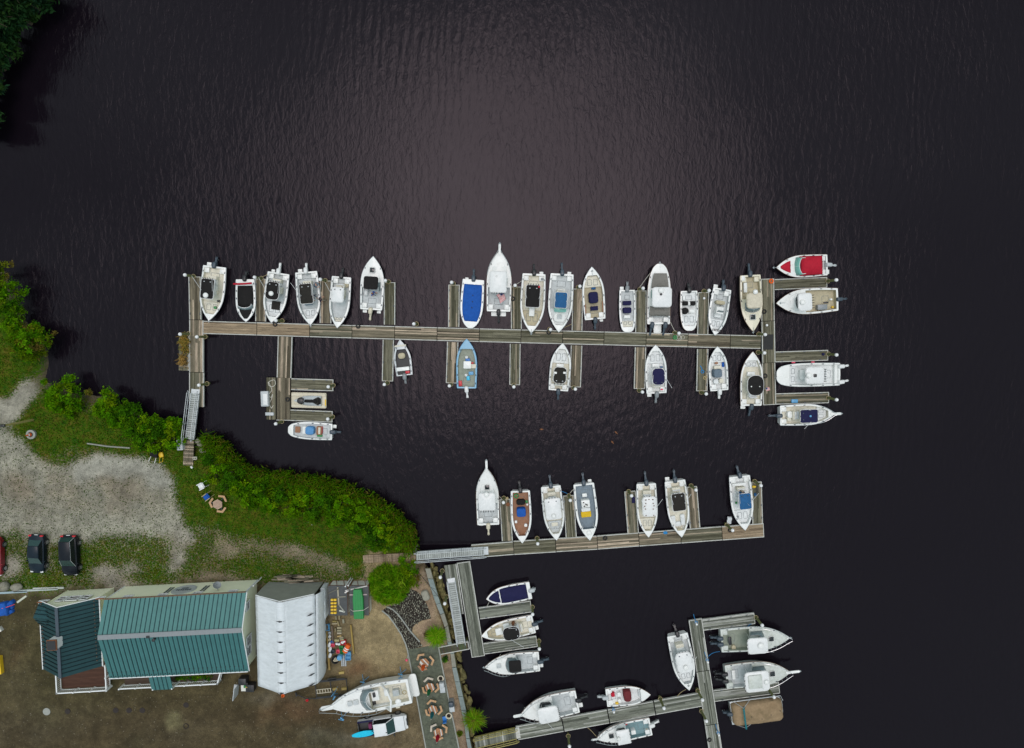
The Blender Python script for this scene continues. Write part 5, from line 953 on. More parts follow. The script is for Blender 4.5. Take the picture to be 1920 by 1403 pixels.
MB().prism([(.25, -3.28), (-Wn, -3.28), (-Wn, -3.82), (.25, -3.82)], RZ - .02, RZ + .07, .03).build('ridge_cap', 'paint_gray', hb_)
seam_roof('porch_roof', hb_, [(-8.75, -11.4, 3.55), (-11.15, -11.4, 3.55), (-11.15, -9.36, 4.29), (-8.75, -9.36, 4.29)], 5, TE_SHADE, TS)
g = MB()
for i in range(31):
    for k, yy in ((0, -9.1), (1, -8.55)):
        x = .25 - (i + .5 + .4 * k) * (Wn + .3) / 31; z = SZ + (yy + 9.35) * (RZ - SZ) / 5.8; g.box(x, yy, z, .10, .07, .09)
g.build('snow_guard', 'paint_black', hb_)
MB().box(-Wn / 2, .18, EZ - .16, Wn + .3, .10, .13).build('gutter', 'paint_brown', hb_); MB().box(-Wn / 2, -9.42, SZ - .12, Wn + .3, .10, .12).build('gutter', 'trim_white', hb_)
for sx, (a, b) in ((0, ((.30, .12, EZ - .05), (.30, -3.55, RZ - .05))), (1, ((.30, -3.55, RZ - .05), (.30, -9.35, SZ - .05)))): MB().tube([a, b], .06, 4).build('rake_trim', 'trim_white', hb_)
MB().box(.02, .02, 1.1, .14, .14, EZ - 1.3).build('corner_board', 'trim_white', hb_); MB().box(-Wn - .03, .06, 1.1, .14, .14, EZ - 1.3).build('corner_board', 'trim_white', hb_)
for x in (-1.5, -5.5, -9.4, -13.3): window(hb_, (x, 0), (-1, 0), .95, 4.25, .62, (0, 1))
window(hb_, (0, -1.75), (0, -1), .95, 3.9, .9, (1, 0)); window(hb_, (0, -5.9), (0, -1), 1.05, 3.3, 1.2, (1, 0)); window(hb_, (0, -7.1), (0, -1), 1.05, 3.3, 1.2, (1, 0))
# emblem and two ladder-like shutters on the north wall
em = MB().lathe([(1.35, 0), (1.35, .05), (1.1, .07), (1.1, .05), (.02, .05)], 28, M=Matrix.Translation((-7.6, .07, 3.3)) @ Matrix.Rotation(-math.pi / 2, 4, 'X')).build('round_emblem', 'paint_ltgray', hb_, True)
mb = MB()
for i in range(7): mb.box(-8.35 + i * .25, .15, 3.25 + .06 * (i % 2), .14, .03, .32)
mb.box(-7.6, .15, 2.85, .7, .03, .2); mb.build('emblem_lettering', 'paint_slate', em)
for x in (-9.35, -5.25):
    f = MB(); f.box(x - .2, .10, 2.4, .09, .06, 1.75).box(x + .2, .10, 2.4, .09, .06, 1.75)
    for k in range(5): f.box(x, .10, 2.5 + k * .38, .36, .05, .08)
    f.build('wall_ladder', 'paint_slate', hb_)
d = MB().lathe([(.02, -.10), (.28, -.06), (.46, .05), (.45, .07), (.27, -.03), (.02, -.07)], 18, M=Matrix.Translation((-3.45, .72, 4.2)) @ Matrix.Rotation(-1.0, 4, 'X') @ Matrix.Rotation(.5, 4, 'Y')).build('satellite_dish', 'paint_gray', hb_, True)
MB().tube([(-3.45, .08, 4.0), (-3.45, .6, 4.15)], .04, 6).tube([(-3.45, .72, 4.15), (-3.9, 1.15, 4.5)], .025, 5).build('dish_arm', 'paint_gray', d)
for x, y, z, r_ in ((-9.3, -4.1, 6.35, .12),): MB().lathe([(r_, 0), (r_, .3), (r_ * 1.5, .3), (r_ * 1.5, .42), (.02, .46)], 10, (x, y, z)).build('roof_vent', 'paint_black', hb_)
MB().box(-9.95, -3.75, RZ - .05, .35, .25, .2).build('ridge_lamp', 'paint_black', hb_)
# porch and decks on the south side
def planks(name, par, x0, x1, y0, y1, z, col, w_=.15):
    mb = MB(); k = int((y1 - y0) / w_)
    for i in range(k): g_ = RD.uniform(.75, 1.15); mb.box((x0 + x1) / 2, y0 + (i + .5) * (y1 - y0) / k, z - .05, x1 - x0, (y1 - y0) / k - .02, .05, col=tuple(c * g_ for c in col))
    mb.box((x0 + x1) / 2, (y0 + y1) / 2, z - .3, x1 - x0, y1 - y0, .22, col=(.05, .03, .02)); return mb.build(name, 'deck_brown', par)
def railing(par, P, z, h=.95, step=.24, post=1.9):
    mb = MB(); po = []
    for a, b in zip(P, P[1:]):
        a, b = Vector(a), Vector(b); ln = (b - a).length; d = (b - a) / ln; rz = math.atan2(d.y, d.x); m_ = (a + b) / 2
        mb.box(m_.x, m_.y, z + h - .06, ln, .13, .08, rz).box(m_.x, m_.y, z + .12, ln, .06, .07, rz)
        for i in range(int(ln / step)): q = a + d * (i + .5) * step; mb.box(q.x, q.y, z + .15, .05, .05, h - .2, rz)
        k = max(1, round(ln / post))
        for i in range(k + 1): q = a + d * ln * i / k; po.append(q)
    o = mb.build('railing', 'trim_white', par)
    for q in po: MB().rbox(q.x, q.y, z - .1, .17, .17, h + .22, .03, .03).build('railing_post', 'trim_white', o)
planks('porch_deck', hb_, -Wn + .2, -3.9, -11.5, -9.1, 1.75, (.075, .05, .036)); planks('side_deck', hb_, .15, 1.7, -9.2, -6.6, 1.5, (.07, .05, .038))
railing(hb_, [(-Wn + .1, -11.5), (-4.0, -11.5), (-3.5, -9.6)], 1.75)
for x in (-11.05, -8.85): MB().box(x, -11.35, 1.75, .14, .14, 1.85).build('porch_post', 'trim_white', hb_)
MB().box(-13.4, -9.9, 2.7, 4.0, .1, .1).build('hand_bar', 'trim_white', hb_)
# west wing
w0 = Vector((-52.0, -30.92)); wa = math.atan2(.36, 5.85)
wb = empty('west_wing', (-49.35, -30.75, 0), wa, 'cream gabled wing with a dark slate blue metal roof and white chimney', 'building')
hw_, dp, ez, rz_ = 2.95, 7.5, 5.0, 7.05
mb = MB()
for y in (-.06, -dp + .06): mb.add([(-hw_ + .35, y, 1), (hw_ - .1, y, 1), (hw_ - .1, y, ez), (0, y, rz_ - .12), (-hw_ + .35, y, ez), (-hw_ + .35, y - .12, 1), (hw_ - .1, y - .12, 1), (hw_ - .1, y - .12, ez), (0, y - .12, rz_ - .12), (-hw_ + .35, y - .12, ez)], [(0, 1, 2, 3, 4), (9, 8, 7, 6, 5)])
wall_quad(mb, (-hw_ + .4, -dp), (-hw_ + .4, 0), 1, ez); wall_quad(mb, (hw_ - .16, -dp), (hw_ - .16, 0), 1, ez); mb.build('wall', 'siding', wb)
SLT, SLS = (.014, .050, .056), (.004, .015, .019)
seam_roof('roof', wb, [(hw_ + .28, .18, ez - .25), (hw_ + .28, -dp - .18, ez - .25), (0, -dp - .18, rz_), (0, .18, rz_)], 17, SLT, SLS)
seam_roof('roof', wb, [(-hw_ - .55, .18, ez - .35), (-hw_ - .55, -dp - .18, ez - .35), (0, -dp - .18, rz_), (0, .18, rz_)], 17, SLT, SLS)
MB().box(0, -dp / 2, rz_ - .03, .34, dp + .36, .10).build('ridge_cap', 'paint_slate', wb)
for x, z in ((hw_ + .32, ez - .33), (-hw_ - .6, ez - .43)): MB().box(x, -dp / 2, z, .09, dp + .36, .13).build('gutter', 'trim_white', wb)
MB().tube([(hw_ + .3, .2, ez - .3), (0, .2, rz_ - .05), (-hw_ - .55, .2, ez - .4)], .06, 4).build('rake_trim', 'trim_white', wb)
# small entrance gable on the west side and its louvred porch
seam_roof('entrance_roof', wb, [(-hw_ - .5, .15, 4.7), (-hw_ - .95, -1.45, 5.25), (-1.55, -1.45, 5.95), (-1.9, .15, 5.6)], 4, tuple(c * 1.25 for c in SLT), SLS)  # north slope lightened in colour to look better lit than the south one
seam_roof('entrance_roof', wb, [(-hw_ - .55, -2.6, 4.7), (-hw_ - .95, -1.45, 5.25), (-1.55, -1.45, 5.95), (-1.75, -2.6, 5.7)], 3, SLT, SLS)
pv = MB(); [pv.box(-hw_ - .1, .12, 4.25 + k * .10, .95, .1, .05) for k in range(6)]; pv.build('entrance_louvre', 'trim_white', wb)
MB().box(-hw_ - .1, .14, 4.87, 1.1, .12, .08).build('louvre_trim', 'rust', wb)
for x, w_ in ((-1.35, .75), (0, 1.25), (1.35, .75)): window(wb, (x, 0), (-1, 0), w_, 3.55, 1.15, (0, 1))
for x in (-.68, .68): MB().box(x, .1, 3.45, .16, .1, 1.4).build('window_mullion', 'trim_white', wb)
lv = MB(); [lv.box(hw_ + .35, .12, 4.25 + k * .10, .95, .1, .05) for k in range(6)]; lv.build('louvre', 'trim_white', wb); MB().box(hw_ + .35, .14, 4.87, 1.15, .12, .08).build('louvre_trim', 'rust', wb)
ch = MB().box(-.15, -3.55, 5.6, .95, 1.05, 2.15).build('chimney', 'trim_white', wb); MB().box(-.15, -3.55, 7.76, 1.05, 1.15, .16).build('chimney_cap', 'rust', ch); MB().box(-.15, -3.55, 7.93, .92, 1.0, .05).build('flue', 'paint_black', ch)
for s_, x in ((1, hw_ - .1), (-1, -hw_ - .1)):
    g = MB()
    for i in range(17): g.box(x, -.05 - i * .425, ez + .02 - .03, .07, .09, .12)
    g.build('snow_guard', 'paint_brown', wb)
planks('terrace_deck', wb, -3.45, 2.15, -11.5, -dp - .1, 1.85, (.085, .040, .026)); railing(wb, [(-3.45, -9.0), (-3.45, -11.55), (2.35, -11.55)], 1.85); railing(wb, [(2.3, -11.5), (2.3, -8.6)], 1.85)
for root_, kx in ((hb_, .09), (wb, .055)):       # the old building is not quite square
    for o in root_.children_recursive: o.data.transform(Matrix(((1, kx, 0, 0), (0, 1, 0, 0), (0, 0, 1, 0), (0, 0, 0, 1))))
# shrink-wrapped boat shelter
P = lambda x, y: (x, y)
sh = empty('boat_shelter', (-25.2, -35.1, 0), 0, 'tall boat shelter wrapped in white plastic with a grey north gable', 'shelter')
n_, s_, wx, exx, rx = 5.2, -5.1, -3.25, 3.15, .02; ezz, rzz = 5.2, 6.95; nu = 29
def sheet(x0, z0, x1, z1, name, wav=.05, bulge=0.0, seed=0):
    nv = 9; vs = []; fs = []; r_ = random.Random(seed)
    for i in range(nu):
        y = n_ - .05 + (s_ - n_) * i / (nu - 1); rib = abs(math.sin(math.pi * i / 4))
        for j in range(nv):
            v = j / (nv - 1); sag = -.11 * rib * math.sin(math.pi * v) + r_.uniform(-.012, .012)
            vs.append((x0 + (x1 - x0) * v + bulge * math.sin(math.pi * v * .9) * (1 + .6 * (1 - i / nu)) + wav * math.sin(i * 1.9 + v * 3) * (1 - v) * .5, y + .25 * (1 if i == nu - 1 else 0) * (-(1 - abs(2 * v - 1)) if name == 'x' else 0), z0 + (z1 - z0) * v + sag))
    for i in range(nu - 1):
        for j in range(nv - 1): fs.append((i * nv + j, (i + 1) * nv + j, (i + 1) * nv + j + 1, i * nv + j + 1))
    o = MB().add(vs, fs).build(name, 'shrink_wrap', sh, True, 60); o.modifiers.new('t', 'SOLIDIFY').thickness = .015; return o
sheet(wx, ezz, rx - .3, rzz - .05, 'roof_wrap', seed=1); sheet(exx + .1, ezz - .36, rx + .3, rzz - .05, 'roof_wrap', seed=2); sheet(wx - .05, 1.2, wx, ezz, 'side_wrap', .05, -.05, 3); sheet(exx + .15, 1.2, exx, ezz - .3, 'side_wrap', .10, .35, 4)
vs = []; fs = []
for i in range(nu):
    y = n_ - .05 + (s_ - n_) * i / (nu - 1) 
    for dx, dz in ((-.5, -.16), (-.3, .03), (0, .06), (.3, .03), (.5, -.16)): vs.append((rx + dx, y, rzz + dz))
for i in range(nu - 1):
    for j in range(4): fs.append((i * 5 + j, (i + 1) * 5 + j, (i + 1) * 5 + j + 1, i * 5 + j + 1))
MB().add(vs, fs).build('ridge_wrap', 'shrink_wrap', sh, True, 60)
for i in range(8):
    y = 3.0 - i * 1.15; MB().add([(-.5, y, rzz - .05), (.5, y, rzz - .05), (0, y + .09, rzz + .13), (0, y - .09, rzz + .13)], [(0, 3, 2), (1, 2, 3), (0, 2, 1), (0, 1, 3)]).build('ridge_slit', 'paint_black', sh)
    MB().add([(exx - .75, y - .1, ezz + .25), (exx + .02, y + .12, ezz - .2), (exx - .35, y + .14, ezz + .16), (exx - .35, y - .06, ezz + .16)], [(0, 3, 2), (1, 2, 3), (0, 2, 1), (0, 1, 3)]).build('eave_slit', 'paint_black', sh)
for y, nm, m_ in ((n_, 'gable_wall', 'plywood_gray'), (s_, 'gable_wall', 'shrink_wrap')):
    MB().add([(wx, y, 1.1), (exx, y, 1.1), (exx, y, ezz - .3), (rx, y, rzz), (wx, y, ezz), (wx, y - .1, 1.1), (exx, y - .1, 1.1), (exx, y - .1, ezz - .3), (rx, y - .1, rzz), (wx, y - .1, ezz)], [(0, 1, 2, 3, 4), (9, 8, 7, 6, 5), (4, 3, 8, 9), (3, 2, 7, 8)]).build(nm, m_, sh)
MB().tube([(wx, n_ + .03, ezz), (rx, n_ + .03, rzz), (exx, n_ + .03, ezz - .3)], .05, 5).build('gable_trim', 'trim_white', sh)
for x in (wx, exx - .1): MB().box(x, s_ - .3, 1.2, .1, .1, 1.3).build('door_post', 'paint_gray', sh)
# storage sheds with flat roofs
for lb, x0, x1 in (('low storage shed with yellow jugs on its flat dark roof', -20.95, -18.9), ('low storage shed carrying an upturned green boat', -18.52, -16.45)):
    r = empty('storage_shed', ((x0 + x1) / 2, -31.45, 0), 0, lb, 'shed', 'flat roofed storage sheds'); wd = x1 - x0
    MB().box(0, 0, 1.1, wd, 3.4, 1.72).build('wall', 'tarp_white', r); MB().box(0, 0, 2.82, wd + .1, 3.5, .07).build('roof', 'roof_flat', r)
    mb = MB(); [mb.box(sx * wd / 2, 1.72, 1.1, .09, .06, 1.8) for sx in (-1, 1)]; mb.box(0, 1.72, 2.7, wd, .06, .1); mb.box(0, 1.72, 1.12, wd, .06, .1)
    for sx in (-.3, .12): mb.tube([(sx * wd, 1.73, 1.15), (sx * wd + .5, 1.73, 2.75)], .035, 4)
    mb.box(wd / 2 + .04, 0, 2.6, .05, 3.4, .25); mb.build('rusty_frame', 'rust', r)
fr = lambda px, py, z: W(px, py, z)
p = fr(671.5, 1133, 3.3); r = empty('green_boat', (p.x, p.y, 2.93), .03, 'upturned green jon boat tied down on the shed roof', 'boat')
MB().prism([(-.55, -1.75), (.55, -1.75), (.60, .6), (.46, 1.7), (-.46, 1.7), (-.60, .6)], 0, .46, .1).build('hull', 'paint_green', r, False)
for x in (-.3, 0, .3): MB().box(x, -.05, .46, .05, 3.3, .03).build('keel_strip', 'paint_green', r)
MB().tube([(-1.0, -.75, .02), (-.6, -.75, .5), (.6, -.68, .5), (1.1, -.5, .02)], .035, 5).build('tie_down_strap', 'rope_white', r)
for i in range(5):
    for j in range(2):
        p = fr(622.7 + j * 5.7, 1125 + i * 6.1, 3.05); o = MB().rbox(0, 0, 0, .32, .21, .26, .06, .05).build('jug', 'paint_yellow', None, True); o.location = (p.x, p.y, 2.9); tag(o, 'small yellow jug in a double row on the shed roof', 'jug', 'yellow jugs on the shed roof')
def thing(name, lb, cat, px, py, mb, m_, z=G, rz=0.0, group=None, smooth=True, zt=None):
    p = W(px, py, z if zt is None else zt); o = mb.build(name, m_, None, smooth); o.location = (p.x, p.y, z); o.rotation_euler = (0, 0, rz); return tag(o, lb, cat, group)
for a in [('long pale board lying north to south on the jug shed roof', 634.5, 1118, 2.1, .16, 1.62, (.36, .33, .25)), ('short board lying slantwise on the jug shed roof', 640.5, 1140, 1.0, .12, -.95, (.30, .30, .26)), ('white offcut at the south edge of the jug shed roof', 641.5, 1146, .65, .15, -.25, (.55, .56, .5)), ('grey cross board on the jug shed roof', 641, 1119, .9, .1, .05, (.28, .27, .22)),
        ('dark stick across the north end of the jug shed roof', 626, 1108, 1.3, .12, .45, (.12, .12, .10)), ('long white batten across both shed roofs', 668, 1103, 2.6, .12, .22, (.5, .48, .45)), ('white stub bridging the gap between the shed roofs', 652, 1108, .8, .14, .6, (.62, .58, .55)), ('pink grey batten under the upturned green boat', 672, 1115, 2.0, .12, .02, (.45, .36, .36))]:
    lb, px, py, ln, wd, rz, c = a; mb = MB().box(0, 0, 0, ln, wd, .08, col=c); thing('board', lb, 'board', px, py, mb, 'lumber', 2.89, rz)
thing('gutter_panel', 'narrow white corrugated panel between shelter and shed', 'panel', 613, 1121, MB().box(0, 0, 0, .5, 3.6, 1.7).box(-.12, 0, 1.7, .08, 3.6, .05).box(.12, 0, 1.7, .08, 3.6, .05), 'shrink_wrap', G, .0, None, False)
for k, (px, py) in enumerate(((657.5, 1084), (661, 1085), (490.5, 1083))): thing('white_post', ('tallest white pipe standing behind the storage sheds', 'shorter white pipe standing behind the storage sheds', 'white vent pipe at the north east corner of the building')[k], 'post', px, py, MB().tube([(0, 0, 0), (0, 0, (2.6, 2.2, 2.6)[k])], .07, 8), 'pile_cap', G)
# ------------------------------------------------------------------ terrace, edging, wall, cobbles
def slab(name, P, z0, z1, m_, label=None, cat=None, kind='structure', bev=0):
    o = MB().prism([tuple(W(x, y, z1).xy) for x, y in P][::-1], z0, z1, bev).build(name, m_); return tag(o, label, cat, None, kind)
PAT = [(764, 1218.5), (821.4, 1208.8), (829, 1250), (841, 1310), (860.3, 1403), (877, 1490), (814, 1490), (798.3, 1403), (783, 1318)]
slab('patio', PAT, 1.0, G + .03, 'patio')
COB = [(716.6, 1145.5), (728, 1155), (738.8, 1169.5), (752.5, 1190), (761, 1210.5), (763.6, 1218.5), (778, 1216), (792.7, 1212), (786.7, 1203.7), (772.5, 1186), (774, 1176), (780, 1170), (792, 1163.5), (808, 1160), (804.5, 1145), (800.4, 1133.6), (790, 1116.5), (780, 1108), (771.3, 1105.3), (754, 1109.6), (744, 1132), (725, 1139)]
slab('cobble_path', COB, 1.0, G + .02, 'mulch')
cob = [W(x, y, G) for x, y in COB]; CX = [c.x for c in cob]; CY = [c.y for c in cob]; Vq = []
st = MB(); cnt = 0; pp = [(c.x, c.y) for c in cob]
for k in range(2600):
    x, y = RD.uniform(min(CX), max(CX)), RD.uniform(min(CY), max(CY))
    if not inside(np.array([x]), np.array([y]), pp)[0]: continue
    if any((x - a) ** 2 + (y - b) ** 2 < .030 for a, b in Vq): continue
    Vq.append((x, y)); c = RD.choice([(.20, .20, .15), (.13, .13, .10), (.27, .26, .20), (.10, .10, .08)]); st.ball((x, y, G + .03), RD.uniform(.04, .10), RD.uniform(.08, .15), .05, 6, 4, col=c, j=.12, M=None)
tag(st.build('cobblestones', 'lumber', None, True), 'pale cobblestones set in dark mulch beside the terrace', 'cobblestones', None, 'stuff')
def edging(lb, P, w_=.14, h=.12, m_='concrete'):
    pts = [W(x, y, G + h) for x, y in P]; mb = MB(); vs = []; n2 = len(pts)
    for i, q in enumerate(pts):
        d_ = (pts[min(i + 1, n2 - 1)] - pts[max(0, i - 1)]).normalized(); nn = Vector((-d_.y, d_.x, 0)) * w_ / 2; a, b_ = q - nn, q + nn; vs += [(a.x, a.y, G - .1), (b_.x, b_.y, G - .1), (b_.x, b_.y, G + h), (a.x, a.y, G + h)]
    mb.add(vs, [(i * 4 + j, i * 4 + (j + 1) % 4, i * 4 + 4 + (j + 1) % 4, i * 4 + 4 + j) for i in range(n2 - 1) for j in range(4)] + [(3, 2, 1, 0), (n2 * 4 - 4, n2 * 4 - 3, n2 * 4 - 2, n2 * 4 - 1)])
    tag(mb.build('edging', m_), lb, 'edging', 'thin concrete edgings')
edging('long curved edging from the ornamental grass down the west side of the terrace', [(716, 1145.5), (728, 1155), (739, 1169.5), (752.5, 1190), (760.5, 1208), (764, 1220), (783, 1318), (798.3, 1403), (813, 1490)])
edging('curved edging crossing the dark cobble bed', [(725, 1138), (736, 1143), (746, 1152), (757.7, 1167.8), (769.6, 1184.5), (787, 1204)])
edging('straight edging along the water side of the terrace', [(821.5, 1209), (829, 1250), (841, 1310), (860.3, 1403), (877, 1490)])
CAPI = [(797, 1066), (802, 1085), (807, 1101.3), (812, 1117), (817.7, 1133.4), (825.6, 1152.7), (834, 1177), (838.4, 1204), (842, 1216), (844.4, 1226), (847.6, 1251.5), (853, 1278.5), (859, 1306), (865, 1332.5), (869.8, 1353), (873.8, 1385), (880, 1420), (886, 1455), (893, 1490)]
CAPO = [(806.5, 1066), (812, 1086), (817.7, 1105.6), (821.5, 1118), (825.6, 1131.3), (832.7, 1149.8), (839.8, 1172.6), (846.2, 1204), (849.4, 1216), (851.5, 1226), (855.5, 1251.5), (861.9, 1278.5), (868, 1306), (873.8, 1332.5), (876.4, 1353), (880.4, 1385), (888, 1420), (894, 1455), (901, 1490)]
wr = empty('sea_wall', W(835, 1204, 0), 0, 'stone sea wall with pale cap slabs along the terrace', 'wall'); wo = wr.location
I = [W(x, y, 1.33) - wo for x, y in CAPI]; O = [W(x, y, 1.33) - wo for x, y in CAPO]
MB().add([(p.x, p.y, z) for p in I for z in (-1.5, 1.18)] + [(p.x, p.y, z) for p in O for z in (-1.5, 1.18)], [(2 * i + 38 * s, 2 * i + 2 + 38 * s, 2 * i + 3 + 38 * s, 2 * i + 1 + 38 * s) for i in range(18) for s in (0, 1)] + [(2 * i + 1, 2 * i + 3, 2 * i + 41, 2 * i + 39) for i in range(18)]).build('wall_face', 'stone_mossy', wr)
for i in range(18):
    k = .985; c = RD.choice([(.21, .25, .235), (.22, .255, .24), (.25, .245, .20), (.20, .24, .23)]); A, B_ = I[i].lerp(I[i + 1], .02), I[i].lerp(I[i + 1], k); D, E_ = O[i].lerp(O[i + 1], .02), O[i].lerp(O[i + 1], k)
    MB().prism([(A.x, A.y), (B_.x, B_.y), (E_.x, E_.y), (D.x, D.y)], 1.18, 1.33 + RD.uniform(0, .03), .03, col=c).build('cap_slab', 'stone_cap', wr)
k = 0
for i in range(18):
    if 7 <= i <= 8: continue
    for q in range(4):
        p = O[i].lerp(O[i + 1], (q + RD.random()) / 4) + wo; o = MB().ball((0, 0, 0), RD.uniform(.12, .42), RD.uniform(.18, .72), RD.uniform(.2, .5), 8, 5, j=.2).build('shore_rock', 'stone_mossy', None, True); o.location = (p.x + RD.uniform(.12, .5), p.y, RD.uniform(0, .55)); o.rotation_euler = (0, 0, RD.uniform(-.3, .6)); tag(o, 'mossy yellow brown rock at the foot of the sea wall', 'rock', 'rocks below the sea wall')
for px, py, s_, m_ in [(771, 1012, .35, 'stone'), (767, 1024, .5, 'stone'), (774, 1028, .4, 'stone_mossy'), (760, 1029, .35, 'stone'), (779, 1022, .3, 'stone'), (776, 1034, .45, 'stone'), (755, 1025, .3, 'stone'), (765, 1033, .38, 'stone_mossy')]:
    p = W(px, py, .8); o = MB().ball((0, 0, 0), s_, s_ * .8, s_ * .7, 9, 6, j=.12).build('shore_rock', m_, None, True); o.location = (p.x, p.y, .75); o.rotation_euler.z = RD.uniform(0, 3); tag(o, 'grey tan boulder by the shore end of the middle gangway', 'rock', 'boulders at the middle gangway')
for px, py, s_ in [(374, 833, .35), (380, 838, .4), (386, 832, .33), (378, 845, .35), (371, 827, .4), (383, 846, .28)]:
    p = W(px, py, .9); o = MB().ball((0, 0, 0), s_, s_ * .75, s_ * .6, 9, 6, j=.12).build('shore_rock', 'stone', None, True); o.location = (p.x, p.y, .9); o.rotation_euler.z = RD.uniform(0, 3); tag(o, 'small boulder beside the western boardwalk', 'rock', 'boulders at the western gangway')
thing('flat_boulder', 'smooth pale yellow boulder on the gravel by the cobble bed', 'boulder', 798, 1115.5, MB().rbox(0, 0, -.1, .85, 1.25, .5, .3, .18), 'stone', G, .35)
thing('boulder', 'pointed grey boulder in the bottom left lot', 'boulder', 12, 1098, MB().ball((0, 0, .35), .62, .58, .62, 9, 6, j=.10), 'stone', G); thing('boulder', 'rounded tan boulder beside the pointed grey one', 'boulder', 35, 1099, MB().ball((0, 0, .35), .68, .48, .5, 10, 6, j=.07), 'stone', G, .1)
# ------------------------------------------------------------------ picnic tables, umbrellas, patio things
def picnic(px, py, rot, lb, stripes, bcols, rz=0.0):
    p = W(px, py, G + .75); r = empty('picnic_table', (p.x, p.y, G), rz, lb, 'picnic table', 'hexagonal picnic tables')
    R6 = .60; mb = MB()
    for i in range(8):
        y0 = -R6 * .866 + i * R6 * 1.732 / 8; y1 = y0 + R6 * 1.732 / 8 - .012; f = lambda y: R6 - abs(y) / 1.732
        c = (.62, .60, .55) if i in stripes else (.42, .20, .10) if stripes else (.43, .30, .22)
        mb.prism([(-f(y0), y0), (f(y0), y0), (f(y1), y1), (-f(y1), y1)], .70, .75, col=c)
    mb.build('table_top', 'lumber', r)
    lg = MB(); lg.tube([(0, 0, 0), (0, 0, .7)], .07, 8)
    for k in range(3):
        a = rad(rot + 120 * k) - rz; x, y = math.cos(a), math.sin(a); lg.box(x * .5, y * .5, .30, 1.0, .07, .08, a); lg.box(x * .95, y * .95, 0, .07, .07, .42, a)
        b_ = MB(); th = .92
        q = lambda d_, rr: (rr * math.cos(a + d_), rr * math.sin(a + d_))
        O_ = [q(-.66, 1.01), q(0, 1.17), q(.66, 1.01), q(.66, .78), q(0, .91), q(-.66, .78)]; b_.add([(*a_, zz) for zz in (.40, .46) for a_ in O_], [(0, 1, 4, 5), (1, 2, 3, 4), (6, 11, 10, 7), (7, 10, 9, 8)] + [(i, i + 6, (i + 1) % 6 + 6, (i + 1) % 6) for i in range(6)], 0, bcols[k]); b_.build('bench', 'lumber', r)
    lg.build('frame', 'paint_slate', r)
    return p
TAN, PALE = (.48, .30, .165), (.50, .44, .36)
T = [picnic(795.5, 1243.6, 10, 'picnic table with a closed orange umbrella', (1, 2, 5), (TAN, TAN, (.36, .22, .14)), -.85), picnic(806, 1289.6, 105, 'picnic table with a closed dark green umbrella', (2, 6), (PALE, TAN, TAN), -1.25),
     picnic(811.8, 1331.7, 105, 'picnic table with a closed teal blue umbrella', (2, 5), (TAN, TAN, TAN), -1.25), picnic(822, 1374.6, 25, 'picnic table with a closed red umbrella', (1, 6), (TAN, PALE, TAN), -1.4), picnic(407.8, 946, 53, 'pale pink picnic table alone on the lawn', (), (TAN, TAN, TAN), .5)]
for p, c, nm in zip(T, ('orange', 'green', 'teal', 'red'), ('orange', 'dark green', 'teal blue', 'red')):
    r = empty('umbrella', (p.x, p.y, G), RD.uniform(0, 3), 'closed %s umbrella standing in its picnic table' % nm, 'umbrella', 'closed umbrellas on the terrace')
    prof = [(.05, 1.2), (.19, 1.32), (.17, 1.8), (.12, 2.2), (.06, 2.45), (.02, 2.58)]; vs = []; fs = []; nn = 16
    for rr, z in prof: vs += [(rr * (1 + .28 * (-1) ** j) * math.cos(6.283 * j / nn), rr * (1 + .28 * (-1) ** j) * math.sin(6.283 * j / nn), z) for j in range(nn)]
    for i in range(len(prof) - 1):
        for j in range(nn): fs.append((i * nn + j, i * nn + (j + 1) % nn, (i + 1) * nn + (j + 1) % nn, (i + 1) * nn + j))
    MB().add(vs, fs).build('canopy', 'cloth_' + c, r, True, 60); MB().tube([(0, 0, .3), (0, 0, 2.66)], .025, 6).build('pole', 'pile_cap', r)
for lb, px, py in (('round pot planter north of the white grill', 826, 1273), ('round pot planter below the dark lidded grill', 841.3, 1343)):
    p = W(px, py, G + .5); r = empty('planter', (p.x, p.y, G), 0, lb, 'planter', 'round pots on the terrace')
    MB().lathe([(.24, 0), (.36, .45), (.38, .5), (.30, .5), (.29, .42), (.02, .42)], 16).build('pot', 'paint_cream', r, True); MB().ball((0, 0, .40), .29, .29, .06, 10, 4, j=.1).build('soil', 'mulch', r, True)
for lb, px, py, lid in (('white covered grill cart below a round planter', 829, 1289, 'ltgray'), ('grill cart with a dark lid and pale shelf', 846.5, 1325, 'slate')):
    p = W(px, py, G + .9); r = empty('grill', (p.x, p.y, G), .12, lb, 'grill', 'grills on the terrace')
    MB().box(0, 0, .1, .55, 1.2, .7).build('cart', 'paint_gray', r); MB().rbox(0, .28, .8, .58, .62, .34, .12, .12).build('lid', 'paint_' + lid, r, True); MB().rbox(0, -.38, .8, .6, .65, .06, .04, .02).build('shelf', 'paint_ltgray', r, True)
thing('blue_chair', 'blue folded chair beside the lower round planter', 'chair', 834, 1344, MB().rbox(0, 0, .35, .45, .5, .06, .08, .02).rbox(0, -.28, .4, .45, .08, .5, .03, .02).tube([(.2, .2, 0), (.2, .2, .4)], .02).tube([(-.2, .2, 0), (-.2, .2, .4)], .02), 'paint_blue', G, .2)
thing('pink_marker', 'white post with a bright pink ball top beside the terrace', 'marker post', 762.5, 1237.5, MB().tube([(0, 0, 0), (0, 0, 1.5)], .04, 6), 'pile_cap', G, zt=G + 1.5)
o = MB().ball((0, 0, 1.55), .16, .16, .16, 10, 8).build('ball', 'cloth_pink', bpy.data.objects['pink_marker'], True)
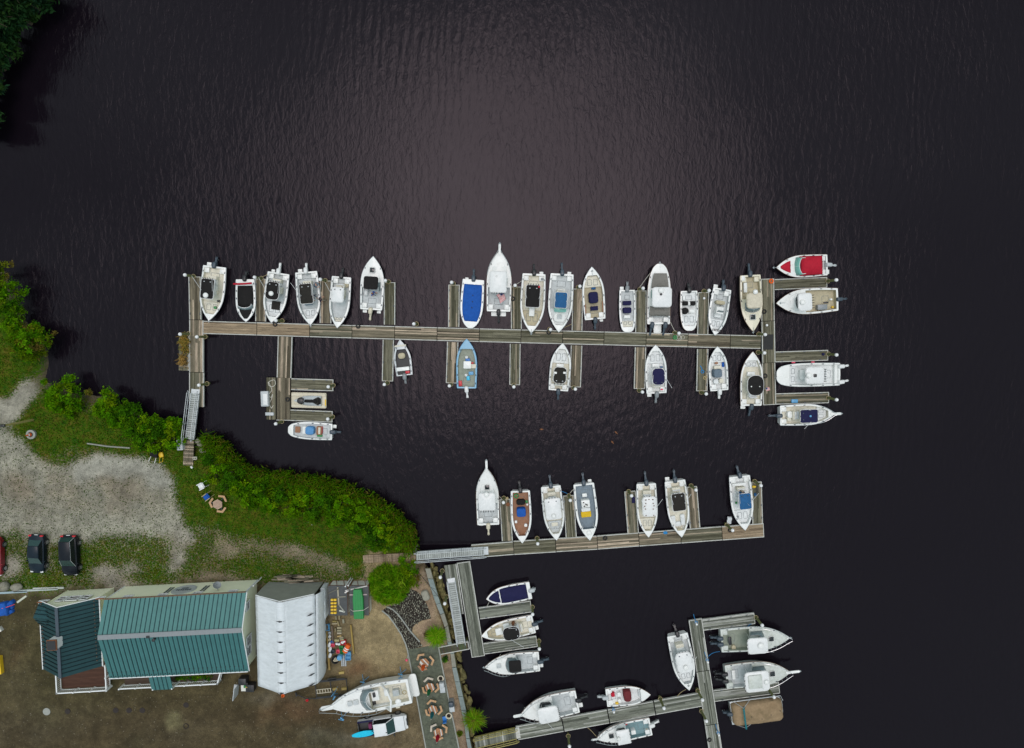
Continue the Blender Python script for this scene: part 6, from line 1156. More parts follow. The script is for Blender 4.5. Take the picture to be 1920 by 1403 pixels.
# ------------------------------------------------------------------ vehicles
mat('glass_car', (.012, .045, .042), .08, .1)
def car(name, lb, px, py, rz, L_, W_, paint, suv=False, plate=True, z=G + .9):
    p = W(px, py, z); r = empty(name, (p.x, p.y, G), rz, lb, 'car')
    # local y forward; cross sections: y, half width, belt height, bottom
    hw = W_ / 2; bel = .98 if suv else .90; top = 1.66 if suv else 1.42
    S = [(-L_ / 2, .74, .55, .72), (-L_ / 2 + .08, .86, .40, .88 if suv else .92), (-L_ / 2 + .5, .97, .30, bel + .02), (-L_ * .2, 1.0, .25, bel + .02), (L_ * .1, 1.0, .25, bel), (L_ * .24, .98, .25, bel - .02), (L_ * .36, .95, .28, bel - .08), (L_ / 2 - .25, .86, .35, bel - .2), (L_ / 2 - .05, .68, .42, .62), (L_ / 2, .55, .48, .56)]
    vs = []; fs = []
    for y, f, b0, b1 in S: w_ = hw * f; vs += [(-w_ * .96, y, b0), (-w_, y, (b0 + b1) / 2), (-w_ * .97, y, b1 - .08), (-w_ * .80, y, b1), (0, y, b1 + .035), (w_ * .80, y, b1), (w_ * .97, y, b1 - .08), (w_, y, (b0 + b1) / 2), (w_ * .96, y, b0)]
    for i in range(len(S) - 1):
        for j in range(8): fs.append((i * 9 + j, i * 9 + j + 1, i * 9 + 10 + j, i * 9 + 9 + j))
        fs.append((i * 9 + 8, i * 9, i * 9 + 9, i * 9 + 17))
    fs += [tuple(range(9)), tuple(reversed(range((len(S) - 1) * 9, len(S) * 9)))]
    body = MB().add(vs, fs).build('body', paint, r, True, 50)
    y0, y1 = -L_ / 2 + (.22 if suv else .55), L_ * .24; yr0, yr1 = -L_ / 2 + (.55 if suv else 1.15), L_ * .06; wb_, wt = hw * .90, hw * .70
    cor = lambda y, w_, z: [(-w_, y, z), (w_, y, z)]
    base = cor(y0, wb_ * .92, bel) + cor(y1, wb_ * .94, bel - .02); roof = cor(yr0, wt * .96, top - .05) + cor(yr1, wt, top)
    a = MB().prism([(-wt * .93, yr0), (wt * .93, yr0), (wt * 1.02, (yr0 + yr1) / 2), (wt, yr1), (-wt, yr1), (-wt * 1.02, (yr0 + yr1) / 2)][::1], top - .10, top, .05, top=lambda x, y: .05 * (1 - (x / wt) ** 2)).build('roof', paint, r, True, 50)
    MB().add([base[2], base[3], (wt * .98, yr1 - .02, top - .07), (-wt * .98, yr1 - .02, top - .07)], [(0, 1, 2, 3)]).build('windshield', 'glass_car', r)
    MB().add([base[1], base[0], (-wt * .92, yr0 + .02, top - .07), (wt * .92, yr0 + .02, top - .07)], [(0, 1, 2, 3)]).build('rear_window', 'glass_car', r)
    for s_ in (-1, 1):
        q = [(s_ * wb_ * .92, y0, bel), (s_ * wb_, (y0 + y1) / 2, bel), (s_ * wb_ * .94, y1, bel - .02), (s_ * wt * .99, yr1, top - .06), (s_ * wt * 1.0, (yr0 + yr1) / 2, top - .06), (s_ * wt * .93, yr0, top - .07)]
        MB().add(q, [(0, 1, 2, 3, 4, 5) if s_ > 0 else (5, 4, 3, 2, 1, 0)]).build('side_window', 'glass_dark', r)
        MB().tube([q[0], q[5], q[4], q[3], q[2]], .025, 4).build('window_trim', 'aluminium' if suv else paint, r)
        MB().rbox(s_ * (hw + .1), L_ * .17, bel - .06, .2, .12, .14, .05, .04).build('mirror', paint, r, True)
        MB().rbox(s_ * hw * .72, -L_ / 2 + .10, .74, .34, .16, .20, .05, .03).build('tail_light', 'lamp_red', r); MB().rbox(s_ * hw * .62, L_ / 2 - .20, .58, .34, .2, .12, .06, .03).build('headlight', 'lamp_clear', r)
        for yy in (-L_ * .29, L_ * .31):
            wh = MB().lathe([(.24, -.1), (.34, -.09), (.35, 0), (.34, .09), (.24, .1)], 18, M=Matrix.Translation((s_ * (hw - .02), yy, .34)) @ Matrix.Rotation(math.pi / 2, 4, 'Y')).build('wheel', 'tyre', r, True); MB().lathe([(.02, -.115), (.22, -.115), (.22, .115), (.02, .115)], 12, M=Matrix.Translation((s_ * (hw - .01), yy, .34)) @ Matrix.Rotation(math.pi / 2, 4, 'Y')).build('rim', 'rim', wh, True)
    MB().box(0, L_ / 2 - .02, .45, W_ * .5, .06, .08).build('bumper_trim', 'lamp_clear', r)
    if plate: MB().box(0, -L_ / 2 + .01, .70, .42, .05, .14).build('licence_plate', 'lamp_clear', r)
    return r
car('sedan', 'dark navy sedan parked on the grass with its nose to the south', 66.5, 1040, math.pi - .05, 4.6, 1.82, 'car_navy')
car('suv', 'black estate car with bright window trim and silver wheels', 128.5, 1043, math.pi, 4.85, 1.9, 'car_black', True)
car('red_car', 'dark red car cut off by the left picture edge', -13.5, 1045, math.pi - .03, 4.7, 1.9, 'car_red', True)
p = W(717.5, 1361.5, G + 1.0); rzz_ = math.atan2(-(1350 - 1371), (1210 - 575)) - math.pi / 2 + .115
r = empty('pickup_truck', (p.x, p.y, G), rzz_, 'white crew cab pickup with a blue surfboard in its bed', 'pickup truck'); LT, WT = 5.75, 1.98; hw = WT / 2
S = [(-LT / 2, .97, .5, 1.05), (-.95, 1, .4, 1.08), (.9, 1, .4, 1.08), (1.6, .98, .4, 1.12), (2.5, .93, .45, 1.05), (LT / 2 - .12, .80, .5, .92), (LT / 2, .68, .55, .75)]; vs = []; fs = []
for y, f, b0, b1 in S: w_ = hw * f; vs += [(-w_ * .97, y, b0), (-w_, y, (b0 + b1) / 2), (-w_ * .94, y, b1 - .03), (-w_ * .84, y, b1), (w_ * .84, y, b1), (w_ * .94, y, b1 - .03), (w_, y, (b0 + b1) / 2), (w_ * .97, y, b0)]
for i in range(len(S) - 1):
    for j in range(7):
        if i == 0 and j == 3: continue
        fs.append((i * 8 + j, i * 8 + j + 1, i * 8 + 9 + j, i * 8 + 8 + j))
fs += [tuple(range(8)), tuple(reversed(range(48, 56)))]
MB().add(vs, fs).build('body', 'car_white', r, True, 45)
MB().add([(-.80, -LT / 2 + .08, 1.05), (.80, -LT / 2 + .08, 1.05), (.80, -.98, 1.05), (-.80, -.98, 1.05), (-.74, -LT / 2 + .1, .6), (.74, -LT / 2 + .1, .6), (.74, -1.0, .6), (-.74, -1.0, .6)], [(4, 5, 6, 7), (0, 4, 7, 3), (1, 2, 6, 5), (0, 1, 5, 4), (3, 7, 6, 2)]).build('bed_liner', 'floor_dark', r)
for s_ in (-1, 1): MB().box(s_ * .88, -1.9, 1.06, .18, 1.9, .06).build('bed_rail', 'cloth_navy', r); MB().box(s_ * (hw + .14), 1.25, 1.1, .26, .14, .2).build('mirror', 'paint_black', r)
MB().prism([(-.72, -.90), (.72, -.90), (.72, .62), (-.72, .62)], 1.72, 1.86, .06, top=lambda x, y: .04 * (1 - (x / .72) ** 2)).build('roof', 'car_white', r, True)
MB().add([(-.86, 1.45, 1.10), (.86, 1.45, 1.10), (.70, .60, 1.82), (-.70, .60, 1.82)], [(0, 1, 2, 3)]).build('windshield', 'glass_car', r); MB().add([(.84, -.98, 1.06), (-.84, -.98, 1.06), (-.70, -.88, 1.8), (.70, -.88, 1.8)], [(0, 1, 2, 3)]).build('rear_window', 'glass_car', r)
for s_ in (-1, 1):
    q = [(s_ * .87, -.98, 1.06), (s_ * .88, 1.45, 1.09), (s_ * .71, .60, 1.81), (s_ * .71, -.88, 1.81)]; MB().add(q, [(0, 1, 2, 3) if s_ > 0 else (3, 2, 1, 0)]).build('side_window', 'glass_dark', r); MB().tube([q[0], q[3], q[2], q[1]], .05, 4).build('window_pillar', 'car_white', r)
    MB().rbox(s_ * .84, -LT / 2 + .06, .75, .16, .12, .3, .03, .02).build('tail_light', 'lamp_red', r); MB().rbox(s_ * .62, LT / 2 - .08, .72, .36, .2, .16, .05, .03).build('headlight', 'lamp_clear', r)
    for yy in (-1.75, 1.85):
        wh = MB().lathe([(.26, -.12), (.38, -.11), (.39, 0), (.38, .11), (.26, .12)], 18, M=Matrix.Translation((s_ * (hw - .06), yy, .39)) @ Matrix.Rotation(math.pi / 2, 4, 'Y')).build('wheel', 'tyre', r, True); MB().lathe([(.02, -.13), (.24, -.13), (.24, .13), (.02, .13)], 12, M=Matrix.Translation((s_ * (hw - .05), yy, .39)) @ Matrix.Rotation(math.pi / 2, 4, 'Y')).build('rim', 'rim', wh, True)
MB().rbox(0, LT / 2 - .02, .60, 1.2, .12, .26, .05, .02).build('grille', 'paint_black', r); MB().box(0, LT / 2 - .30, .99, 1.5, .05, .03).build('hood_gap', 'paint_black', r); MB().rbox(.35, .95 - .4, 1.88, .1, .14, .05, .03, .02).build('antenna', 'paint_black', r)
def local_to(r_, x, y): c, q = math.cos(r_.rotation_euler.z), math.sin(r_.rotation_euler.z); return r_.location.x + x * c - y * q, r_.location.y + x * q + y * c
sx, sy = local_to(r, .52, -2.25); o = empty('surfboard', (sx, sy, G + 1.13), rzz_ + .03, 'bright blue surfboard lying over the tailgate', 'surfboard')
P_ = [(.36 * math.sin(math.pi * (i + .5) / 11) ** .62, -1.45 + 2.9 * i / 10) for i in range(11)]; MB().prism([(a, b) for a, b in P_] + [(-a, b) for a, b in reversed(P_)], 0, .09, .03).build('board', 'cloth_cyan', o, True)
for x, y in ((.2, 1.05), (-.2, 1.05), (0, 1.2)): MB().box(x, y, .09, .04, .16, .14).build('fin', 'paint_black', o)
sx, sy = local_to(r, -.15, -1.45); o = MB().rbox(0, 0, 0, .42, .62, .4, .08, .05).build('cooler', 'cloth_purple', None, True); o.location = (sx, sy, G + .62); o.rotation_euler.z = rzz_ + 1.57; tag(o, 'purple cooler in the pickup bed beside the surfboard', 'cooler')
# boat stands, trailer, ladder
for k, (px, py) in enumerate(((680, 1281), (751, 1266.5), (624, 1305), (640, 1349))):
    p = W(px, py, G + 1.3); r = empty('boat_stand', (p.x, p.y, G), (.2, .1, 1.0, 2.5)[k], ('blue tripod stand north of the big cruiser, amidships', 'blue tripod stand near the stern of the big cruiser', 'blue tripod stand at the cruiser bow by the trailer', 'blue tripod stand hidden below the cruiser bow rail')[k], 'boat stand', 'blue boat stands')
    mb = MB(); [mb.tube([(.45 * math.cos(a), .45 * math.sin(a), 0), (0, 0, .9)], .035, 6) for a in (0, 2.1, 4.2)]; mb.build('legs_frame', 'paint_ltblue', r); MB().tube([(0, 0, .8), (0, -.2, 1.5)], .04, 6).box(0, -.25, 1.45, .5, .12, .12).tube([(-.3, .1, 1.1), (.3, .1, 1.45)], .05, 5).build('pad_arm', 'paint_ltblue', r)
p = W(619, 1291, G + .5); r = empty('boat_trailer', (p.x, p.y, G), .11, 'empty black steel boat trailer south east of the plastic shelter', 'trailer')
for y in (.95, -1.0): MB().box(.1, y, .5, 4.1, .11, .12).build('rail', 'paint_black', r); MB().box(.1, y + .16, .62, 3.6, .12, .08).build('bunk', 'paint_black', r)
for x in (-1.7, .1, 2.0): MB().box(x, 0, .42, .1, 2.0, .1).build('cross_member', 'paint_black', r)
MB().tube([(-2.0, -1.0, .5), (-3.0, -.9, .5), (-4.0, -.3, .5)], .06, 6).box(-4.05, -.28, .4, .12, .5, .2).build('drawbar', 'paint_black', r); MB().box(.4, 1.15, .55, 1.0, .3, .15).build('mudguard', 'paint_black', r)
p = W(607, 1296.5, G + .7); r = empty('ladder', (p.x, p.y, G + .55), .12, 'white ladder lying across the black trailer', 'ladder')
mb = MB(); [mb.box(0, y, .0, 1.75, .05, .09) for y in (-.22, .22)]; [mb.box(-.8 + i * .32, 0, .02, .06, .42, .05) for i in range(6)]; mb.build('ladder_frame', 'paint_cream', r)
for k, (px, py, rz) in enumerate(((641, 1260, .15), (629, 1291, .1), (646, 1290, .1))): thing('timber_block', ('yellow timber block behind the black trailer', 'yellow timber block between the trailer rails, west', 'yellow timber block between the trailer rails, east')[k], 'block', px, py, MB().box(0, 0, 0, .6, .28, .25, col=(.42, .32, .11)), 'lumber', G, rz, None, False)
thing('traffic_cone', 'red cone in front of the white plastic shelter', 'cone', 530.5, 1304.5, MB().lathe([(.2, 0), (.2, .04), (.11, .04), (.02, .5)], 12), 'cloth_orange', G); thing('red_bucket', 'small red bucket beside the trailer drawbar', 'bucket', 577, 1311, MB().lathe([(.13, 0), (.17, .3), (.15, .3), (.02, .1)], 12), 'paint_red', G)
# junk yard things between shelter and cobbles
for lb, px, py, ln, rz, c, w_ in [('long yellowed timber at the east edge of the stacked junk', 661, 1198, 3.5, 1.66, (.30, .21, .06), .17), ('yellowed timber hugging the shelter wall', 614.5, 1204, 3.3, 1.60, (.30, .21, .07), .15), ('pair of yellow brown planks at the shelter corner', 617.5, 1243, 1.6, 1.62, (.32, .22, .08), .22), ('grey brown beam between buckets and stacked blocks', 624, 1190, 2.2, 1.62, (.16, .12, .09), .14), ('dark fence rail beside the shelter wall', 613, 1165, 1.6, 1.6, (.13, .09, .05), .22)]:
    thing('timber', lb, 'timber', px, py, MB().box(0, 0, 0, ln, w_, .18, col=c), 'lumber', G + .1, rz, None, False)
for k, (px, py, ln, w_, rz, c) in enumerate([(637, 1176, .5, .2, 0, (.33, .29, .19)), (637, 1181, .5, .22, 0, (.30, .27, .17)), (637, 1186, .5, .2, 0, (.37, .33, .24)), (637, 1191.5, .5, .16, .15, (.42, .30, .13)), (641, 1194.5, .45, .2, .2, (.28, .25, .17)), (642, 1198.5, .42, .22, .15, (.34, .31, .18)), (632.5, 1199.5, .55, .24, 0, (.36, .33, .17)), (628.5, 1168, .6, .16, .05, (.36, .31, .20)), (635, 1168, .12, .6, .2, (.33, .27, .14)), (644.5, 1163.5, .2, .5, .1, (.27, .26, .19)), (631, 1157, .14, .45, 0, (.25, .23, .15)), (637, 1156.5, .14, .45, 0, (.28, .24, .14)), (628, 1164, .5, .2, 0, (.24, .19, .07)), (630, 1180, .18, .4, 0, (.2, .17, .1))]):
    thing('wood_block', 'sawn wood block in the ladder-like stack of blocks', 'wood block', px, py, MB().box(0, 0, 0, ln, w_, .25, col=c), 'lumber', G + .05 * (k % 3), rz, 'sawn blocks in the junk stack', False)
def bucket(lb, px, py, m_, r_=.17, h=.36, name='bucket', cat='bucket', tilt=0): thing(name, lb, cat, px, py, MB().lathe([(r_ * .8, 0), (r_, h), (r_ * .86, h), (r_ * .7, h * .3), (.02, h * .28)], 14), m_, G)
bucket('white bucket highest in the row by the shelter wall', 619.5, 1185, 'paint_ltgray'); bucket('white bucket in the middle of the row by the shelter wall', 619.5, 1191.5, 'paint_white'); bucket('greenish white bucket lowest in the row by the shelter wall', 619.3, 1197.5, 'paint_cream'); bucket('bright blue bucket beside the pink crate', 623.5, 1202.5, 'paint_blue', .2)
thing('blue_drum', 'round blue drum on end near the grey pipes', 'drum', 639.3, 1228.5, MB().lathe([(.30, 0), (.32, .1), (.30, .2), (.31, .75), (.28, .8), (.02, .8)], 18), 'paint_ltblue', G)
o = thing('traffic_barrel', 'orange traffic barrel with white bands lying on its side', 'traffic barrel', 651.5, 1213, MB().lathe([(.02, -.5), (.26, -.5), (.30, -.1), (.30, .1), (.32, .5), (.02, .5)], 18, M=Matrix.Translation((0, 0, .32)) @ Matrix.Rotation(math.pi / 2, 4, 'X') @ Matrix.Rotation(0, 4, 'Z')), 'cloth_orange', G, -.5)
for yy in (.02, -.22): MB().lathe([(.312, -.05), (.318, 0), (.316, .05)], 18, M=Matrix.Translation((0, yy, .32)) @ Matrix.Rotation(math.pi / 2, 4, 'X')).build('reflective_band', 'pile_cap', o, True)
for lb, px, py, m_, sx, sy in [('pink red crate below the bright blue bucket', 625, 1208, 'cloth_pink', .38, .34), ('pink red crate beside the green bin', 635, 1219.5, 'cloth_pink', .36, .38), ('dark blue crate under the shelter wall', 625, 1220, 'paint_slate', .38, .34), ('green bin with a folded lid, north half', 641, 1212.5, 'paint_green', .42, .4), ('green bin with a folded lid, south half', 642, 1221, 'paint_green', .36, .4), ('red tray of white floats', 644.5, 1203, 'paint_red', .6, .5), ('blue crate by the shelter wall above the buckets', 615.5, 1175, 'paint_ltblue', .4, .7), ('blue wire crate below the orange barrel', 654, 1225, 'paint_ltblue', .55, .5), ('blue wire crate at the bottom of the junk heap', 653.5, 1232.5, 'paint_ltblue', .6, .4)]:
    mb = MB().rbox(0, 0, 0, sx, sy, .06, .05, .01); [mb.box(a * sx / 2, b * sy / 2, 0, sx if a == 0 else .05, sy if b == 0 else .05, .34) for a, b in ((0, 1), (0, -1), (1, 0), (-1, 0))]; thing('crate', lb, 'crate', px, py, mb, m_, G + .05, .05, None, False)
for k, (px, py) in enumerate(((618.7, 1207), (620, 1216), (620, 1227))): thing('boat_fender', ('upper white cylinder fender by the shelter wall', 'middle white cylinder fender by the shelter wall', 'lower white cylinder fender by the shelter wall')[k], 'fender', px, py, MB().ball((0, 0, .25), .2, .36, .2, 12, 8), 'paint_white', G, -.3)
for k, (px, py) in enumerate(((632.5, 1206), (637, 1206.5), (642.5, 1203.5), (646, 1201.5))): thing('white_float', 'small white float in the junk heap', 'float', px, py, MB().ball((0, 0, .2), .15, .2, .15, 10, 6), 'paint_white', G + .1, RD.uniform(0, 3), 'white floats in the junk heap')
for k, px in enumerate((641.5, 645, 648.5)): thing('pipe', 'grey pipe in the bundle below the blue drum', 'pipe', px, 1238, MB().tube([(0, -.65, .1), (0, .65, .1)], .085, 8), 'aluminium', G, 0, 'bundle of grey pipes')
p = W(629, 1237, G + .3); r = empty('tyre_bin', (p.x, p.y, G), 0, 'round black bin holding pale offcuts beside the grey pipes', 'bin'); MB().lathe([(.4, 0), (.46, .5), (.40, .5), (.36, .15), (.02, .15)], 18).build('bin_shell', 'rubber', r, True)
for x, y, a in ((-.1, .05, 1.0), (.1, -.12, .2), (.2, .15, .8)): MB().box(x, y, .3, .5, .11, .08, a, col=(.55, .50, .36)).build('offcut', 'lumber', r)
# lumber stack north of the shelter
for k in range(16):
    px, py = 512 + RD.uniform(20, 62), 1079 + (k % 8) * 1.7; thing('board', 'weathered board in the stack behind the plastic shelter', 'board', px, py, MB().box(0, 0, 0, RD.uniform(2.2, 3.6), .16, .07, col=PAL['g']() if k % 3 else (.33, .27, .2)), 'lumber', G + .12 + .09 * (k % 4), RD.uniform(-.08, .14), 'weathered boards behind the shelter', False)
for k, (px, py, ln, rz, c) in enumerate([(68, 1106, 5.2, .05, (.40, .46, .43)), (92, 1102.5, 3.6, .03, (.45, .48, .44)), (20, 1110.5, 4.0, .06, (.32, .42, .45)), (42, 1123, 1.35, .62, (.52, .54, .44))]): thing('plank', ('long pale green plank below the boulders', 'short white plank above the long pale green one', 'blue grey plank running off the left edge', 'short white board lying slantwise in the yard')[k], 'plank', px, py, MB().box(0, 0, 0, ln, .22, .14, col=c), 'lumber', G, rz, None, False)
thing('pole', 'long grey driftwood pole at the foot of the shore shrubs', 'pole', 204, 837, MB().tube([(-2.4, .35, .12), (0, 0, .12), (2.5, -.18, .12)], .09, 6), 'plywood_gray', G)
# yard and lawn things
mat('rust_dark', (.022, .015, .012), .8, .3, 8)
p = W(8, 1141, G + .3); r = empty('tarp_heap', (p.x, p.y, G), 0, 'heap under crumpled blue tarps tied with a red strap', 'tarp heap'); 
for x, y, sx, sy, h, a in ((0, 0, 1.2, 1.5, .8, .2), (.75, .6, .9, .5, .55, .7), (.55, -.5, 1.0, .45, .5, .5), (.75, .1, .5, .5, .3, 0)): MB().rbox(x, y, 0, sx, sy, h, .2, .16, a, top=lambda q, w_: .07 * math.sin(q * 9) * math.cos(w_ * 7)).build('blue_tarp', 'cloth_blue', r, True, 60)
MB().tube([(.1, .2, .82), (.75, .35, .66), (1.25, .5, .3)], .04, 5).tube([(.35, .3, .75), (.4, -.4, .7)], .04, 5).build('strap', 'cloth_pink', r)
thing('yellow_sheet', 'yellow plywood sheet cut off by the left picture edge', 'plywood sheet', -3, 1245, MB().box(0, 0, 0, 1.2, 2.1, .5).box(0, 0, .5, 1.22, .03, .02), 'paint_yellow', G, .05, None, False); thing('scrap_sheet', 'grey white sheet corner at the left picture edge', 'panel', 0, 1180, MB().box(0, 0, 0, .8, .55, .4), 'tarp_white', G, .5, None, False)
p = W(37, 789, G); r = empty('light_pole', (W(62, 787.5, G).x, W(62, 787.5, G).y, G), 0, 'timber light pole standing on the lawn at the left edge', 'light pole'); MB().tube([(0, 0, 0), (0, 0, 4.5)], .13, 10, r2=.10).build('pole', 'lumber_rail', r, True); MB().rbox(-.15, 0, 4.4, .5, .3, .2, .08, .05).build('lamp_head', 'paint_black', r, True)
p = W(57.5, 815, G + .3); r = empty('cone_on_tyre', (p.x, p.y, G), 0, 'striped traffic cone standing on a round pale concrete drum', 'traffic cone'); MB().lathe([(.52, 0), (.54, .32), (.46, .36), (.02, .36)], 20).build('drum_base', 'concrete', r, True)
c = MB().lathe([(.30, .36), (.30, .40), (.02, .40)], 14).build('cone_base', 'paint_black', r); MB().lathe([(.2, .40), (.145, .62)], 14).lathe([(.11, .76), (.03, 1.15), (.005, 1.16)], 14).build('cone', 'cloth_orange', r, True); MB().lathe([(.146, .62), (.112, .76)], 14).build('white_band', 'pile_cap', r, True)
def beach_chair(px, py, rz, lb, fr_, cl_):
    p = W(px, py, G + .5); r = empty('beach_chair', (p.x, p.y, G), rz, lb, 'chair', 'low chairs on the lawn')
    MB().rbox(0, .0, .30, .56, .52, .07, .05, .02).build('seat', cl_, r, True); o = MB().add([(-.28, -.28, .33), (.28, -.28, .33), (.28, -.72, .95), (-.28, -.72, .95)], [(0, 1, 2, 3)]).build('backrest', cl_, r); o.modifiers.new('t', 'SOLIDIFY').thickness = .06
    for s_ in (-1, 1): MB().box(s_ * .33, -.05, .48, .09, .66, .05).build('armrest', fr_, r); MB().tube([(s_ * .3, .25, 0), (s_ * .3, .25, .48)], .03, 5).tube([(s_ * .3, -.85, 0), (s_ * .28, -.3, .35)], .03, 5).build('leg', fr_, r)
beach_chair(375, 913, 2.05, 'white low lawn chair near the hedge', 'paint_white', 'cloth_white'); beach_chair(385, 933.5, 2.2, 'blue low lawn chair beside the pale picnic table', 'rope_tan', 'cloth_blue')
p = W(290, 851, G + .4); r = empty('wheelbarrow', (p.x, p.y, G), -.3, 'black wheelbarrow with white handles at the foot of the shrubs', 'wheelbarrow'); MB().prism([(-.4, -.35), (.4, -.35), (.45, .45), (-.45, .45)], .3, .62, 0).build('tub', 'cloth_black', r); MB().tube([(-.3, -.2, .4), (-.34, -1.0, .6)], .03).tube([(.3, -.2, .4), (.34, -1.0, .6)], .03).build('handle', 'pile_cap', r); MB().lathe([(.1, -.05), (.2, -.04), (.2, .04), (.1, .05)], 14, M=Matrix.Translation((0, .6, .2)) @ Matrix.Rotation(math.pi / 2, 4, 'Y')).build('wheel', 'tyre', r, True)
thing('yellow_mower', 'yellow and black push mower beside the wheelbarrow', 'mower', 304, 852, MB().rbox(0, 0, .15, .5, .6, .2, .1, .05).tube([(-.2, -.25, .3), (-.2, -.8, .8), (.2, -.8, .8), (.2, -.25, .3)], .03, 5), 'paint_yellow', G, .3)
p = W(336.5, 835, G + .7); r = empty('dock_locker', (p.x, p.y, G), .05, 'pale blue grey locker beside the western boardwalk', 'locker'); MB().rbox(0, 0, 0, .62, 1.15, .6, .06, .02).build('box', 'paint_ltgray', r, True); MB().rbox(0, 0, .6, .66, 1.2, .1, .08, .04).build('lid', 'paint_ltgray', r, True)
thing('cinder_block', 'concrete block with two holes beside the boardwalk', 'cinder block', 366.5, 859, MB().box(0, .14, 0, .42, .05, .2).box(0, -.14, 0, .42, .05, .2).box(-.19, 0, 0, .05, .25, .2).box(.19, 0, 0, .05, .25, .2).box(0, 0, 0, .05, .25, .2), 'floor_cream', G, 0, None, False)
thing('white_bag', 'small white bag at the lower end of the boardwalk', 'bag', 360, 876, MB().rbox(0, 0, 0, .22, .32, .2, .08, .07), 'paint_white', G, .6)
for k, (px, py) in enumerate(((217, 1332), (242, 1332), (267, 1332), (349, 1322))):
    thing('manhole_cover', ('westernmost of three round dark lids in a row in the yard', 'middle of three round dark lids in a row in the yard', 'easternmost of three round dark lids in a row in the yard', 'round dark lid alone, north of a pale ring')[k], 'lid', px, py, MB().lathe([(.33, -.05), (.33, .035), (.29, .05), (.02, .05)], 20), 'rust_dark', G + .02)
thing('ground_ring', 'thin dark ring round a soil filled hole in the yard', 'ring', 349, 1361.5, MB().torus((0, 0, .03), .29, .045, 22, 6), 'rust_dark', G + .02); thing('manhole_cover', 'round dark lid below the terrace deck', 'lid', 127, 1334, MB().lathe([(.32, -.05), (.32, .04), (.02, .05)], 20), 'rust_dark', G + .02); thing('manhole_cover', 'large pale concrete lid below the terrace deck', 'lid', 87.5, 1334.5, MB().lathe([(.44, -.05), (.44, .03), (.02, .04)], 22), 'concrete', G + .02)
# things at the building's south east corner
thing('sandwich_board', 'grey standing sign board near the black bins', 'sign board', 447, 1292, MB().box(0, 0, 0, .08, 1.3, 1.5).box(-.3, 0, 0, .5, 1.0, .05), 'paint_ltgray', G, -.15, None, False)
thing('black_bin', 'black wheeled bin between the building and the shelter', 'bin', 460, 1271, MB().rbox(0, 0, 0, .9, .8, 1.0, .08, .04), 'paint_black', G); thing('black_bin', 'low black ribbed bin against the shelter corner', 'bin', 473.5, 1284, MB().rbox(0, 0, 0, .95, .85, .9, .05, .03).box(-.2, 0, .9, .05, .8, .03).box(.1, 0, .9, .05, .8, .03).box(.3, 0, .9, .05, .8, .03), 'paint_black', G)
thing('white_crate', 'white crate of mixed rubbish beside the ribbed bin', 'crate', 461.5, 1284, MB().rbox(0, 0, 0, .65, .8, .75, .05, .03), 'tarp_white', G)
for k, (px, py, m_) in enumerate(((459, 1287, 'paint_green'), (463, 1288, 'paint_yellow'), (460, 1280, 'cloth_brown'), (463.5, 1282, 'paint_black'))): thing('rubbish_bag', 'crumpled %s bag on the white crate' % ('green', 'yellow', 'brown', 'black')[k], 'bag', px, py, MB().ball((0, 0, .06), .14, .18, .09, 8, 5, j=.2), m_, G + .76)
# ------------------------------------------------------------------ things on docks and in boats
def on(name, lb, cat, px, py, mb, m_, z=.5, rz=0.0, group=None, sm=True): return thing(name, lb, cat, px, py, mb, m_, z + .004, rz, group, sm)
on('rubber_mat', 'black rubber mat at the crossing of the long dock', 'mat', 1440.5, 641.5, MB().rbox(0, 0, 0, 1.15, 1.75, .02, .03, 0), 'rubber')
on('ring_buoy', 'orange ring float on the north end of the east cross dock', 'ring float', 1445.7, 527.5, MB().torus((0, 0, .09), .2, .09, 18, 8), 'cloth_orange')
c = on('hose_coil', 'green hose coil on the long dock by the cruiser', 'hose', 1265.5, 633, MB().torus((0, 0, .05), .22, .05, 18, 6).torus((0, 0, .12), .18, .05, 18, 6).torus((0, 0, .04), .1, .05, 12, 6), 'paint_green')
on('rope_coil', 'white rope coil beside the green hose', 'rope', 1272, 633.5, MB().torus((0, 0, .03), .34, .03, 20, 5).torus((.05, .05, .06), .2, .03, 18, 5).torus((.5, .05, .03), .2, .025, 16, 5), 'rope_white')
for lb, px, py in (('black hose coil on the cross dock beside the cream hulled boat', 1432.9, 584.5), ('dark coil on the cross dock beside the oval black canopy', 1434.5, 705), ('black coil on the square float near the jet ski', 539.5, 749), ('black coil at the north edge of the long dock by the black pad boat', 516, 608.5), ('dark round float on the long dock near the white square top', 671.5, 612), ('black coil on the brown section of the middle dock', 1369, 994), ('dark coil on the middle dock near the yellow bench boat', 1134.5, 1009), ('dark coil on the southernmost walkway', 1330, 1387), ('black coil beside the piling between black and blue tops', 1029, 623), ('black tyre on the finger pier by the flag boat', 961.5, 560.5)): on('rope_coil', lb, 'coil', px, py, MB().torus((0, 0, .05), .22, .06, 18, 6).torus((0, 0, .13), .18, .05, 18, 6), 'rubber')
P_ = [(0, .5), (.35, .75), (.75, .8), (.85, .35), (.5, .05), (.1, .2), (.05, .6), (.4, -.25), (.25, -.6), (.05, -.9), (.3, -1.2), (.5, -.8), (.35, -1.4), (.1, -1.9), (.3, -2.4), (.55, -2.1), (.2, -2.6)]
mb = MB(); sm_ = []
for i in range(len(P_) - 1):
    p0, p1, p2, p3 = [Vector(P_[max(0, min(len(P_) - 1, i + k))]) for k in (-1, 0, 1, 2)]
    for t in (0, .25, .5, .75): sm_.append((*(.5 * ((2 * p1) + (-p0 + p2) * t + (2 * p0 - 5 * p1 + 4 * p2 - p3) * t * t + (-p0 + 3 * p1 - 3 * p2 + p3) * t ** 3)), .03))
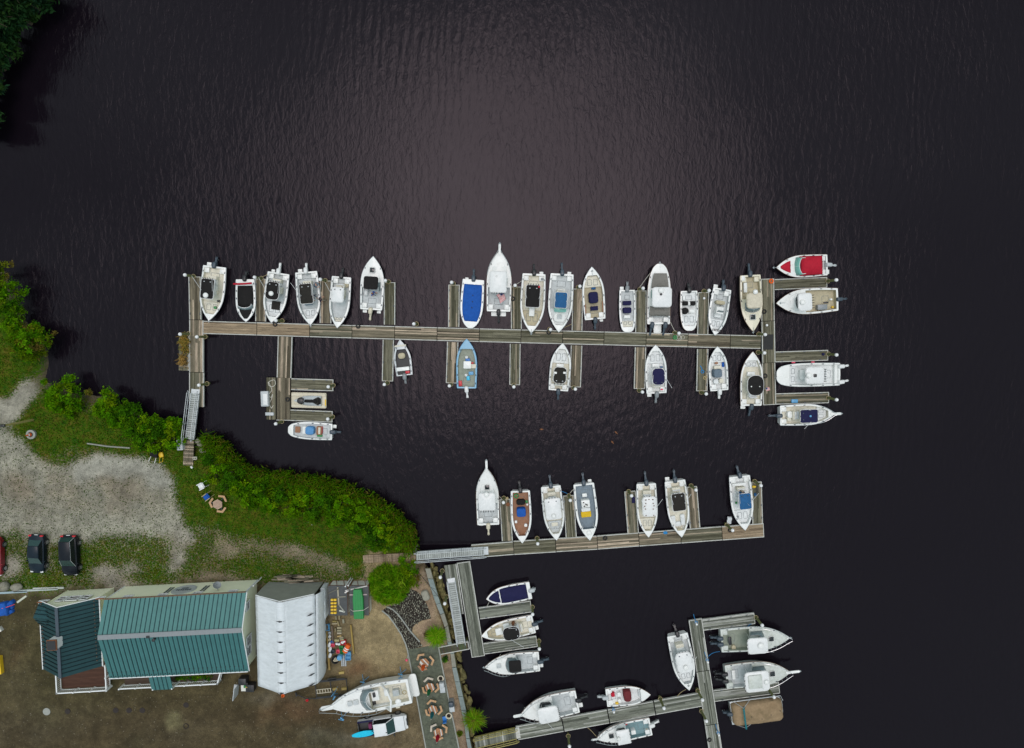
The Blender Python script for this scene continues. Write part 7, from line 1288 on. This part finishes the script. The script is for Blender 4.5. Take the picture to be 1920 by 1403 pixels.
mb.tube(sm_, .035, 5); on('hose', 'pale yellow hose looped along the square float', 'hose', 503, 726, mb, 'rope_white')
p = W(496.5, 748, .9); r = empty('dock_locker', (p.x, p.y, .504), .02, 'silver grey locker with a white lid on the square float', 'locker'); MB().rbox(0, 0, 0, .85, 1.75, .5, .05, .02).build('box', 'paint_ltgray', r, True); MB().rbox(.1, -.05, .5, .5, 1.3, .1, .05, .03).build('lid', 'paint_white', r, True)
on('step_box', 'small pale step box on the brown float deck', 'step box', 506.5, 776, MB().rbox(0, 0, 0, .95, .36, .25, .03, .02), 'paint_ltgray')
on('blue_crate', 'blue grey crate with bottles on the finger pier above the navy topped boat', 'crate', 1489, 752, MB().rbox(0, 0, 0, .72, .4, .2, .04, .02), 'paint_ltblue', .47); on('blue_bin', 'navy mat on the middle dock finger pier', 'mat', 1187.5, 937.5, MB().rbox(0, 0, 0, .38, .75, .06, .04, .02), 'cloth_navy', .47)
on('clay_pot', 'brown clay pot beside the green windscreen cruiser', 'pot', 952.5, 944.5, MB().lathe([(.16, 0), (.22, .34), (.24, .36), (.19, .36), (.17, .3), (.02, .3)], 14), 'cloth_brown', .47); on('clay_pot', 'small yellow pot at the tip of the finger pier by the cruiser', 'pot', 951, 933.5, MB().lathe([(.11, 0), (.16, .26), (.13, .26), (.02, .2)], 14), 'rope_tan', .47)
on('dock_steps', 'pale metal dock steps floating beside the brown dock section', 'steps', 1367, 975.5, MB().box(0, 0, 0, .5, .85, .08).box(0, .2, .08, .5, .3, .14), 'aluminium', .3, -.05, None, False)
on('blue_net', 'blue net dropped on the middle dock edge', 'net', 1247.5, 999, MB().ball((0, 0, .04), .28, .2, .06, 10, 5, j=.15), 'rope_blue'); on('blue_rope', 'blue rope heap on the pier by the grey covered console', 'rope', 1317, 697, MB().torus((0, 0, .04), .16, .05, 14, 5).tube([(0, .1, .04), (-.15, .5, .04), (-.3, .7, .04)], .05, 5), 'rope_blue', .47); on('tan_rope', 'tan rope heap below the blue rope heap', 'rope', 1321.5, 708.5, MB().torus((0, 0, .04), .17, .05, 14, 5).torus((.1, .1, .08), .12, .05, 12, 5), 'rope_tan', .47)
on('yellow_float', 'yellow float on the easternmost middle pier', 'float', 1413, 912.5, MB().ball((0, 0, .12), .26, .16, .14, 10, 6), 'paint_yellow', .47); on('blue_bag', 'blue bag on the easternmost middle pier', 'bag', 1415.5, 927, MB().rbox(0, 0, 0, .3, .36, .25, .1, .08), 'cloth_midblue', .47); on('blue_bag', 'blue folded cloth at the tip of the eastern finger pier', 'cloth', 1543, 664.5, MB().rbox(0, 0, 0, .3, .28, .16, .06, .05), 'cloth_navy', .47)
on('hand_truck', 'dark rod bundle leaning on the easternmost middle pier', 'rods', 1417, 918, MB().tube([(-.2, .5, .1), (.25, -.6, .3)], .025).tube([(0, .5, .1), (.35, -.5, .3)], .025).tube([(.2, .4, .1), (-.1, -.6, .3)], .025), 'paint_black', .47)
for k, (px, py) in enumerate(((1307, 1171.8), (1328, 1243), (1348.7, 1380), (1151.5, 1337))):
    p = W(px, py, 1.4); r = empty('power_pedestal', (p.x, p.y, .504), 0, 'white dock power post with a blue hose, ' + ('at the north end of the cross walkway', 'between the two twin engine boats', 'on the southernmost walkway', 'beside the dark red console boat')[k], 'power post', 'white power posts on the docks'); MB().rbox(0, 0, 0, .2, .2, .85, .05, .03).build('post', 'pile_cap', r, True); MB().torus((0, .12, .5), .14, .04, 14, 5).tube([(0, .2, .4), (-.1, .5, .03), (-.2, .9, .03)], .035, 5).build('hose', 'rope_blue', r)
for lb, px, py, m_, sx, sy in [('bright blue crate ahead of the console of the blue hulled boat', 877.2, 675.2, 'paint_blue', .5, .36), ('pale blue crate on the deck of the blue hulled boat', 883.4, 699.8, 'paint_ltblue', .55, .38), ('cyan crate standing near the outboard of the blue hulled boat', 878, 709, 'paint_cyan', .36, .5), ('red wire crate in the stern of the blue hulled boat', 863.5, 718.8, 'paint_red', .38, .62), ('small red box beside the console of the blue hulled boat', 885.5, 680.8, 'paint_red', .3, .22)]: on('crate', lb, 'crate', px, py, MB().rbox(0, 0, 0, sx, sy, .3, .05, .03), m_, .40, .08)
for k, (px, py) in enumerate(((874.3, 703.2), (875.2, 669.8))): on('bucket', ('white bucket between the crates of the blue hulled boat', 'white bucket ahead of the bright blue crate')[k], 'bucket', px, py, MB().lathe([(.13, 0), (.16, .34), (.13, .34), (.02, .15)], 14), 'paint_white', .40)
for k, (px, py) in enumerate(((1334.5, 552), (1437, 610), (1319.5, 559.5))): on('mooring_ball', ('white fender ball hanging at the piling of the pink floored boat', 'white fender ball beside the cream hulled bow', 'white fender ball on the pier west of the pink floored boat')[k], 'fender', px, py, MB().ball((0, 0, .15), .15, .15, .15, 12, 8), 'pile_cap', .47)
for lb, px, py in (('pink fender hanging above the catamaran, western', 1487.5, 680), ('pink fender hanging above the catamaran, eastern', 1524, 679.3)): on('boat_fender', lb, 'fender', px, py, MB().ball((0, 0, 0), .24, .11, .12, 12, 8), 'cloth_pink', .45)
def line(lb, a, za, b, zb, m_='rope_white', sag=.15, r_=.028):
    A, B_ = W(*a, za), W(*b, zb); pts = [A.lerp(B_, i / 8) - Vector((0, 0, sag * math.sin(math.pi * i / 8))) for i in range(9)]; o = MB().tube([p - A for p in pts], r_, 5).build('mooring_line', m_, None, True); o.location = A; tag(o, lb, 'rope', 'mooring lines')
line('white line from the cruiser foredeck to the piling on its west', (1219.5, 512), 1.2, (1199.5, 539), .9); line('white line from the cruiser stern to the piling by the green hose', (1257, 604), 1.0, (1266, 622), .9); line('line from the stern of the long black topped boat to the flag side piling', (978, 527), .9, (968, 533.5), 1.0)
line('tan line from the blue topped bow to the pier east of it', (1058.5, 614), 1.0, (1072, 608), .5, 'rope_tan'); line('line from the white octagon boat stern to the piling', (501, 514.5), .9, (492, 519), 1.0, 'rope_tan'); line('blue line from the slab topped boat to the next piling', (1053, 921.5), .9, (1064, 926), .9, 'rope_blue'); line('white line from the yellow bench boat to the piling', (1077, 916.5), .9, (1069, 925), .9); line('white line from the cruiser quarter to the piling beside it', (934.5, 930), 1.0, (941, 936.5), .9)
line('pink line from the small wheelhouse boat bow to the walkway', (1118, 1381), 1.2, (1101.5, 1364.5), .5, 'rope_tan'); line('tan line from the rounded white top boat bow to the walkway', (1286, 1293), 1.2, (1269.5, 1306), .5, 'rope_tan'); line('blue line from the white dome boat stern to the walkway post', (1350, 1222), .95, (1328, 1231), .6, 'rope_blue', .3); line('dark line from the hedge to the sea wall', (781, 1069), G + .05, (824, 1121), G + .15, 'rubber', 0)
line('blue line from the white dome boat to the northern finger pier', (1402, 1176), 1.1, (1409, 1170), .5, 'rope_blue'); line('line from the nearest yard boat bow to the finger pier', (934, 1237), 1.1, (939, 1227), .5); line('line from the oval topped boat to the dock corner', (906, 1188), 1.2, (904, 1196), .5, 'rope_tan'); line('line from the navy covered boat to the finger pier', (917, 1130), 1.0, (913, 1138), .5)
for px, py in ((1015, 805), (1148, 829), (1155, 811)): on('duck', 'small brown duck swimming in the middle basin', 'duck', px, py, MB().ball((0, 0, .05), .1, .2, .1, 10, 6).ball((0, .18, .16), .055, .07, .055, 8, 6), 'cloth_brown', 0, RD.uniform(0, 6), 'ducks on the water')
# ------------------------------------------------------------------ plants
def leaves(cen, n_per, spread, size, cols, up=.55, flat=1.0, long_=1.0, seed=0):
    """Leaf quads around clump centres (k,3); returns vertices (n,4,3) and colours."""
    r = np.random.default_rng(seed); cen = np.asarray(cen); k = len(cen); n = k * n_per
    c = np.repeat(cen, n_per, 0) + r.normal(0, 1, (n, 3)) * np.array([spread, spread, spread * .55])
    nr = r.normal(0, 1, (n, 3)); nr[:, 2] = np.abs(nr[:, 2]) + up; nr /= np.linalg.norm(nr, axis=1)[:, None]
    a = np.cross(nr, r.normal(0, 1, (n, 3))); a /= np.linalg.norm(a, axis=1)[:, None]; b = np.cross(nr, a)
    s = size * r.uniform(.6, 1.35, (n, 1)); V = np.stack([c - a * s * long_, c + b * s * .5, c + a * s * long_, c - b * s * .5], 1)
    ci = np.repeat(r.integers(0, len(cols), k), n_per); cc = np.asarray(cols)[ci] * np.repeat(r.uniform(.7, 1.3, (k, 1)), n_per, 0) * r.uniform(.75, 1.25, (n, 1))
    return V, cc
LG = [(.050, .152, .001), (.068, .175, .002), (.032, .108, .001), (.090, .165, .002), (.055, .132, .001)]
LK = [(.030, .100, .002), (.042, .125, .002), (.022, .075, .002), (.058, .130, .002)]
LY = [(.105, .172, .002), (.090, .150, .002), (.072, .162, .001)]
LO = [(.070, .115, .003), (.092, .108, .006), (.056, .110, .002), (.120, .095, .018)]
LD = [(.012, .040, .012), (.018, .050, .014), (.010, .032, .014), (.022, .056, .012)]
def shrub(px, py, rpx, label, group, h=2.2, cols=None, name='shrub', n=46, seed=None, size=.16):
    cols = cols or RD.choice((LG, LG, LK, LG + LY)); h *= RD.uniform(.8, 1.2)
    r_ = max(.22, rpx * mscale(G + h * .6) - .32); p = W(px, py, G + h * .55); sd = seed or RD.randrange(10 ** 6); q = np.random.default_rng(sd)
    root = empty(name, (p.x, p.y, G - .2), 0, label, 'shrub' if name == 'shrub' else 'tree', group)
    kz = min(1, .35 + r_ * .6); m_ = int(n * max(.35, (r_ / 1.3) ** 2)); th = q.uniform(0, 2 * np.pi, m_); u = q.uniform(0, 1, m_) ** .5; lob = 1 + .18 * np.sin(3 * th + sd) + .12 * np.sin(5 * th + 2 * sd)
    hz = h * (1 - (u * .95) ** 2.2) * q.uniform(.40, 1.12, m_) + .25; cen = np.stack([r_ * u * lob * np.cos(th), r_ * u * lob * np.sin(th), hz + .1], 1)
    V, cc = leaves(cen, 36, .19 * kz, size * kz * .9, cols, seed=sd); link('crown', quads_mesh('crown', V, cc, 'leaf'), root)
    mb = MB()
    for k in range(4): a = 6.28 * k / 4 + sd; mb.tube([(.08 * math.cos(a), .08 * math.sin(a), 0), (.35 * r_ * math.cos(a), .35 * r_ * math.sin(a), h * .45), (.55 * r_ * math.cos(a + .3), .55 * r_ * math.sin(a + .3), h * .75)], .06, 6, r2=.02)
    mb.build('trunk', 'bark', root, True); return root
for px, py, rp in [(200, 757, 27), (187, 770, 18), (216, 783, 27), (238, 772, 24), (252, 800, 26), (276, 795, 24), (266, 825, 23), (299, 806, 25), (293, 832, 22), (322, 799, 22), (323, 828, 22), (240, 806, 18)]: shrub(px, py, rp, 'leafy green shrub in the dense bank west of the western gangway', 'shrubs west of the gangway')
shrub(113, 747, 38, 'round broad shrub alone at the head of the boat ramp', None, 2.6); shrub(48, 640, 40, 'broad shrub on the left shore leaning over the water', None, 3.2, LG + LO); shrub(22, 612, 24, 'small shrub at the left edge above the broad one', None, 2.2)
shrub(6, 545, 26, 'upper shrub at the left picture edge', None, 3.0); shrub(18, 582, 24, 'middle shrub at the left picture edge by pale stones', None, 2.4); shrub(-8, 510, 24, 'highest shrub at the left picture edge, half cut off', None, 3.0, LO); shrub(84, 716, 9, 'tiny shrub at the tip of the boat ramp', None, .8); shrub(165, 736, 10, 'tiny yellow shrub between two shore rocks', None, .8, LO)
for px, py, rp in [(392, 862, 20), (412, 876, 22), (400, 893, 20), (432, 893, 24), (422, 912, 18), (450, 916, 25), (470, 936, 23), (490, 918, 23), (505, 944, 24), (530, 928, 25), (545, 955, 22), (565, 934, 25), (585, 960, 24), (605, 940, 25), (625, 970, 24), (645, 950, 25), (665, 985, 24), (682, 962, 24), (697, 1003, 25), (716, 988, 25), (706, 1020, 20), (735, 1008, 23), (726, 1026, 14), (747, 1022, 15)]: shrub(px, py, rp, 'leafy green shrub in the long bank between the gangways', 'shrubs between the two gangways', 2.9)
shrub(763, 1067, 22, 'round green shrub just below the brown boardwalk', None, 1.6); shrub(777, 1091, 19, 'airy yellowish shrub beside the pale boulder', None, 1.1, LO, n=30); shrub(834.5, 1237, 9, 'small dark green shrub below the dark timber landing', None, .9, LD + LG); shrub(800, 1189.5, 7, 'low brown shrub on the gravel', None, .6, [(.10, .06, .02), (.08, .07, .02)]); shrub(862, 1376, 5, 'tiny tuft on the gravel by the wooden gangway', None, .4, LO)
def blades(P, label=None, cat=None, name='reeds', n=2000, ln=1.3, wd=.07, lean=.5, cols=LO, kind=None, seed=1, root=None, group=None, radial=None, part=None):
    r = np.random.default_rng(seed); base = np.asarray(P); k = r.integers(0, len(base), n); b = base[k] + np.concatenate([r.normal(0, .22, (n, 2)) if radial is None else r.normal(0, radial * .16, (n, 2)), np.zeros((n, 1))], 1)
    a = r.uniform(0, 2 * np.pi, n); L_ = ln * r.uniform(.6, 1.15, n); le = lean * r.uniform(.3, 1.3, n); d = np.stack([np.cos(a), np.sin(a), np.zeros(n)], 1); s = np.stack([-np.sin(a), np.cos(a), np.zeros(n)], 1) * wd / 2
    m = b + d * (L_ * le * .45)[:, None] + np.stack([np.zeros(n), np.zeros(n), L_ * .75], 1); t = b + d * (L_ * le * (1.3 if radial else 1.0))[:, None] + np.stack([np.zeros(n), np.zeros(n), L_ * (.85 if radial else 1.0)], 1)
    V = np.concatenate([np.stack([b - s, b + s, m + s, m - s], 1), np.stack([m - s, m + s, t + s * .25, t - s * .25], 1)]); c = np.asarray(cols)[r.integers(0, len(cols), n)] * r.uniform(.7, 1.35, (n, 1)); c = np.concatenate([c, c])
    o = link(part or name, quads_mesh(name, V, c, 'leaf'), root); return tag(o, label, cat, group, kind) if root is None else o
def strip(poly_, w_, n, z):
    out_ = []; P = [W(x, y, z) for x, y in poly_]
    for k in range(n): i = RD.randrange(len(P) - 1); q = P[i].lerp(P[i + 1], RD.random()); out_.append((q.x + RD.uniform(-w_, w_), q.y + RD.uniform(-w_, w_), z - .3))
    return out_
blades(strip([(392, 826), (412, 836), (430, 858), (452, 880), (478, 892), (520, 896), (560, 902), (600, 906), (640, 916), (690, 938), (722, 957), (748, 980), (766, 1004), (772, 1026)], .75, 900, .6), 'yellow green reeds fringing the bank between the gangways', 'reeds', n=8000, ln=1.7, kind='stuff', lean=.4, cols=LO + LG, wd=.09)
blades(strip([(415, 850), (445, 885), (500, 905), (560, 912), (640, 930), (700, 955), (745, 990), (760, 1015)], .7, 500, .9), 'taller green reeds behind the yellow fringe', 'reeds', n=2600, ln=1.8, kind='stuff', lean=.4, cols=LG + LO, seed=4, wd=.09)
def tuft(px, py, rpx, label, ln, n, cols, seed, cat='ornamental grass', group=None, z=G, wd=.06):
    p = W(px, py, z + ln * .4); r = empty('grass_clump', (p.x, p.y, z - .05), 0, label, cat, group); blades([(0, 0, 0)], name='blades', n=n, ln=ln, wd=wd, lean=.85, cols=cols, seed=seed, root=r, radial=rpx * .062)
    MB().ball((0, 0, .05), .25, .25, .15, 8, 5, j=.2).build('root_ball', 'bark', r, True)
BG = [(.075, .205, .002), (.105, .225, .004), (.055, .160, .002), (.140, .230, .010)]
tuft(818, 1191, 14, 'spiky bright green grass clump on the gravel', 1.0, 1300, BG, 5); tuft(889, 1347, 14, 'spiky green grass clump hanging over the sea wall', 1.1, 1300, BG + LO, 6)
p = W(727, 1101, G + 1.4); r_ = 2.05; q = np.random.default_rng(8); root = empty('grass_clump', (p.x, p.y, G - .05), 0, 'huge bright green clump of spiky ornamental grass', 'ornamental grass'); th = q.uniform(0, 6.283, 260); u = q.uniform(0, 1, 260) ** .5
Vb, cc = leaves(np.stack([r_ * u * np.cos(th), r_ * u * np.sin(th), 2.3 * (1 - u ** 2.4) * q.uniform(.6, 1.1, 260) + .3], 1), 32, .17, .40, BG, up=.1, long_=1.25, seed=8); Vb[:, 1] = Vb[:, 1] * .25 + Vb[:, 3] * .75; d_ = np.stack([np.cos(np.repeat(th, 32)), np.sin(np.repeat(th, 32)), 0 * np.repeat(th, 32)], 1) * (.16 * np.repeat(u, 32))[:, None]; Vb[:, 2] += d_; link('blades', quads_mesh('blades', Vb, cc, 'leaf'), root); MB().ball((0, 0, .1), .5, .5, .3, 10, 5, j=.2).build('root_ball', 'bark', root, True)
blades([(W(346, 642, .5).x + RD.gauss(0, .2), W(346, 642, .5).y + RD.gauss(0, .42), .38) for i in range(60)], 'heap of dry brown plants on the side platform', 'dry plants', 'dry_plants', 420, .42, .07, .9, [(.26, .16, .03), (.20, .13, .03), (.15, .14, .03)], 'stuff', 9); blades([(W(343.5, 674, .5).x + RD.gauss(0, .25), W(343.5, 674, .5).y + RD.gauss(0, .3), .38) for i in range(30)], 'sparse dry plants at the south end of the side platform', 'dry plants', 'dry_plants', 160, .4, .06, .9, [(.28, .17, .05)], 'stuff', 10)
# dark trees in the top left corner
def tree(px, py, z, rm, label, seed):
    p = W(px, py, z); root = empty('tree', (p.x, p.y, .6), 0, label, 'tree', 'dark trees in the top left corner'); q = np.random.default_rng(seed); H_ = z + 1.5; cs = []
    for k in range(60):
        t = q.uniform(0, 1); a = q.uniform(0, 6.28); rr = rm * (1 - t) ** .7 * q.uniform(.35, 1.05); cs.append((rr * np.cos(a), rr * np.sin(a), H_ * (.28 + .72 * t) - .25 * rr))
    V, cc = leaves(cs, 90, .34, .21, LD, up=.3, long_=1.5, seed=seed); link('crown', quads_mesh('crown', V, cc, 'leaf'), root)
    MB().tube([(0, 0, -.5), (.1, 0, H_ * .5), (0, 0, H_ * .95)], .2, 8, r2=.03).build('trunk', 'bark', root, True)
    mb = MB()
    for k in range(7): a = q.uniform(0, 6.28); h_ = H_ * q.uniform(.3, .7); mb.tube([(0, 0, h_), (rm * .6 * math.cos(a), rm * .6 * math.sin(a), h_ + .4), (rm * 1.08 * math.cos(a), rm * 1.08 * math.sin(a), h_ + .2)], .06, 5, r2=.012)
    mb.build('limb', 'bark', root, True)
for k, (px, py, z, rm) in enumerate([(-22, -8, 5.5, 2.1), (4, 10, 4.5, 1.5), (-22, 42, 4.5, 1.6), (-50, 20, 6, 2.6), (24, -16, 4.2, 1.5), (-18, 84, 3.6, 1.4), (-36, 108, 3.6, 1.4), (-70, 80, 5.5, 2.4), (-38, 140, 3, 1.1), (50, -40, 4.5, 1.8), (-70, 150, 5, 2.2), (-48, 215, 3.5, 1.5)]):
    tree(px, py, z, rm, 'dark spruce-like tree in the top left corner ' + ('at the very corner', 'leaning furthest out over the water', 'with its side branches over the shore', 'beyond the left edge', 'along the top edge', 'lowest on the shore but one', 'partly cut off by the left edge', 'mostly out of view', 'lowest and smallest at the left edge', 'beyond the top edge', 'out past the left edge', 'last one down the left edge')[k], 40 + k)
r = np.random.default_rng(77); sel = np.argwhere((GRS < .4) & ins & (U > -30) & (U < 880) & (V > 790) & (V < 1403) & (GZ > 1.0)); pick = sel[r.integers(0, len(sel), 4200)]; k_ = len(pick)
Pw = np.stack([GX[pick[:, 0], pick[:, 1]] + r.uniform(-.11, .11, k_), GY[pick[:, 0], pick[:, 1]] + r.uniform(-.11, .11, k_), GZ[pick[:, 0], pick[:, 1]] + .025], 1)
Vs, cs_ = leaves(Pw, 1, .01, .055, [(.22, .20, .16), (.16, .14, .10), (.05, .04, .03), (.27, .25, .20), (.10, .07, .04)], up=3, seed=6); tag(link('gravel', quads_mesh('gravel', Vs, cs_, 'leaf')), 'loose stones and leaf scraps scattered over the lot and yard', 'gravel', None, 'stuff')
# weeds and grass blades on the lawn and the lot's rim
sel = np.argwhere((GRS > .5) & ins & (U > -30) & (U < 790) & (V > 480) & (V < 1100) & (GZ > .55)); r = np.random.default_rng(3); pick = sel[r.integers(0, len(sel), 26000)]
Pw = np.stack([GX[pick[:, 0], pick[:, 1]] + r.uniform(-.12, .12, len(pick)), GY[pick[:, 0], pick[:, 1]] + r.uniform(-.12, .12, len(pick)), GZ[pick[:, 0], pick[:, 1]] - .03], 1)
blades(Pw, 'short rough grass and weeds of the lawn and lot rim', 'grass', 'grass', 26000, .20, .07, .9, [(.030, .088, .002), (.052, .105, .003), (.095, .110, .008), (.022, .068, .002), (.12, .10, .02)], 'stuff', 12)
sel = np.argwhere((GRS > .12) & (GRS < .62) & ins & (U > -30) & (U < 700) & (V > 790) & (V < 1100)); pick = sel[r.integers(0, len(sel), 5200)]
Pw = np.stack([GX[pick[:, 0], pick[:, 1]], GY[pick[:, 0], pick[:, 1]], GZ[pick[:, 0], pick[:, 1]] - .03], 1); blades(Pw, 'scattered low weeds in the gravel lot', 'weeds', 'weeds', 5200, .12, .08, 1.1, [(.035, .075, .008), (.06, .08, .015)], 'stuff', 13)
V, cc = leaves([(W(x + RD.gauss(0, 5), y + RD.gauss(0, 2.5), G + .3).x, W(x, y + RD.gauss(0, 2.5), G + .3).y, G + .25) for x, y in ((585, 978), (631, 977), (626, 974), (513, 956), (634, 972)) for k in range(4)], 3, .12, .05, [(.6, .62, .6)], seed=2)
tag(link('flowers', quads_mesh('flowers', V, cc, 'leaf')), 'small white flowers along the foot of the shrub bank', 'flowers', None, 'stuff')
for k in range(9):
    px = 333 + k * 7.6; p = W(px, 1272 - .2 * k, G + 1.0); q = np.random.default_rng(k); root = empty('potted_plant', (p.x, p.y, 1.76), 0, 'small potted plant in the row on the building porch', 'potted plant', 'plants along the porch'); MB().lathe([(.12, 0), (.17, .28), (.02, .28)], 10).build('pot', 'cloth_brown', root, True)
    V, cc = leaves(q.normal(0, .13, (8, 3)) + np.array([0, 0, .5]), 14, .09, .08, LD + LG, seed=k); link('foliage', quads_mesh('foliage', V, cc, 'leaf'), root)
# ------------------------------------------------------------------ people
def person(label, px, py, zf, face, pose, shirt, pants, hair='hair_dark', hat=None):
    """One continuous skinned body: joints in metres, x right, y forward; pose moves joints by name."""
    J = dict(pelvis=(0, 0, .95), belly=(0, .01, 1.1), chest=(0, .0, 1.32), neck=(0, .0, 1.5), chin=(0, .03, 1.6), head=(0, .03, 1.72))
    for s, n_ in ((1, 'R'), (-1, 'L')): J.update({'hip' + n_: (s * .10, 0, .92), 'knee' + n_: (s * .12, .03, .5), 'ankle' + n_: (s * .12, 0, .08), 'toe' + n_: (s * .13, .17, .04), 'sh' + n_: (s * .19, 0, 1.43), 'elb' + n_: (s * .25, .0, 1.15), 'wr' + n_: (s * .26, .10, .92), 'palm' + n_: (s * .26, .14, .85)})
    J.update(pose); ks = list(J); RDI = dict(pelvis=.15, belly=.14, chest=.16, neck=.06, chin=.085, head=.10)
    for n_ in 'RL': RDI.update({'hip' + n_: .095, 'knee' + n_: .065, 'ankle' + n_: .045, 'toe' + n_: .04, 'sh' + n_: .075, 'elb' + n_: .048, 'wr' + n_: .033, 'palm' + n_: .038})
    vs = [J[k] for k in ks]; E_ = [('pelvis', 'belly'), ('belly', 'chest'), ('chest', 'neck'), ('neck', 'chin'), ('chin', 'head')]
    for n_ in 'RL': E_ += [('pelvis', 'hip' + n_), ('hip' + n_, 'knee' + n_), ('knee' + n_, 'ankle' + n_), ('ankle' + n_, 'toe' + n_), ('chest', 'sh' + n_), ('sh' + n_, 'elb' + n_), ('elb' + n_, 'wr' + n_), ('wr' + n_, 'palm' + n_)]
    ed = [(ks.index(a), ks.index(b)) for a, b in E_]; rr = [RDI[k] for k in ks]
    for n_ in 'RL':
        w_, p_ = Vector(J['wr' + n_]), Vector(J['palm' + n_]); d = (p_ - w_).normalized(); sd = d.cross(Vector((0, 1, .3))).normalized()
        for i, (o_, ln) in enumerate(((-.03, .07), (-.01, .085), (.012, .08), (.034, .06), (-.05, .05))):
            a = p_ + sd * o_ + d * (.02 if i < 4 else -.02); b = a + d * ln + sd * (o_ * .4); c = b + d * ln * .4 + Vector((0, .015, -.01)); k = len(vs); vs += [tuple(a), tuple(b), tuple(c)]; ed += [(ks.index('palm' + n_), k), (k, k + 1), (k + 1, k + 2)]; rr += [.012, .0095, .008]
    me = bpy.data.meshes.new('body'); me.from_pydata(vs, ed, []); root = empty('person', (W(px, py, zf).x, W(px, py, zf).y, zf), face, label, 'person', 'people in the marina')
    o = link('body', me, root); sk = o.modifiers.new('skin', 'SKIN'); o.modifiers.new('sub', 'SUBSURF').levels = 1; o.modifiers['sub'].render_levels = 1
    for i, v in enumerate(me.skin_vertices[0].data): v.radius = (rr[i], rr[i]); v.use_root = i == 0
    bpy.context.view_layer.update(); dg = bpy.context.evaluated_depsgraph_get(); m2 = bpy.data.meshes.new_from_object(o.evaluated_get(dg)); o.modifiers.clear(); o.data = m2; m2.name = 'body'
    for m_ in ('skin', pants, shirt, 'rubber'): m2.materials.append(MT[m_])
    jb = [(Vector(v), k) for k, v in J.items()]
    for f in m2.polygons:
        k = min(jb, key=lambda t: (t[0] - f.center).length)[1]; f.material_index = 3 if k[:3] in ('toe',) or k[:5] == 'ankle' and f.center.z < J[k][2] + .02 else 1 if k[:4] in ('pelv', 'hipR', 'hipL', 'knee', 'ankl') else 2 if k[:2] in ('be', 'ch', 'sh') and k != 'chin' else 2 if k[:3] == 'elb' else 0
    m2.shade_smooth(); h = Vector(J['head']); c_ = Vector(J['chin']); u = (h - c_).normalized()
    M_ = Matrix.Translation(h) @ u.to_track_quat('Z', 'Y').to_matrix().to_4x4(); MB().ball((0, -.02, .03), .112, .122, .10, 12, 8, M=M_).build('hair', hair, root, True)
    if hat: MB().ball((0, -.01, .05), .12, .13, .085, 12, 8, M=M_).rbox(0, .13, .03, .17, .14, .015, .06, 0, M=M_).build('cap', hat, root, True)
    f_ = MB(); [f_.ball((s * .035, .098, -.035), .012, .01, .009, 6, 4, M=M_) for s in (-1, 1)]; f_.build('eyes', 'paint_black', root); n2 = MB(); n2.ball((0, .108, -.06), .014, .02, .022, 6, 5, M=M_); [n2.ball((s * .105, .0, -.04), .012, .025, .035, 6, 5, M=M_) for s in (-1, 1)]; n2.build('nose_and_ears', 'skin', root, True); MB().ball((0, .092, -.095), .028, .012, .008, 8, 4, M=M_).build('mouth', 'cloth_maroon', root)
bend = dict(belly=(0, .10, 1.08), chest=(0, .26, 1.25), neck=(0, .38, 1.34), chin=(0, .46, 1.38), head=(0, .55, 1.44), shR=(.19, .30, 1.30), shL=(-.19, .30, 1.30), elbR=(.26, .48, 1.08), wrR=(.2, .66, .95), palmR=(.19, .72, .90), elbL=(-.26, .46, 1.05), wrL=(-.2, .62, .88), palmL=(-.19, .68, .82))
reach = dict(elbR=(.32, .2, 1.3), wrR=(.34, .45, 1.32), palmR=(.34, .52, 1.32))
walk = dict(kneeR=(.12, .18, .52), ankleR=(.12, .25, .09), toeR=(.13, .42, .06), kneeL=(-.12, -.06, .5), ankleL=(-.12, -.30, .12), toeL=(-.13, -.16, .04), elbL=(-.26, .08, 1.16), wrL=(-.22, .28, 1.05), palmL=(-.21, .34, 1.02), elbR=(.26, -.1, 1.16), wrR=(.27, -.02, .9), palmR=(.27, .02, .84))
person('person in a grey blue cap reaching over the side of the brown-black topped boat', 593.5, 537, .38, -1.25, {**bend, **reach}, 'cloth_steel', 'denim', hat='cloth_steel')
person('person in a dark and yellow top leaning beside the console', 589.5, 552, .38, -2.6, bend, 'cloth_navy', 'cloth_white')
person('person in a navy top with pale sleeves walking on a finger pier', 606, 562.5, .475, -1.3, walk, 'cloth_navy', 'cloth_khaki')
person('person with brown hair and a blue shirt standing in the bow-out boat', 702.8, 551.5, .38, -1.9, {**walk, 'ankleR': (.12, .06, .08), 'toeR': (.13, .22, .04), 'kneeR': (.12, .05, .5), 'ankleL': (-.12, -.02, .08), 'toeL': (-.13, .15, .04)}, 'cloth_blue', 'denim', 'cloth_brown')
person('person in shorts standing behind the royal blue top', 1386, 917.5, .38, 2.4, {}, 'cloth_khaki', 'cloth_brown')
for o in bpy.data.objects:
    if o.type == 'MESH' and o.parent is None and 'kind' not in o and 'category' not in o: print('UNTAGGED', o.name)
